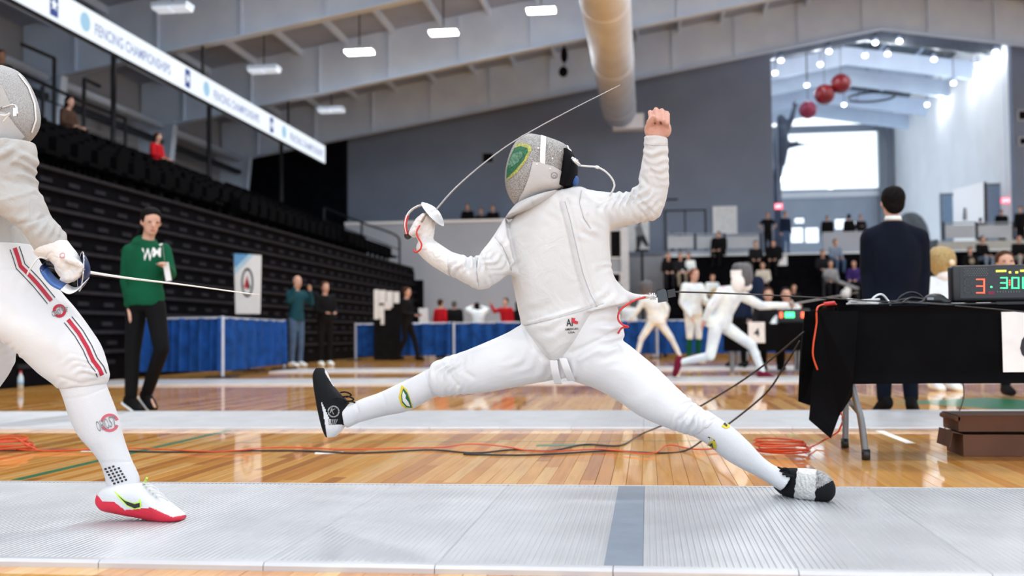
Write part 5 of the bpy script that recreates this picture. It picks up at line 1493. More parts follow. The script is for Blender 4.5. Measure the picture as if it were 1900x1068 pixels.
# ------------------------------------------------------------------ the fencer at the left edge
YL = 3.45
lf = empty('person', label='fencer in white with red-striped breeches lunging in from the left edge', cat='person')
mat('stripe_red', (.50, .015, .045), .7); mat('stripe_black', (.02, .025, .025), .7); mat('shoe_crimson', (.70, .02, .05), .45, 0, .15, 12); mat('neon', (.62, .95, .12), .5); mat('guard_navy', (.012, .03, .12), .35, .3, .2, 10); mat('guard_blue', (.03, .10, .30), .4, .2)
cloth_mat('lame_grey', (.50, .49, .475), weave=1200, wstr=.4, folds=.45, fscale=16)
a = MB()
a.ell(P(-8, 195, YL + .1), (.08, .085, .11), 14, 10); a.cap(P(-25, 240, YL + .1), P(-30, 290, YL + .1), .055, .06)
loft(a, [pring(*r) for r in ((-125, 300, 0, 300, YL + .12, .10), (-130, 380, 5, 380, YL + .12, .11), (-120, 470, 25, 465, YL + .12, .10), (-110, 540, 40, 530, YL + .12, .10))], 4, 22)
a.cap(P(5, 300, YL - .02), P(32, 385, YL - .05), .05, .042); a.cap(P(32, 385, YL - .05), P(100, 465, YL - .06), .042, .032); a.cap(P(100, 465, YL - .06), P(125, 490, YL - .06), .032, .03)
a.cap(P(-20, 545, YL), P(140, 680, YL - .02), .08, .05); a.cap(P(145, 690, YL - .02), P(224, 895, YL), .045, .032); a.cap(P(222, 900, YL), P(300, 950, YL), .03, .022)
a.cap(P(-90, 560, YL + .16), P(-45, 690, YL + .18), .07, .05); a.cap(P(-45, 690, YL + .18), P(-230, 850, YL + .2), .045, .032); a.cap(P(-230, 850, YL + .2), P(-215, 905, YL + .2), .03, .025)
mobj('body', remesh(a, .007, 3), MATS['skin_light'], lf)
# jacket with the padded sleeve
a = MB()
ploft(a, [(-105, 262, 10, 255, YL + .1, .08), (-150, 285, 35, 280, YL + .12, .115), (-150, 345, 25, 345, YL + .12, .13), (-145, 400, 28, 400, YL + .12, .13), (-135, 440, 44, 438, YL + .12, .13), (-125, 470, 56, 470, YL + .12, .13), (-122, 492, 60, 488, YL + .12, .13)], 4, 34)
ploft(a, [(-45, 268, 58, 262, YL + .0, .10), (-42, 300, 64, 292, YL - .02, .098), (-34, 345, 61, 332, YL - .03, .09), (-14, 388, 80, 376, YL - .05, .082), (14, 405, 90, 400, YL - .05, .077), (43, 427, 112, 424, YL - .06, .07), (60, 450, 121, 445, YL - .06, .064), (70, 470, 126, 454, YL - .06, .055)], 4, 32)
jl = remesh(a, .006, 4)
crumple(jl, 40, 330, 60, .3, 1, 24, 6.0, 1); crumple(jl, 70, 400, 36, .8, 1, 20, 6, 2); crumple(jl, 100, 440, 26, .8, 1, 17, 4.5, 3); crumple(jl, 10, 290, 40, .5, 1, 22, 5, 5); crumple(jl, 25, 440, 40, 1, .2, 30, 1.5, 4)
folds(jl, [([(20, 420), (55, 410), (88, 400)], 3, -7), ([(0, 372), (40, 362), (70, 352)], 5, 5), ([(66, 470), (100, 462), (122, 448)], 3, -5), ([(20, 405), (24, 440), (22, 465)], 2, -3), ([(0, 458), (30, 466), (58, 488)], 2.5, 4), ([(0, 300), (40, 310)], 5, -4), ([(0, 330), (45, 345)], 5, -4)])
jlo = mobj('jacket', jl, MATS['lame_grey'], lf)
# breeches
a = MB()
ploft(a, [(-130, 455, 52, 452, YL + .1, .125), (-130, 500, 72, 490, YL + .08, .135), (-100, 570, 108, 540, YL + .05, .135), (-45, 612, 134, 570, YL + .02, .125), (10, 634, 162, 608, YL, .112), (46, 664, 184, 642, YL - .01, .10), (76, 692, 197, 682, YL - .01, .09), (98, 708, 199, 700, YL - .005, .083), (113, 721, 193, 714, YL, .072)], 4, 36)
ploft(a, [(-150, 540, -20, 570, YL + .14, .11), (-125, 600, 12, 628, YL + .16, .11), (-95, 645, 25, 652, YL + .18, .10), (-85, 680, 14, 688, YL + .18, .09), (-90, 715, -8, 722, YL + .18, .075)], 4, 28)
bl_ = remesh(a, .006, 4)
crumple(bl_, 150, 690, 34, .7, 1, 15, 6, 1); crumple(bl_, 60, 500, 40, 1, .8, 26, 2.4, 2); crumple(bl_, 15, 660, 24, .2, 1, 15, 3, 3)
folds(bl_, [([(112, 700), (150, 712), (192, 702)], 3, -4), ([(100, 640), (140, 670), (180, 690)], 12, 3), ([(0, 498), (60, 500)], 2, -3), ([(90, 520), (150, 600)], 4, 2)])
blo = mobj('breeches', bl_, MATS['breeches_white'], lf); bbv = bvh_of(bl_)
def ribbon(pts, wid, off=0):
    pts = [Vector(p) for p in pts]; L_, R_ = [], []
    for i, p in enumerate(pts):
        t = (pts[min(i + 1, len(pts) - 1)] - pts[max(i - 1, 0)]).normalized(); n = Vector((-t.y, t.x))
        L_.append(p + n * (off + wid / 2)); R_.append(p + n * (off - wid / 2))
    return L_ + R_[::-1]
st1 = [(27, 460), (33, 477), (38, 494), (50, 506), (68, 525), (82, 542), (95, 558)]; st2 = [(126, 593), (146, 618), (162, 645), (172, 668), (184, 684), (189, 696)]
for s_ in (st1, st2):
    patch('red_stripe', ribbon(s_, 7.5), bbv, MATS['stripe_red'], blo, .0015)
    patch('black_stripe', ribbon(s_, 1.6, 9), bbv, MATS['stripe_black'], blo, .0015); patch('black_stripe', ribbon(s_, 1.6, -9), bbv, MATS['stripe_black'], blo, .0015)
for r_ in ((math.pi * .95, math.pi * 1.95), (-.1 * math.pi, .75 * math.pi)):
    patch('thigh_emblem', ring_poly(110, 577, 7, 12.5, r_[0], r_[1], 14), bbv, MATS['stripe_red'], blo, .002, 3)
patch_text('thigh_lettering', 'OHIO', 104, 581, 16, 11, -.35, bbv, MATS['ink_grey'], blo, .003); patch_text('thigh_lettering', 'STATE', 117, 574, 16, 8, .1, bbv, MATS['ink_grey'], blo, .0034)
# sock and shoe
a = MB(); ploft(a, [(112, 716, 192, 708, YL, .066), (121, 738, 197, 722, YL, .068), (134, 777, 215, 770, YL, .070), (150, 808, 227, 814, YL, .064), (172, 834, 236, 838, YL, .052), (189, 860, 244, 857, YL, .046), (198, 890, 257, 886, YL, .046), (200, 912, 256, 910, YL, .045)], 4, 32)
sl = remesh(a, .005, 4); folds(sl, [([(123, 740), (160, 734), (195, 720)], 2, -2.5), ([(188, 858), (244, 856)], 2, -2)])
slo = mobj('sock', sl, MATS['sock_white'], lf); sbv = bvh_of(sl)
for r_ in ((math.pi * 1.05, math.pi * 1.9), (.1 * math.pi, .85 * math.pi)):
    patch('shin_emblem', ring_poly(203, 784, 12, 17, r_[0], r_[1], 16), sbv, mat('stripe_pink', (.62, .12, .16), .7), slo, .002, 3)
patch_text('shin_lettering', 'OHIO', 190, 788, 22, 20, -.3, sbv, MATS['ink_grey'], slo, .003, False); patch_text('shin_lettering', 'ST', 208, 782, 13, 20, -.15, sbv, MATS['ink_grey'], slo, .0034, False)
for r_ in range(6):
    for c_ in range(3 if r_ in (0,) else 4):
        x = 194 + c_ * 7 + r_ * 3.2; y = 868 - c_ * 2.2 + r_ * 5.4
        patch('sock_dot', [(x, y), (x + 4.2, y - .8), (x + 5, y + 3), (x + .8, y + 3.6)], sbv, MATS['ink_black'], slo, .0016, 6)
YSH = 3.42
a = MB(); ploft(a, [(181, 922, 183, 937, YSH, .022), (190, 906, 193, 947, YSH, .036), (212, 898, 215, 952, YSH, .043), (238, 897, 240, 957, YSH, .045), (264, 897, 264, 961, YSH, .048), (288, 914, 287, 966, YSH, .05), (312, 933, 311, 969, YSH - .005, .05), (331, 948, 330, 967, YSH - .01, .042), (341, 955, 341, 963, YSH - .01, .024)], 4, 32, 2.5)
sm_ = remesh(a, .0032, 3); v = verts_np(sm_); v[:, 2] = np.maximum(v[:, 2], .0206); sm_.vertices.foreach_set('co', v.ravel())
def shoe3(p, c, n):
    x, y = p
    bx = [180, 190, 211, 232, 280, 320, 342]; by = [917, 929, 930, 946, 941, 959, 955]
    return 1 if y > np.interp(x, bx, by) else 0
paint(sm_, [MATS['shoe_white'], MATS['shoe_crimson']], shoe3)
slf = mobj('shoe', sm_, None, lf); ssb = bvh_of(sm_)
Z3 = lambda pts: [(x / 2.753, 680 + y / 2.753) for x, y in pts]
patch('swoosh_edge', Z3([(580, 632), (592, 640), (640, 680), (680, 695), (705, 690), (716, 672), (724, 700), (720, 722), (690, 728), (650, 712), (610, 675)]), ssb, MATS['neon'], slf, .0015, 3)
patch('swoosh', Z3([(600, 652), (640, 684), (690, 700), (716, 694), (716, 716), (690, 722), (652, 706)]), ssb, MATS['ink_black'], slf, .003, 3)
for k in range(5):
    p0 = lay(ssb, [(270 + k * 6, 902 + k * 6)], .004)[0]; MB().tube(smooth_path([p0 + Vector((-.015, .01, .006)), p0 + Vector((0, -.01, .009)), p0 + Vector((.018, -.005, .004 + .004 * (k % 2))), p0 + Vector((.03, .005, -.008))], 4), .0026, 6).build('lace', MATS['shoe_white'], slf, True)
MB().tube(smooth_path([lay(ssb, [(268, 897)], .002)[0], P(271, 890, YSH - .03), P(273, 886, YSH - .03)], 4), .004, 6).build('pull_tab', MATS['neon'], slf, True)
# rear shoe and sock, mostly outside the picture
a = MB(); a.cap(P(-48, 700, YL + .18), P(-140, 780, YL + .19), .062, .058); a.cap(P(-140, 780, YL + .19), P(-228, 850, YL + .2), .058, .042)
mobj('sock', remesh(a, .008, 3), MATS['sock_white'], lf)
b3 = P(-228, 855, YL + .2); a = MB(); loft(a, [(Vector((b3.x - .08, b3.y, .06)), Vector((0, .035, 0)), Vector((0, 0, .035))), (Vector((b3.x, b3.y, .075)), Vector((0, .042, 0)), Vector((0, 0, .05))), (Vector((b3.x + .12, b3.y, .06)), Vector((0, .046, 0)), Vector((0, 0, .036))), (Vector((b3.x + .19, b3.y, .045)), Vector((0, .03, 0)), Vector((0, 0, .02)))], 4, 20)
mobj('shoe', remesh(a, .006, 3), MATS['shoe_white'], lf)
# mask
YML = YL + .08
a = MB(); ploft(a, [(-30, 122, 5, 121, YML, .02), (-62, 133, 32, 132, YML, .085), (-76, 160, 51, 158, YML, .115), (-82, 195, 64, 192, YML, .125), (-80, 225, 68, 222, YML, .12), (-70, 248, 60, 246, YML, .105), (-50, 268, 40, 266, YML, .08), (-30, 280, 10, 279, YML, .04)], 5, 40)
ml = remesh(a, .005, 3); mlo = mobj('mask', ml, MATS['mask_mesh_grey'], lf); mlb = bvh_of(ml)
patch('mask_edge', ribbon([(34, 138), (52, 162), (63, 192), (65.5, 222), (58, 245)], 3.0), mlb, MATS['trim_white'], mlo, .003, 3)
patch('mask_bib', [(-5, 205), (12, 210), (28, 232), (45, 252), (30, 266), (-10, 270)], mlb, MATS['bib_white'], mlo, .004)
patch('mask_side_panel', [(-30, 150), (4, 160), (20, 196), (-5, 204), (-30, 195)], mlb, MATS['lame_grey'], mlo, .004)
MB().tube(smooth_path([P(2, 200, YL - .05), P(24, 194, YL - .06), P(30, 198, YL - .06), P(33, 212, YL - .06)], 4), .0035, 7).build('wire_clip', MATS['chrome'], mlo, True)
MB().tube(smooth_path([P(-6, 212, YL - .05), P(10, 214, YL - .06), P(18, 210, YL - .06), P(6, 226, YL - .05)], 4), .003, 7).build('mask_cord', MATS['cord_white'], mlo, True)
MB().cbox(P(29, 208, YL - .055), (.012, .01, .028)).build('clip_plate', MATS['chrome'], mlo)
# glove
a = MB(); ploft(a, [(66, 470, 122, 444, YL - .06, .058), (73, 477, 128, 453, YL - .06, .057), (86, 482, 139, 466, YL - .06, .05), (99, 489, 147, 480, YL - .06, .046), (106, 503, 151, 492, YL - .06, .042), (113, 515, 149, 503, YL - .055, .036)], 4, 28)
for x0, y0, x1, y1, x2, y2 in ((146, 490, 152, 500, 143, 511), (139, 497, 145, 509, 135, 517), (131, 502, 136, 514, 126, 520), (122, 505, 126, 516, 116, 519)):
    a.cap(P(x0, y0, YL - .08), P(x1, y1, YL - .095), .013, .0125, 10); a.cap(P(x1, y1, YL - .095), P(x2, y2, YL - .085), .0125, .011, 10)
a.cap(P(120, 478, YL - .1), P(140, 486, YL - .115), .014, .012, 10); a.cap(P(140, 486, YL - .115), P(150, 493, YL - .105), .012, .010, 10)
gl = remesh(a, .0042, 3); crumple(gl, 110, 480, 22, 1, .6, 12, 1.8, 2); glo = mobj('glove', gl, MATS['glove_white'], lf); gb = bvh_of(gl)
[patch('glove_emblem', ring_poly(116, 474, 3.6, 5.2, t_, t_ + 3.05, 8), gb, mat('stripe_pale', (.65, .30, .30), .7), glo, .002, 3) for t_ in (0, math.pi)]
# sabre of the left fencer
sb_ = empty('sabre', label='sabre with navy guard pointing right in the left fencer\'s glove', cat='sabre')
gc = P(150, 503, YL - .05); ax_ = (P(480, 547, 4.08) - P(167, 505, YL - .03)).normalized()
dome(gc, Vector((.80, .58, -.06)), .066, .03, 'guard', MATS['guard_navy'], sb_)
rim = []; axn = Vector((.80, .58, -.06)).normalized(); u_ = axn.cross(Vector((0, 0, 1))).normalized(); w_ = axn.cross(u_)
MB().tube([gc + u_ * .066 * math.cos(t * math.pi / 18) + w_ * .066 * math.sin(t * math.pi / 18) for t in range(37)], .0022, 6).build('guard_rim', MATS['chrome'], sb_, True)
def bow_part(pts, m, name='knuckle_bow', hw=.024):
    bp_ = smooth_path(pts, 5); R4 = []
    for i, p in enumerate(bp_):
        t = (bp_[min(i + 1, len(bp_) - 1)] - bp_[max(i - 1, 0)]).normalized(); nn = t.cross(Vector((0, 1, 0))).normalized(); tl = Vector((0, .8, .45)) * hw
        R4.append([p + nn * .0014 + tl, p + nn * .0014 - tl, p - nn * .0014 - tl, p - nn * .0014 + tl])
    MB().rings(R4).build(name, m, sb_, True)
bow_part([P(160, 520, YL - .08), P(148, 533, YL - .10), P(133, 539, YL - .115), P(118, 532, YL - .12)], MATS['guard_silver'])
bow_part([P(118, 532, YL - .12), P(102, 524, YL - .12), P(90, 512, YL - .115), P(82, 500, YL - .11)], MATS['guard_blue'])
bow_part([P(82, 500, YL - .11), P(80, 492, YL - .10), P(84, 486, YL - .09)], MATS['guard_navy'], 'bow_end')
MB().tube([gc + Vector((.0, 0, 0)), P(86, 489, YL - .09)], .011, 10).build('grip', MATS['black_plastic'], sb_, True)
bp0 = P(166, 505, YL - .03); bp1 = P(480, 547, 4.08)
bp_ = smooth_path([gc + axn * .028, bp0, P(240, 516, 3.56), P(340, 528, 3.78), bp1], 5)
MB().tube(bp_, [.0062 - .0042 * i / (len(bp_) - 1) for i in range(len(bp_))], 8).build('blade', MATS['blade_white'], sb_, True)
MB().tube(smooth_path([P(88, 480, YL - .1), P(72, 478, YL - .12), P(58, 495, YL - .13), P(50, 510, YL - .13)], 4), .003, 6).build('body_cord', MATS['cord_white'], sb_, True)

# ------------------------------------------------------------------ judging table with black cloth
TY0, TY1 = 5.28, 6.02
tx0 = P(1553, 600, TY0).x; tx1 = tx0 + 1.86; tz = .735
mat('cloth_table', (.004, .004, .005), .9, 0, .2, 5, spec=.05)
tb = empty('judging_table', label='folding judging table on grey tubular legs at the right', cat='table')
MB().box((tx0 + .02, TY0 + .02, tz - .04), (tx1 - .02, TY1 - .02, tz - .006)).build('table_top', MATS['grey_steel'], tb)
def leg(pts, cap_):
    MB().tube(smooth_path(pts, 4), .0165, 10).build('leg', MATS['grey_steel'], tb, True)
    MB().tube([Vector(pts[-1]) + Vector((0, 0, .05)), pts[-1]], .021, 10).build('leg_cap', MATS['black_plastic'], tb, True)
lfz = PZ(1607, 853); lrz = PZ(1568, 831)
leg([(lfz.x - .12, lfz.y, tz - .05), (lfz.x - .045, lfz.y, .30), (lfz.x - .02, lfz.y, .2), (lfz.x, lfz.y, .002)], 1)
leg([(lrz.x - .0, lrz.y, tz - .05), (lrz.x + .01, lrz.y, .3), (lrz.x, lrz.y, .002)], 1)
MB().tube([(lfz.x - .02, lfz.y, .215), (lrz.x + .005, lrz.y, .27)], .012, 8).build('brace', MATS['grey_steel'], tb, True)
leg([(tx1 - .15, lfz.y, tz - .05), (tx1 - .2, lfz.y, .3), (tx1 - .22, lfz.y, .002)], 1); leg([(tx1 - .15, lrz.y, tz - .05), (tx1 - .18, lrz.y, .3), (tx1 - .2, lrz.y, .002)], 1)
tc_ = empty('tablecloth', label='black cloth over the judging table hanging to a pointed corner', cat='tablecloth')
def cloth_panel(name, polyfn, nu, nv, parent, th=.004):
    vs = [polyfn(i / nu, j / nv) for j in range(nv + 1) for i in range(nu + 1)]; M = nu + 1; n0 = len(vs)
    nrm = (vs[1] - vs[0]).cross(vs[M] - vs[0]).normalized() * th
    fs = [(j * M + i, j * M + i + 1, (j + 1) * M + i + 1, (j + 1) * M + i) for j in range(nv) for i in range(nu)]
    fs += [tuple(n0 + k for k in f[::-1]) for f in fs]
    vs2 = vs + [p - nrm for p in vs]
    edge = [i for i in range(M)] + [j * M + nu for j in range(1, nv + 1)] + [nv * M + i for i in range(nu - 1, -1, -1)] + [j * M for j in range(nv - 1, 0, -1)]
    fs += [(edge[k], edge[(k + 1) % len(edge)], n0 + edge[(k + 1) % len(edge)], n0 + edge[k]) for k in range(len(edge))]
    return MB().add(vs2, fs).build(name, MATS['cloth_table'], parent, True)
MB().box((tx0, TY0, tz - .006), (tx1, TY1, tz)).build('top_sheet', MATS['cloth_table'], tc_)
zfb = P(1700, 711, TY0).z
cloth_panel('front_drop', lambda u, v: Vector((tx0 + u * (tx1 - tx0), TY0 - .008 - .010 * v * (1 + math.sin(u * 21)) - .006 * math.sin(u * 47) * v, tz - (tz - zfb) * v)), 60, 8, tc_)
# left end: gathered drop with stepped, pointed hem
outline = [(1490, 577), (1486, 640), (1480, 744), (1506, 752), (1500, 778), (1538, 811), (1556, 775), (1572, 745), (1584, 735), (1580, 706), (1560, 640), (1548, 577)]
sheets = [([(1493, 577), (1487, 650), (1480, 744), (1508, 753), (1535, 745), (1560, 700), (1575, 640), (1570, 577)], TY0 + .22), ([(1520, 577), (1512, 690), (1500, 778), (1538, 811), (1558, 773), (1584, 735), (1580, 706), (1590, 577)], TY0 - .03)]
for poly, Y in sheets:
    dd = MB().prism([P(x, y, Y) + Vector((0, .05 * math.sin(i * 1.7), 0)) for i, (x, y) in enumerate(poly)], (.004, .012, 0)); dd.build('end_drop', MATS['cloth_table'], tc_)
cloth_panel('end_drop', lambda u, v: Vector((tx0 - .012 - .018 * v * (1 + math.sin(u * 13)), TY0 + u * (TY1 - TY0), tz - .38 * v)), 24, 6, tc_)
# number sheet on the cloth
ns = empty('number_sheet', label='white sheet with a black 6 on the front of the judging table', cat='sign')
A, B = P(1861, 690, TY0 - .035), P(1975, 577, TY0 - .035)
MB().box((A.x, TY0 - .04, A.z), (B.x, TY0 - .034, B.z)).build('sheet', MATS['paper_white'], ns)
text_obj('numeral', '6', ((A.x + B.x) / 2, TY0 - .0415, (A.z + B.z) / 2 - .005), (1, 0, 0), (0, 0, 1), .125, .165, MATS['ink_black'], ns)
# scoring box
YB_ = TY0 + .16
sx_ = empty('scoring_box', label='black electronic scoring box showing 3 and 3:00 on the judging table', cat='scoring machine')
A, B = P(1768, 561, YB_), P(2060, 487, YB_)
def bevel_box(lo, hi, r, name, m, parent):
    bm_ = bmesh.new(); bmesh.ops.create_cube(bm_, size=1)
    for v_ in bm_.verts:
        v_.co = Vector([(lo[i] + hi[i]) / 2 + v_.co[i] * (hi[i] - lo[i]) for i in range(3)])
    bmesh.ops.bevel(bm_, geom=list(bm_.edges), offset=r, segments=3, affect='EDGES', profile=.5)
    me = bpy.data.meshes.new(name); bm_.to_mesh(me); bm_.free(); return mobj(name, me, m, parent, True)
bevel_box((A.x, YB_, A.z), (B.x, YB_ + .09, B.z), .014, 'case', MATS['black_plastic'], sx_)
mat('panel_navy', (.012, .016, .024), .3); MB().box((A.x + .035, YB_ - .002, A.z + .02), (B.x - .035, YB_ + .01, B.z - .015)).build('front_panel', MATS['panel_navy'], sx_)
MB().box((P(1849, 560, YB_).x, YB_ + .01, tz), (B.x - .15, YB_ + .085, A.z + .015)).build('stand', MATS['black_plastic'], sx_)
mat('led_red', (.9, .1, .05), .4, emit=(1, .10, .04), estr=3.2); mat('led_green', (.1, .9, .3), .4, emit=(.05, 1, .32), estr=2.4); mat('led_off', (.16, .17, .18), .5); mat('led_yellow', (.8, .8, .1), .5, emit=(.75, .7, .05), estr=.8); mat('led_core', (1, .8, .7), .4, emit=(1, .65, .45), estr=4)
SEG = {'a': ((0, 0), (1, 0)), 'b': ((1, 0), (1, .5)), 'c': ((1, .5), (1, 1)), 'd': ((0, 1), (1, 1)), 'e': ((0, .5), (0, 1)), 'f': ((0, 0), (0, .5)), 'g': ((0, .5), (1, .5))}
def digit(x0, y0, x1, y1, segs, m, name='digit', n=6, sz=.0021):
    a = MB()
    for s_ in segs:
        (u0, v0), (u1, v1) = SEG[s_]
        k_ = n if u0 == u1 else 5
        for i in range(k_ + 1):
            t = i / k_; p = P(x0 + (x1 - x0) * (u0 + (u1 - u0) * t), y0 + (y1 - y0) * (v0 + (v1 - v0) * t), YB_ - .004)
            a.cbox(p, (sz * 2, .003, sz * 2))
    a.build(name, MATS[m], sx_)
digit(1790, 518, 1803, 543, 'abcdefg', 'led_off', 'unlit_digit', 6, .0012); digit(1812.5, 518, 1826, 543, 'abcdg', 'led_red')
digit(1857, 515, 1868.5, 534, 'abcdg', 'led_green'); digit(1878, 515, 1890, 534, 'abcdef', 'led_green'); digit(1898, 515, 1910, 534, 'abcdef', 'led_green'); digit(1950, 518, 1963, 543, 'abcdefg', 'led_off', 'unlit_digit', 6, .0012); digit(1972, 518, 1985, 543, 'abcdef', 'led_red')
for y in (520, 524, 528): MB().cbox(P(1873.5, y, YB_ - .004), (.005, .003, .005)).build('colon_dot', MATS['led_red'], sx_)
MB().cbox(P(1839.5, 532, YB_ - .004), (.007, .003, .007)).build('indicator', MATS['led_green'], sx_)
A_, B_ = P(1833, 546, YB_ - .004), P(1845, 540, YB_ - .004); MB().box((A_.x, YB_ - .005, A_.z), (B_.x, YB_ - .002, B_.z)).build('indicator', mat('led_maroon', (.2, .01, .05), .5), sx_)
a = MB()
for r_ in range(5):
    for c_ in range(10): a.cbox(P(1789.5 + c_ * 4.5 + (r_ % 2) * 2.2, 498 + r_ * 3.1, YB_ - .004), (.0035, .003, .0035))
a.build('speaker_grille', MATS['led_off'], sx_)
for x0, x1, y in ((1848, 1867, 502.5), (1872, 1876, 505), (1884, 1889, 505), (1893, 1908, 502)): A_, B_ = P(x0, y + 2, YB_ - .004), P(x1, y - 2, YB_ - .004); MB().box((A_.x, YB_ - .005, A_.z), (B_.x, YB_ - .002, B_.z)).build('yellow_mark', MATS['led_yellow'], sx_)
a = MB()
for c_ in range(9): a.cbox(P(1851 + c_ * 5, 541, YB_ - .004), (.004, .003, .008))
a.build('small_lamps', MATS['led_off'], sx_)
# cables on the table
def cable_thing(name, label, pts, r, m, sub=6, plug=None):
    g = empty(name, label=label, cat='cable')
    MB().tube(smooth_path(pts, sub), r, 7).build('cable', MATS[m], g, True)
    if plug: MB().tube(plug[0], plug[1], 8).build('plug', MATS[plug[2]], g, True)
    return g
T = lambda px, dy, dz=.005: Vector((P(px, 570, TY0 + dy).x, TY0 + dy, tz + dz))
rr = random.Random(5)
pts = [T(1572 + 62 * (.5 + .5 * math.cos(t * 1.9)) , .10 + .07 * math.sin(t * 1.9) + rr.uniform(-.02, .02), .006 + .0016 * t + rr.uniform(0, .008)) for t in range(16)]
cable_thing('cable_coil', 'tangled coil of silvery white cable on the black tablecloth', pts, .0055, 'cord_white')
cable_thing('cable', 'white cable looping up from the tangle on the table', [T(1612, .1, .01), T(1622, .1, .045), T(1636, .12, .06), T(1648, .14, .03), T(1652, .1, .008)], .005, 'cord_white')
for k, (pts, lb) in enumerate((([T(1660, .2, .01), T(1672, .2, .05), T(1690, .2, .07), T(1708, .22, .055), T(1722, .22, .01), T(1745, .2, .006)], 'black cable arching highest over the table beside the suit'),
                               ([T(1640, .15, .006), T(1680, .12, .035), T(1710, .13, .032), T(1740, .15, .008), T(1790, .12, .006)], 'black cable lying low across the table towards the scoring box'),
                               ([T(1590, .06, .006), T(1650, .04, .012), T(1700, .05, .015), T(1760, .04, .006), T(1850, .07, .006)], 'black cable along the front edge of the table top'),
                               ([T(1600, .3, .006), T(1660, .26, .03), T(1700, .3, .02), T(1750, .32, .008)], 'black cable along the rear edge of the table top'),
                               ([T(1670, .07, .006), T(1690, .1, .04), T(1715, .09, .03), T(1700, .05, .012), T(1675, .06, .01)], 'black cable curled in a loop on the table'))):
    cable_thing('cable', lb, pts, .0052, 'cord_black')
cable_thing('cable', 'orange cable hanging over the left end of the tablecloth with a red plug', [T(1552, .06, .012), T(1530, .02, .012), P(1516, 572, TY0 - .05), P(1515, 600, TY0 - .055), P(1509, 640, TY0 - .06), P(1509, 662, TY0 - .06), P(1517, 686, TY0 - .06)], .0045, 'cord_orange', 6, ([T(1530, .02, .014), T(1548, .05, .018)], [.009, .011], 'cord_red'))
pe = [Vector((P(1735, 570, TY0 + .14).x, TY0 + .14, tz)), ]
mo_ = empty('black_mouse', label='small black rounded device on the table left of the scoring box', cat='device')
me = remesh(MB().ell((pe[0].x, pe[0].y, tz + .03), (.055, .04, .032)).ell((pe[0].x + .04, pe[0].y, tz + .02), (.04, .035, .018)), .006, 3); v = verts_np(me); v[:, 2] = np.maximum(v[:, 2], tz + .001); me.vertices.foreach_set('co', v.ravel()); mobj('shell', me, MATS['black_plastic'], mo_)
MB().cbox((pe[0].x - .03, pe[0].y - .035, tz + .035), (.03, .01, .012)).build('button', MATS['grey_steel'], mo_)

# ------------------------------------------------------------------ cables and boxes on the floor
F_ = lambda px, py, z=.006: PZ(px, py) + Vector((0, 0, z))
def floor_cable(label, pts, r, m): return cable_thing('floor_cable', label, pts, r, m)
pa = [F_(1150, 828), F_(1085, 826), F_(1020, 838), F_(950, 836), F_(880, 842), F_(800, 836), F_(720, 840), F_(650, 842), F_(560, 838), F_(440, 838), F_(300, 840), F_(150, 836), F_(-40, 838)]
floor_cable('black cable along the floor behind the nearest piste, rising to the table', [P(1492, 615, 5.45), P(1400, 690, 5.6), P(1305, 750, 5.75), P(1235, 786, 5.85), F_(1190, 808, .01)] + pa, .005, 'cord_black')
floor_cable('black cable slanting from the table end behind the shin', [P(1484, 632, 5.5), P(1455, 680, 5.55), P(1420, 730, 5.6), P(1352, 786, 5.7), P(1310, 812, 5.75), F_(1270, 838), F_(1215, 842), F_(1130, 838), F_(1040, 843), F_(960, 846), F_(860, 844)], .005, 'cord_black')
oc = [F_(1420, 838), F_(1350, 836), F_(1290, 838), F_(1240, 830), F_(1210, 846), F_(1140, 840), F_(1100, 838), F_(1000, 842), F_(930, 832), F_(870, 828), F_(820, 834), F_(740, 836), F_(640, 838), F_(520, 834), F_(400, 842), F_(250, 836), F_(100, 840), F_(30, 838)]
floor_cable('orange cable winding along the floor beside the black cable', [p + Vector((0, 0, .008)) for p in oc], .0036, 'cord_orange')
def coil(label, cx, cy, rx, ry_, n, m, tail):
    g = empty('cable_coil', label=label, cat='cable'); c = PZ(cx, cy); pts = []
    for k in range(n * 10):
        t = k / 10 * 2 * math.pi; w1 = 1 + .14 * math.sin(k * .73); pts.append(c + Vector((rx * w1 * math.cos(t) + .012 * math.sin(k * 1.3), ry_ * w1 * math.sin(t), .006 + .0011 * k + .01 * (1 + math.sin(k * .37)) * .5)))
    MB().tube(smooth_path(pts + [Vector(q_) for q_ in tail], 2), .0046, 7).build('loops', MATS[m], g, True); return g
coil('coil of orange cable on the floor behind the planted shoe', 1448, 844, .125, .12, 6, 'cord_orange', [F_(1500, 838, .02), F_(1530, 826, .03), P(1556, 800, 5.3), P(1563, 775, 5.28), P(1560, 765, 5.27)])
coil('coil of orange cable at the left edge of the floor', 14, 836, .11, .12, 6, 'cord_orange', [F_(70, 838, .01), F_(140, 838, .01)])
floor_cable('thin grey wire dropping from behind the judging table', [P(1786, 705, 6.1), P(1788, 735, 6.2), P(1778, 765, 6.4), P(1752, 795, 6.7), F_(1748, 800, .003)], .003, 'dark_steel')
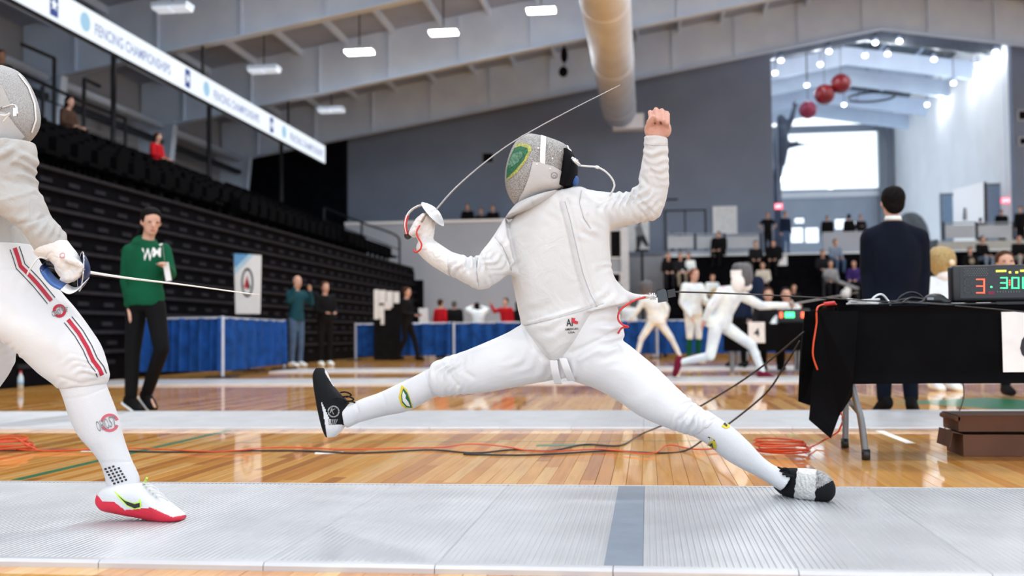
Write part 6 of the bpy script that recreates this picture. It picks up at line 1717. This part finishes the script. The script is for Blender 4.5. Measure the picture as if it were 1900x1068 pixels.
# cardboard cartons
mat('cardboard', (.13, .058, .035), .85, 0, .12, 5, bump=.1, bscale=40); mat('cardboard_in', (.09, .042, .026), .9)
def carton(label, x0, ytop, ybot, Y, wid, dep, z0, flap):
    g = empty('cardboard_carton', label=label, cat='carton')
    A = P(x0, ybot, Y); zt = P(x0, ytop, Y).z; X0, X1 = A.x, A.x + wid; t = .006
    MB().box((X0, Y, z0), (X1, Y + t, zt)).build('front_side', MATS['cardboard'], g); MB().box((X0, Y + dep - t, z0), (X1, Y + dep, zt)).build('rear_side', MATS['cardboard'], g)
    MB().box((X0, Y + t, z0), (X0 + t, Y + dep - t, zt)).build('end', MATS['cardboard'], g); MB().box((X1 - t, Y + t, z0), (X1, Y + dep - t, zt)).build('end', MATS['cardboard'], g)
    MB().box((X0 + t, Y + t, z0), (X1 - t, Y + dep - t, z0 + t)).build('bottom', MATS['cardboard_in'], g)
    if flap:
        MB().hexa([(X0, Y, zt), (X0, Y + dep * .8, zt), (X0 - .005, Y + dep * .8, zt + .004), (X0 - .005, Y, zt + .004)], [(X0 - flap, Y - .03, zt + .012), (X0 - flap, Y + dep * .75, zt + .012), (X0 - flap, Y + dep * .75, zt + .018), (X0 - flap, Y - .03, zt + .018)]).build('flap', MATS['cardboard'], g)
        MB().hexa([(X0 - flap, Y - .03, zt + .012), (X0 - flap, Y + dep * .75, zt + .012), (X0 - flap, Y + dep * .75, zt + .018), (X0 - flap, Y - .03, zt + .018)], [(X0 - flap - .012, Y - .02, zt - .06), (X0 - flap - .012, Y + dep * .7, zt - .06), (X0 - flap - .018, Y + dep * .7, zt - .06), (X0 - flap - .018, Y - .02, zt - .06)]).build('flap', MATS['cardboard'], g)
    else:
        MB().box((X0 - .004, Y - .004, zt), (X1 + .004, Y + dep + .004, zt + .006)).build('lid', MATS['cardboard'], g)
        MB().tube([(X0 - .004, Y, zt - .012), (X0 - .004, Y + dep, zt - .012)], .014, 8).build('rolled_end', MATS['cardboard'], g)
    return zt
CY = PZ(1790, 846).y
zt = carton('brown cardboard carton with open side flap on the floor under the table', 1788, 806, 846, CY, .8, .30, .001, .055)
carton('brown cardboard carton stacked on the lower carton', 1779, 772, 806, CY + .03, .8, .28, zt + .012, 0)
A = P(1779, 766, CY + .3); 
pr = empty('rolled_paper', label='pale long roll lying on the upper cardboard carton', cat='roll')
# bottle and ball by the bleachers at far left
bp = PZ(38, 724); bo = empty('water_bottle', label='clear water bottle on the floor at the far left', cat='bottle')
MB().tube([bp, bp + Vector((0, 0, .16)), bp + Vector((0, 0, .2)), bp + Vector((0, 0, .21))], [.034, .034, .016, .013], 14).build('bottle', mat('bottle_clear', (.5, .6, .68), .15), bo, True)
MB().tube([bp + Vector((0, 0, .21)), bp + Vector((0, 0, .235))], .015, 10).build('cap', MATS['ink_red'], bo, True); MB().tube([bp + Vector((0, 0, .07)), bp + Vector((0, 0, .13))], .0348, 14).build('wrapper', mat('label_blue', (.3, .5, .75), .5), bo, True)
bpy.data.objects.remove(pr)
# ------------------------------------------------------------------ people standing on the floor
Yg = 8.85
J = px_pose(Yg, 1.0, (.62, -.75, -.28), pelvis=(268, 556), chest=(270, 495), neck=(272, 452), head=(280, 412, -.02), sh_l=(304, 464), sh_r=(240, 466), el_l=(316, 508, -.05), el_r=(234, 522), wr_l=(306, 494, -.26), wr_r=(242, 568, -.05),
            hip_l=(287, 566), hip_r=(254, 566), kn_l=(300, 648, -.06), kn_r=(246, 655), an_l=(272, 730, .12), an_r=(243, 738, -.02), toe_l=(292, 752, .0), toe_r=(266, 752, -.1))
for k, Yk in (('an_l', PZ(275, 757).y), ('an_r', PZ(245, 761).y)): pass
gh = person(J, 'person in a green hoodie and black trousers walking beside the bleachers', 'green', 'black', 'black', 'skin_light', 'hair_black', voxel=.012, hood=True, hem=.05, shoe_sole='white')
tm = [c for c in gh.children if c.name.startswith('top')][0]; tbv = bvh_of(tm.data)
patch_text('chest_lettering', 'W', 274, 472, 22, 22, .05, tbv, MATS['logo_white'], tm, .004); patch_text('chest_lettering', 'M', 291, 468, 16, 17, .0, tbv, MATS['logo_white'], tm, .004)
patch('chest_mark', [(295, 454), (304, 450), (298, 457)], tbv, MATS['logo_white'], tm, .004, 3)
hb = [c for c in gh.children if c.name.startswith('hair')][0]
MB().cap(P(262, 425, Yg + .06), P(254, 450, Yg + .1), .03, .02).build('ponytail', MATS['hair_black'], hb, True)
A = P(304, 508, Yg - .34); pc = tag(MB().prism([P(302, 488, Yg - .34), P(312, 486, Yg - .34), P(318, 520, Yg - .34), P(308, 522, Yg - .34)], (0, .006, 0)).build('paper_card', MATS['paper_white']), 'white card held by the person in the green hoodie', 'card')

Ym = 8.62
J = px_pose(Ym, 1.03, (-.1, 1, 0), pelvis=(1660, 575), chest=(1660, 490), neck=(1657, 412), head=(1656, 377), sh_l=(1617, 443), sh_r=(1703, 443), el_l=(1611, 508, .03), el_r=(1711, 508, .03), wr_l=(1612, 572, -.05), wr_r=(1712, 572, -.05),
            hip_l=(1640, 590), hip_r=(1682, 590), kn_l=(1640, 668), kn_r=(1686, 668), an_l=(1640, 742), an_r=(1691, 742), toe_l=(1622, 757, .12), toe_r=(1698, 757, .16))
sm2 = person(J, 'man in a dark navy suit seen from behind the judging table', 'suit', 'suit', 'black', 'skin_light', 'hair_black', voxel=.012, hem=.17, fat=.022)
a = MB(); a.tube([P(1657, 409, Ym), P(1657, 401, Ym)], [.066, .060], 20); a.build('shirt_collar', MATS['cloth_white'], sm2, True)
# ------------------------------------------------------------------ fencers further back
def fencer(J, label, voxel, mask_m=None, face=None, shoe='maroon', sock='white', hair='hair_red', top='white', hidehair=False):
    r = person(J, label, top, 'white', shoe, 'skin_light', hair, voxel=voxel, hem=.08, shorts=True, sock=sock, fat=.012, bald=hidehair)
    if mask_m:
        a, S_, up = mask_forms(J['head'] + Vector((0, 0, .02)), J['face'], Vector((0, 0, 1)), k=1.08)
        m_ = mobj('mask', remesh(a, .014, 2), MATS[mask_m], r)
        H = J['head'] + Vector((0, 0, .02)); F = J['face'].normalized()
        MB().ell(H - Vector((0, 0, .15)) + F * .06, (.09, .09, .07), 12, 8).build('mask_bib', MATS['trim_white'], m_, True)
        return r, m_
    return r, None
mesh_mat('mask_dark', (.02, .02, .025), (.16, .16, .18), 150); mesh_mat('mask_gold', (.16, .10, .035), (.50, .36, .15), 140)
Yf = 14.55
J = px_pose(Yf, 1.02, (.8, .6, 0), pelvis=(1334, 597), chest=(1348, 560), neck=(1362, 532), head=(1376, 513), sh_l=(1340, 541, -.15), sh_r=(1372, 546, .12), el_l=(1318, 570, -.2), el_r=(1412, 567, .2), wr_l=(1308, 592, -.15), wr_r=(1462, 566, .35),
            hip_l=(1328, 607, -.08), hip_r=(1346, 606, .08), kn_l=(1318, 660, -.1), kn_r=(1395, 641, .1), an_l=(1262, 672, .05), an_r=(1415, 690, .12), toe_l=(1258, 696, .05), toe_r=(1438, 694, .15))
r, m_ = fencer(J, 'fencer in white lunging right before the number 4 table', .018, 'mask_dark', sock='white', hidehair=True)
H = J['head']; MB().cbox(H + Vector((-.08, -.135, .03)), (.14, .02, .1)).build('mask_strap', MATS['trim_white'], m_); MB().ell(H + Vector((-.06, -.12, -.09)), (.09, .04, .12), 12, 8).build('mask_flap', MATS['trim_white'], m_, True)
t_ = [c for c in r.children if c.name.startswith('top')][0]; bv_ = bvh_of(t_.data); patch_text('back_lettering', 'BENT', 1346, 531, 16, 8, .25, bv_, mat('pink_ink', (.6, .22, .3), .7), t_, .006)
l_ = [c for c in r.children if c.name.startswith('trousers')][0]; bv_ = bvh_of(l_.data); patch('side_stripe', ribbon([(1368, 606), (1382, 615), (1394, 625)], 1.8), bv_, MATS['stripe_red'], l_, .006, 4)
sab2 = empty('sabre', label='sabre of the background fencer lunging right', cat='sabre')
g0 = P(1468, 564, Yf + .36); g1 = P(1592, 542, Yf + .7)
MB().tube([g0, g1], [.009, .004], 6).build('blade', MATS['blade_steel'], sab2, True); dome(g0, g1 - g0, .07, .035, 'guard', MATS['guard_silver'], sab2, 18, 5); MB().tube([g0, g0 - (g1 - g0).normalized() * .14], .014, 8).build('grip', MATS['black_plastic'], sab2, True)
Ys = 20.4
b = P(1290, 680, Ys); base = PZ(1288, 676.5); 
J = stand_pose((base.x, base.y, .022), math.radians(35), 1.82, dict(wr_r=(-.18, -.16, .86), el_r=(-.24, .02, 1.12), wr_l=(.24, -.24, 1.16), el_l=(.28, .0, 1.12), head=(.02, -.03, 1.635)))
fencer(J, 'red-haired fencer in white standing without mask behind the lunging fencer', .022, None, hair='hair_red', sock='green', shoe='white')
gm_ = empty('fencing_mask', label='gold mesh fencing mask held by the red-haired fencer', cat='mask'); hp_ = J['wr_l'] + Vector((.10, -.16, .06))
a, S_, up = mask_forms(hp_, Vector((.3, -.9, .2)), Vector((0, 0, 1)), k=1.15); mobj('mesh', remesh(a, .02, 2), MATS['mask_gold'], gm_); MB().ell(hp_ + Vector((0, 0, -.2)), (.1, .1, .1), 12, 8).build('bib', MATS['trim_white'], gm_, True)
Yq = 23.0; z0 = .022
J = px_pose(Yq, 1.0, (-.6, .8, 0), pelvis=(1218, 594), chest=(1212, 567), neck=(1206, 549), head=(1200, 536), sh_l=(1194, 556), sh_r=(1226, 555), el_l=(1184, 574), el_r=(1238, 572), wr_l=(1172, 590), wr_r=(1236, 588), hip_l=(1208, 600), hip_r=(1226, 600), kn_l=(1190, 628), kn_r=(1246, 628), an_l=(1182, 660), an_r=(1262, 661), toe_l=(1172, 668), toe_r=(1274, 668))
fencer(J, 'distant fencer in white crouching with legs apart before the blue barrier', .026, 'mask_dark', hidehair=True)
Yk = 11.9; bk = P(1747, 600, Yk)
J = px_pose(Yk, 1.05, (.25, -.97, -.1), pelvis=(1748, 590), chest=(1748, 546), neck=(1747, 514), head=(1747, 489), sh_l=(1772, 524), sh_r=(1724, 526), el_l=(1780, 560, -.1), el_r=(1716, 560, -.1), wr_l=(1764, 578, -.3), wr_r=(1732, 580, -.3), hip_l=(1758, 596), hip_r=(1738, 596), kn_l=(1764, 606, -.42), kn_r=(1732, 606, -.42), an_l=(1764, 706, -.35), an_r=(1732, 706, -.35))
r, m_ = fencer(J, 'fencer in white with a gold mesh mask bending behind the judging table', .016, 'mask_gold', sock='white', hidehair=True, shoe='white')
MB().ell(J['head'] + Vector((.06, -.17, -.0)), (.03, .02, .03), 10, 8).build('mask_badge', mat('badge_cream', (.85, .75, .55), .5), m_, True)
b = P(1858, 484, 10.8)
J = sit_pose((b.x, 10.8, b.z - .80), 0, 1.75, None); J['an_l'].z = J['an_r'].z = .10
person(J, 'seated person with curly brown hair hidden behind the scoring box', 'white', 'black', 'black', 'skin_light', 'hair_brown', voxel=.02)
# ------------------------------------------------------------------ number 4 table behind
t4 = empty('judging_table', label='far judging table under black cloth beside the lunging fencer', cat='table')
A = P(1342, 603, 16.6); B = P(1503, 603, 16.6)
MB().box((A.x, 16.6, .68), (B.x, 17.35, .74)).build('table_top', MATS['cloth_table'], t4); MB().box((A.x, 16.58, .33), (B.x, 16.6, .74)).build('cloth_front', MATS['cloth_table'], t4)
for x in (A.x + .15, B.x - .15):
    for y in (16.75, 17.2): MB().tube([(x, y, 0), (x, y, .68)], .02, 8).build('leg', MATS['grey_steel'], t4)
n4 = empty('number_sheet', label='white sheet with a black 4 on the far judging table', cat='sign'); A2, B2 = P(1389, 636, 16.55), P(1419, 597, 16.55)
MB().box((A2.x, 16.55, A2.z), (B2.x, 16.57, B2.z)).build('sheet', MATS['paper_white'], n4); text_obj('numeral', '4', ((A2.x + B2.x) / 2, 16.545, (A2.z + B2.z) / 2), (1, 0, 0), (0, 0, 1), .085, .13, MATS['ink_black'], n4)
s4 = empty('scoring_box', label='small lit scoring box on the far judging table', cat='scoring machine'); A2, B2 = P(1444, 598, 16.75), P(1503, 572, 16.75)
bevel_box((A2.x, 16.75, .74), (B2.x, 16.85, B2.z), .02, 'case', MATS['black_plastic'], s4)
for x0, x1, m in ((1447, 1453, 'led_red'), (1457, 1479, 'led_green'), (1487, 1497, 'led_red')):
    n_ = max(1, int((x1 - x0) / 6))
    for k in range(n_):
        xa = x0 + k * 6; C_, D_ = P(xa, 589, 16.74), P(xa + 4.6, 579, 16.74); MB().box((C_.x, 16.735, C_.z), (D_.x, 16.75, D_.z)).build('digit', MATS[m], s4)
for k, (px, lab, tp, hr) in enumerate(((1458, 'official with dark hair seated behind the far judging table', 'white', 'hair_black'), (1425, 'official in dark clothes seated at the left of the far judging table', 'dark', 'hair_brown'))):
    b = P(px, 600, 17.8); J = sit_pose((b.x, 17.8, .46), 0, 1.7); J['an_l'].z = J['an_r'].z = .09; person(J, lab, tp, 'black', 'black', hair=hr, voxel=.024)
b = P(1368, 600, 18.4); J = stand_pose((b.x, 18.4, .024), 0, 1.6); person(J, 'person in black standing behind the lunging fencer', 'navy', 'black', 'black', hair='hair_black', voxel=.026)
b = P(1392, 530, 19.6); J = sit_pose((b.x, 19.7, b.z - .55), -.6, 1.9); J['an_l'].z = J['an_r'].z = .1
person(J, 'person in a navy hooded top bent forward behind the dark mask', 'navy', 'grey', 'black', hair='hair_grey', voxel=.026, hood=True, fat=.05)
cv = empty('folding_chair', label='folding chair carrying the person in the navy hooded top', cat='chair'); zc_ = J['pelvis'].z - .12
MB().box((b.x - .25, 19.5, zc_ - .05), (b.x + .25, 19.95, zc_)).build('seat', MATS['dark_steel'], cv)
for dx_ in (-.22, .22):
    for yy in (19.53, 19.92): MB().tube([(b.x + dx_, yy, 0), (b.x + dx_, yy, zc_ - .05)], .015, 6).build('leg', MATS['grey_steel'], cv)
MB().box((b.x - .25, 19.97, zc_ + .2), (b.x + .25, 20.0, zc_ + .5)).build('backrest', MATS['dark_steel'], cv)
# ------------------------------------------------------------------ people by the barriers
wb_ = PZ(755, 669); J = stand_pose((wb_.x, wb_.y, 0), math.radians(75), 1.80, dict(kn_l=(.1, -.16, .5), an_l=(.1, -.24, .09), kn_r=(-.1, .0, .5), an_r=(-.1, .20, .12), wr_l=(.16, -.30, 1.08), el_l=(.22, .0, 1.14), wr_r=(-.16, -.30, 1.08), el_r=(-.22, .0, 1.14)))
person(J, 'woman in a black suit walking before the rear blue barrier', 'black', 'black', 'black', hair='hair_brown', voxel=.022, hem=.14)
b = PZ(535, 682); J = stand_pose((b.x, b.y + .5, 0), math.radians(60), 1.85, dict(wr_l=(.16, -.22, 1.46), el_l=(.26, -.16, 1.22), wr_r=(-.20, -.18, 1.52), el_r=(-.28, -.1, 1.25), head=(.0, -.03, 1.64)))
person(J, 'man in a teal shirt and jeans with raised hands at the barrier end', 'teal', 'jeans', 'white', hair='hair_grey', voxel=.022, hem=.08, bald=True)
J = stand_pose((b.x + .42, b.y + 1.1, 0), math.radians(40), 1.76, dict(wr_l=(.1, -.3, 1.1), el_l=(.23, -.05, 1.14), wr_r=(-.1, -.3, 1.1), el_r=(-.23, -.05, 1.14)))
person(J, 'person in black with hands together beside the man in teal', 'black', 'black', 'white', hair='hair_brown', voxel=.024)
CYB = BCY + 1.1
def behind(px, hy, label, top, hair, yaw=0, over=None, Y=CYB, **k):
    """someone standing behind the rear barrier with the head at a pixel"""
    p = P(px, hy, Y); h = p.z / .935
    return person(stand_pose((p.x, Y, 0), math.radians(yaw), h, over), label, top, 'black', 'black', hair=hair, voxel=.03, **k)
behind(733, 573, 'person in purple behind the barrier next to the white blocks', 'purple', 'hair_brown', -60)
behind(817, 562, 'person in a red top behind the barrier, facing away', 'red', 'hair_brown', 150)
behind(843, 565, 'person in a dark cap and black jacket behind the barrier', 'black', 'hair_grey', 180, fat=.03)
behind(886, 566, 'dark-haired person in white bending over behind the barrier', 'white', 'hair_black', 200, dict(head=(0, -.12, 1.6), wr_l=(.12, -.2, 1.62), el_l=(.33, -.05, 1.5), wr_r=(-.12, -.2, 1.62), el_r=(-.33, -.05, 1.5)), hair_long=True, fat=.03)
behind(938, 560, 'person in a red top raising one arm behind the barrier', 'red', 'hair_black', -20, dict(wr_r=(-.42, -.12, 1.58), el_r=(-.36, -.02, 1.35)))
behind(961, 566, 'person with long dark hair in black behind the barrier beside the torso', 'black', 'hair_black', 170, hair_long=True)
behind(1226, 560, 'person in a dark vest behind the barrier near the far fencer', 'dark', 'hair_black', 20)
behind(1166, 560, 'person in white behind the barrier at the reel connector', 'white', 'hair_black', -30)
pw = empty('white_board', label='white board standing behind the barrier beside the woman in black', cat='board'); A, B = P(780, 604, CYB + .3), P(797, 571, CYB + .3)
MB().prism([(A.x, CYB + .3, .4), (B.x, CYB + .3, .4), (B.x - .05, CYB + .3, B.z), (A.x - .05, CYB + .3, B.z)], (0, .02, 0)).build('panel', MATS['paper_white'], pw)
for x in (A.x + .04, B.x - .06): MB().tube([(x, CYB + .33, 0), (x, CYB + .33, 1.0)], .015, 6).build('leg', MATS['dark_steel'], pw)
# ------------------------------------------------------------------ spectators
def spec(px, k, label, top, legs='black', hair='hair_brown', yaw=0, over=None, **kw):
    s = seat_at(px, k); J = sit_pose(s, math.radians(yaw), kw.pop('h', 1.72), over)
    for q_ in 'lr':
        if k: J['an_' + q_].z = max(J['an_' + q_].z, SZ[k - 1] + .09)
        else: J['an_' + q_].z = .09
    return person(J, label, top, legs, kw.pop('shoe', 'black'), hair=hair, voxel=.034, **kw)
SP = [(1240, 5, 'spectator with auburn hair in black at the left end of the rear bleachers', 'black', 'dark', 'hair_red'), (1262, 5, 'spectator in dark clothes with pale arms next to the auburn-haired one', 'dark', 'khaki', 'hair_brown'),
      (1279, 5, 'dark-haired spectator in a white top on the rear bleachers', 'white', 'black', 'hair_black'), (1320, 3, 'spectator in a white top low behind the red-haired fencer', 'white', 'dark', 'hair_brown'),
      (1336, 7, 'figure wrapped in a wide black coat on the top bench', 'black', 'black', 'hair_black'), (1403, 6, 'spectator in a dark top with a white stripe below the standing man', 'dark', 'black', 'hair_black'),
      (1437, 6, 'broad spectator in black right of the standing man', 'black', 'black', 'hair_brown'), (1416, 4, 'spectator in a cream jacket with crossed legs', 'cream', 'black', 'hair_black'),
      (1549, 6, 'spectator in blue grey leaning forward left of the suit', 'paleblue', 'jeans', 'hair_brown'), (1540, 4, 'spectator in a grey hooded top left of the suit', 'grey', 'dark', 'hair_grey'),
      (1526, 5, 'spectator in dark clothes left of the grey hooded one', 'dark', 'black', 'hair_brown'), (1586, 4, 'spectator in purple right beside the suit', 'purple', 'black', 'hair_black'),
      (1801, 5, 'spectator in a black top with a pale emblem above the scoring box', 'black', 'black', 'hair_brown'), (1821, 6, 'spectator in black with blue jeans under the panelled railing', 'black', 'paleblue', 'hair_black'),
      (1890, 6, 'spectator in black with pale trousers at the right edge', 'black', 'paleleg', 'hair_brown'), (1346, 2, 'spectator in grey low between the two white fencers', 'grey', 'black', 'hair_brown'),
      (1470, 2, 'spectator with brown hair in black above the far scoring box', 'black', 'black', 'hair_brown')]
for px, k, lb, tp, lg, hr in SP:
    r = spec(px, k, lb, tp, lg, hr, yaw=(px * 7) % 50 - 25, fat=.06 if 'coat' in lb or 'broad' in lb else 0.0)
    if 'emblem' in lb:
        s = seat_at(px, k); MB().ell(s + Vector((0, -.17, .4)), (.09, .02, .1), 10, 6).build('emblem', MATS['cloth_khaki'], r, True)
def stander(px, hy, Y, z, label, top, legs='black', hair='hair_black', yaw=0, over=None, **k):
    p = P(px, hy, Y); h = (p.z - z) / .935
    return person(stand_pose((p.x, Y, z), math.radians(yaw), h, over), label, top, legs, 'black', hair=hair, voxel=.034, **k)
hips = dict(el_l=(.36, .06, 1.2), wr_l=(.2, .0, 1.04), el_r=(-.36, .06, 1.2), wr_r=(-.2, .0, 1.04))
stander(1424, 399, MZY + .45, MEZ, 'man in a black t-shirt with hands on hips on the mezzanine', 'black', 'black', 'hair_grey', 0, hips, sleeve=.5)
stander(1457, 397, MZY + .6, MEZ, 'person in navy and jeans standing at the opening edge', 'navy', 'jeans', 'hair_brown', 20)
stander(1247, 434, MZY + .5, MEZ, 'dark-clothed person behind the grey railing before the double door', 'black', 'black', 'hair_black', 160)
stander(1262, 436, MZY + .9, MEZ, 'second dark figure with a lilac stripe behind the grey railing', 'dark', 'black', 'hair_black', 180)
stander(1535, 405, MZY + 1.2, MEZ, 'person in black leaning on the lobby wall left of the suit', 'black', 'black', 'hair_black', 0, fat=.03)
stander(1575, 402, MZY + 1.2, MEZ, 'slim person in black behind the lobby wall', 'black', 'black', 'hair_black', 180)
stander(1597, 403, MZY + 1.2, MEZ, 'person in dark green with pink hands behind the lobby wall', 'dark', 'black', 'hair_grey', 0, dict(wr_l=(.05, -.25, 1.2), el_l=(.22, -.03, 1.15), wr_r=(-.05, -.25, 1.2), el_r=(-.22, -.03, 1.15)))
stander(1858, 394, MZY + 1.0, MEZ, 'person in black behind the panelled railing under the red exit sign', 'black', 'black', 'hair_brown', 0, fat=.03)
stander(1819, 408, MZY + 1.4, MEZ, 'dark-haired figure behind the panelled railing post', 'black', 'black', 'hair_black', 180)
stander(1893, 388, MZY - .25 + .6, MEZ, 'person in black standing at the right picture edge', 'black', 'black', 'hair_brown', -30)
# balcony and upper stand
for px, hy, lb, hr, tp in ((868, 384, 'seated person with long dark hair at the left of the balcony', 'hair_black', 'black'), (915, 386, 'seated person in black on the balcony beside the mask', 'hair_brown', 'black'), (893, 392, 'small seated figure in dark clothes between two others on the balcony', 'hair_black', 'dark')):
    p = P(px, hy, BALY + .95); J = sit_pose((p.x, BALY + .95, p.z - .77), 0, 1.75); person(J, lb, tp, 'black', 'black', hair=hr, voxel=.034, hair_long='long' in lb)
    ch = empty('balcony_chair', label='dark chair under the ' + ' '.join(lb.split()[:3 if 'small' in lb else 4]) + (' with long hair' if 'long' in lb else ' in black' if 'beside' in lb else ' figure in dark clothes'), cat='chair'); zf_ = bz - .85; zs = p.z - .77
    MB().box((p.x - .22, BALY + .75, zs - .06), (p.x + .22, BALY + 1.2, zs - .01)).build('seat', MATS['dark_steel'], ch); MB().box((p.x - .22, BALY + 1.2, zs), (p.x + .22, BALY + 1.24, zs + .4)).build('backrest', MATS['dark_steel'], ch)
    for dx_ in (-.19, .19):
        for yy in (BALY + .78, BALY + 1.17): MB().box((p.x + dx_ - .02, yy - .02, zf_), (p.x + dx_ + .02, yy + .02, zs - .06)).build('leg', MATS['dark_steel'], ch)
for k, (px, hy, lb, tp, hr) in enumerate(((122, 203, 'woman with long dark hair seated in the back row of the upper stand', 'brown', 'hair_black'), (287, 264, 'person in a red top seated in the back row of the upper stand', 'red', 'hair_brown'))):
    xs = FX - .3 - .92 * 4 - .5; p = PX(px, hy, xs); zs = ztop - .12 + 1.6 + .48
    person(sit_pose((xs, p.y, zs), math.radians(80), 1.75), lb, tp, 'black', 'black', hair=hr, voxel=.034, hair_long=k == 0)
p = PX(2, 104, -13.6); person(stand_pose((-13.6, p.y, zf), math.radians(60), (p.z - zf) / .935), 'person with dark hair standing at the upper left picture edge', 'dark', 'black', 'black', 'skin_tan', 'hair_black', voxel=.034)
# ------------------------------------------------------------------ put each Empty at the base of its thing
bpy.context.view_layer.update()
for o in list(col.objects):
    if o.type == 'EMPTY' and o.parent is None and o.children:
        lo = Vector((1e9,) * 3); hi = Vector((-1e9,) * 3)
        for c in o.children:
            if c.type != 'MESH': continue
            for q in c.bound_box:
                p = c.matrix_world @ Vector(q)
                for i in range(3):
                    lo[i] = min(lo[i], p[i]); hi[i] = max(hi[i], p[i])
        base = Vector(((lo.x + hi.x) / 2, (lo.y + hi.y) / 2, lo.z))
        old = o.matrix_world.copy()
        new = Matrix.Translation(base)
        for c in o.children:
            c.matrix_parent_inverse = new.inverted() @ old @ c.matrix_parent_inverse
        o.matrix_world = new
bpy.data.scenes.remove(WORK)
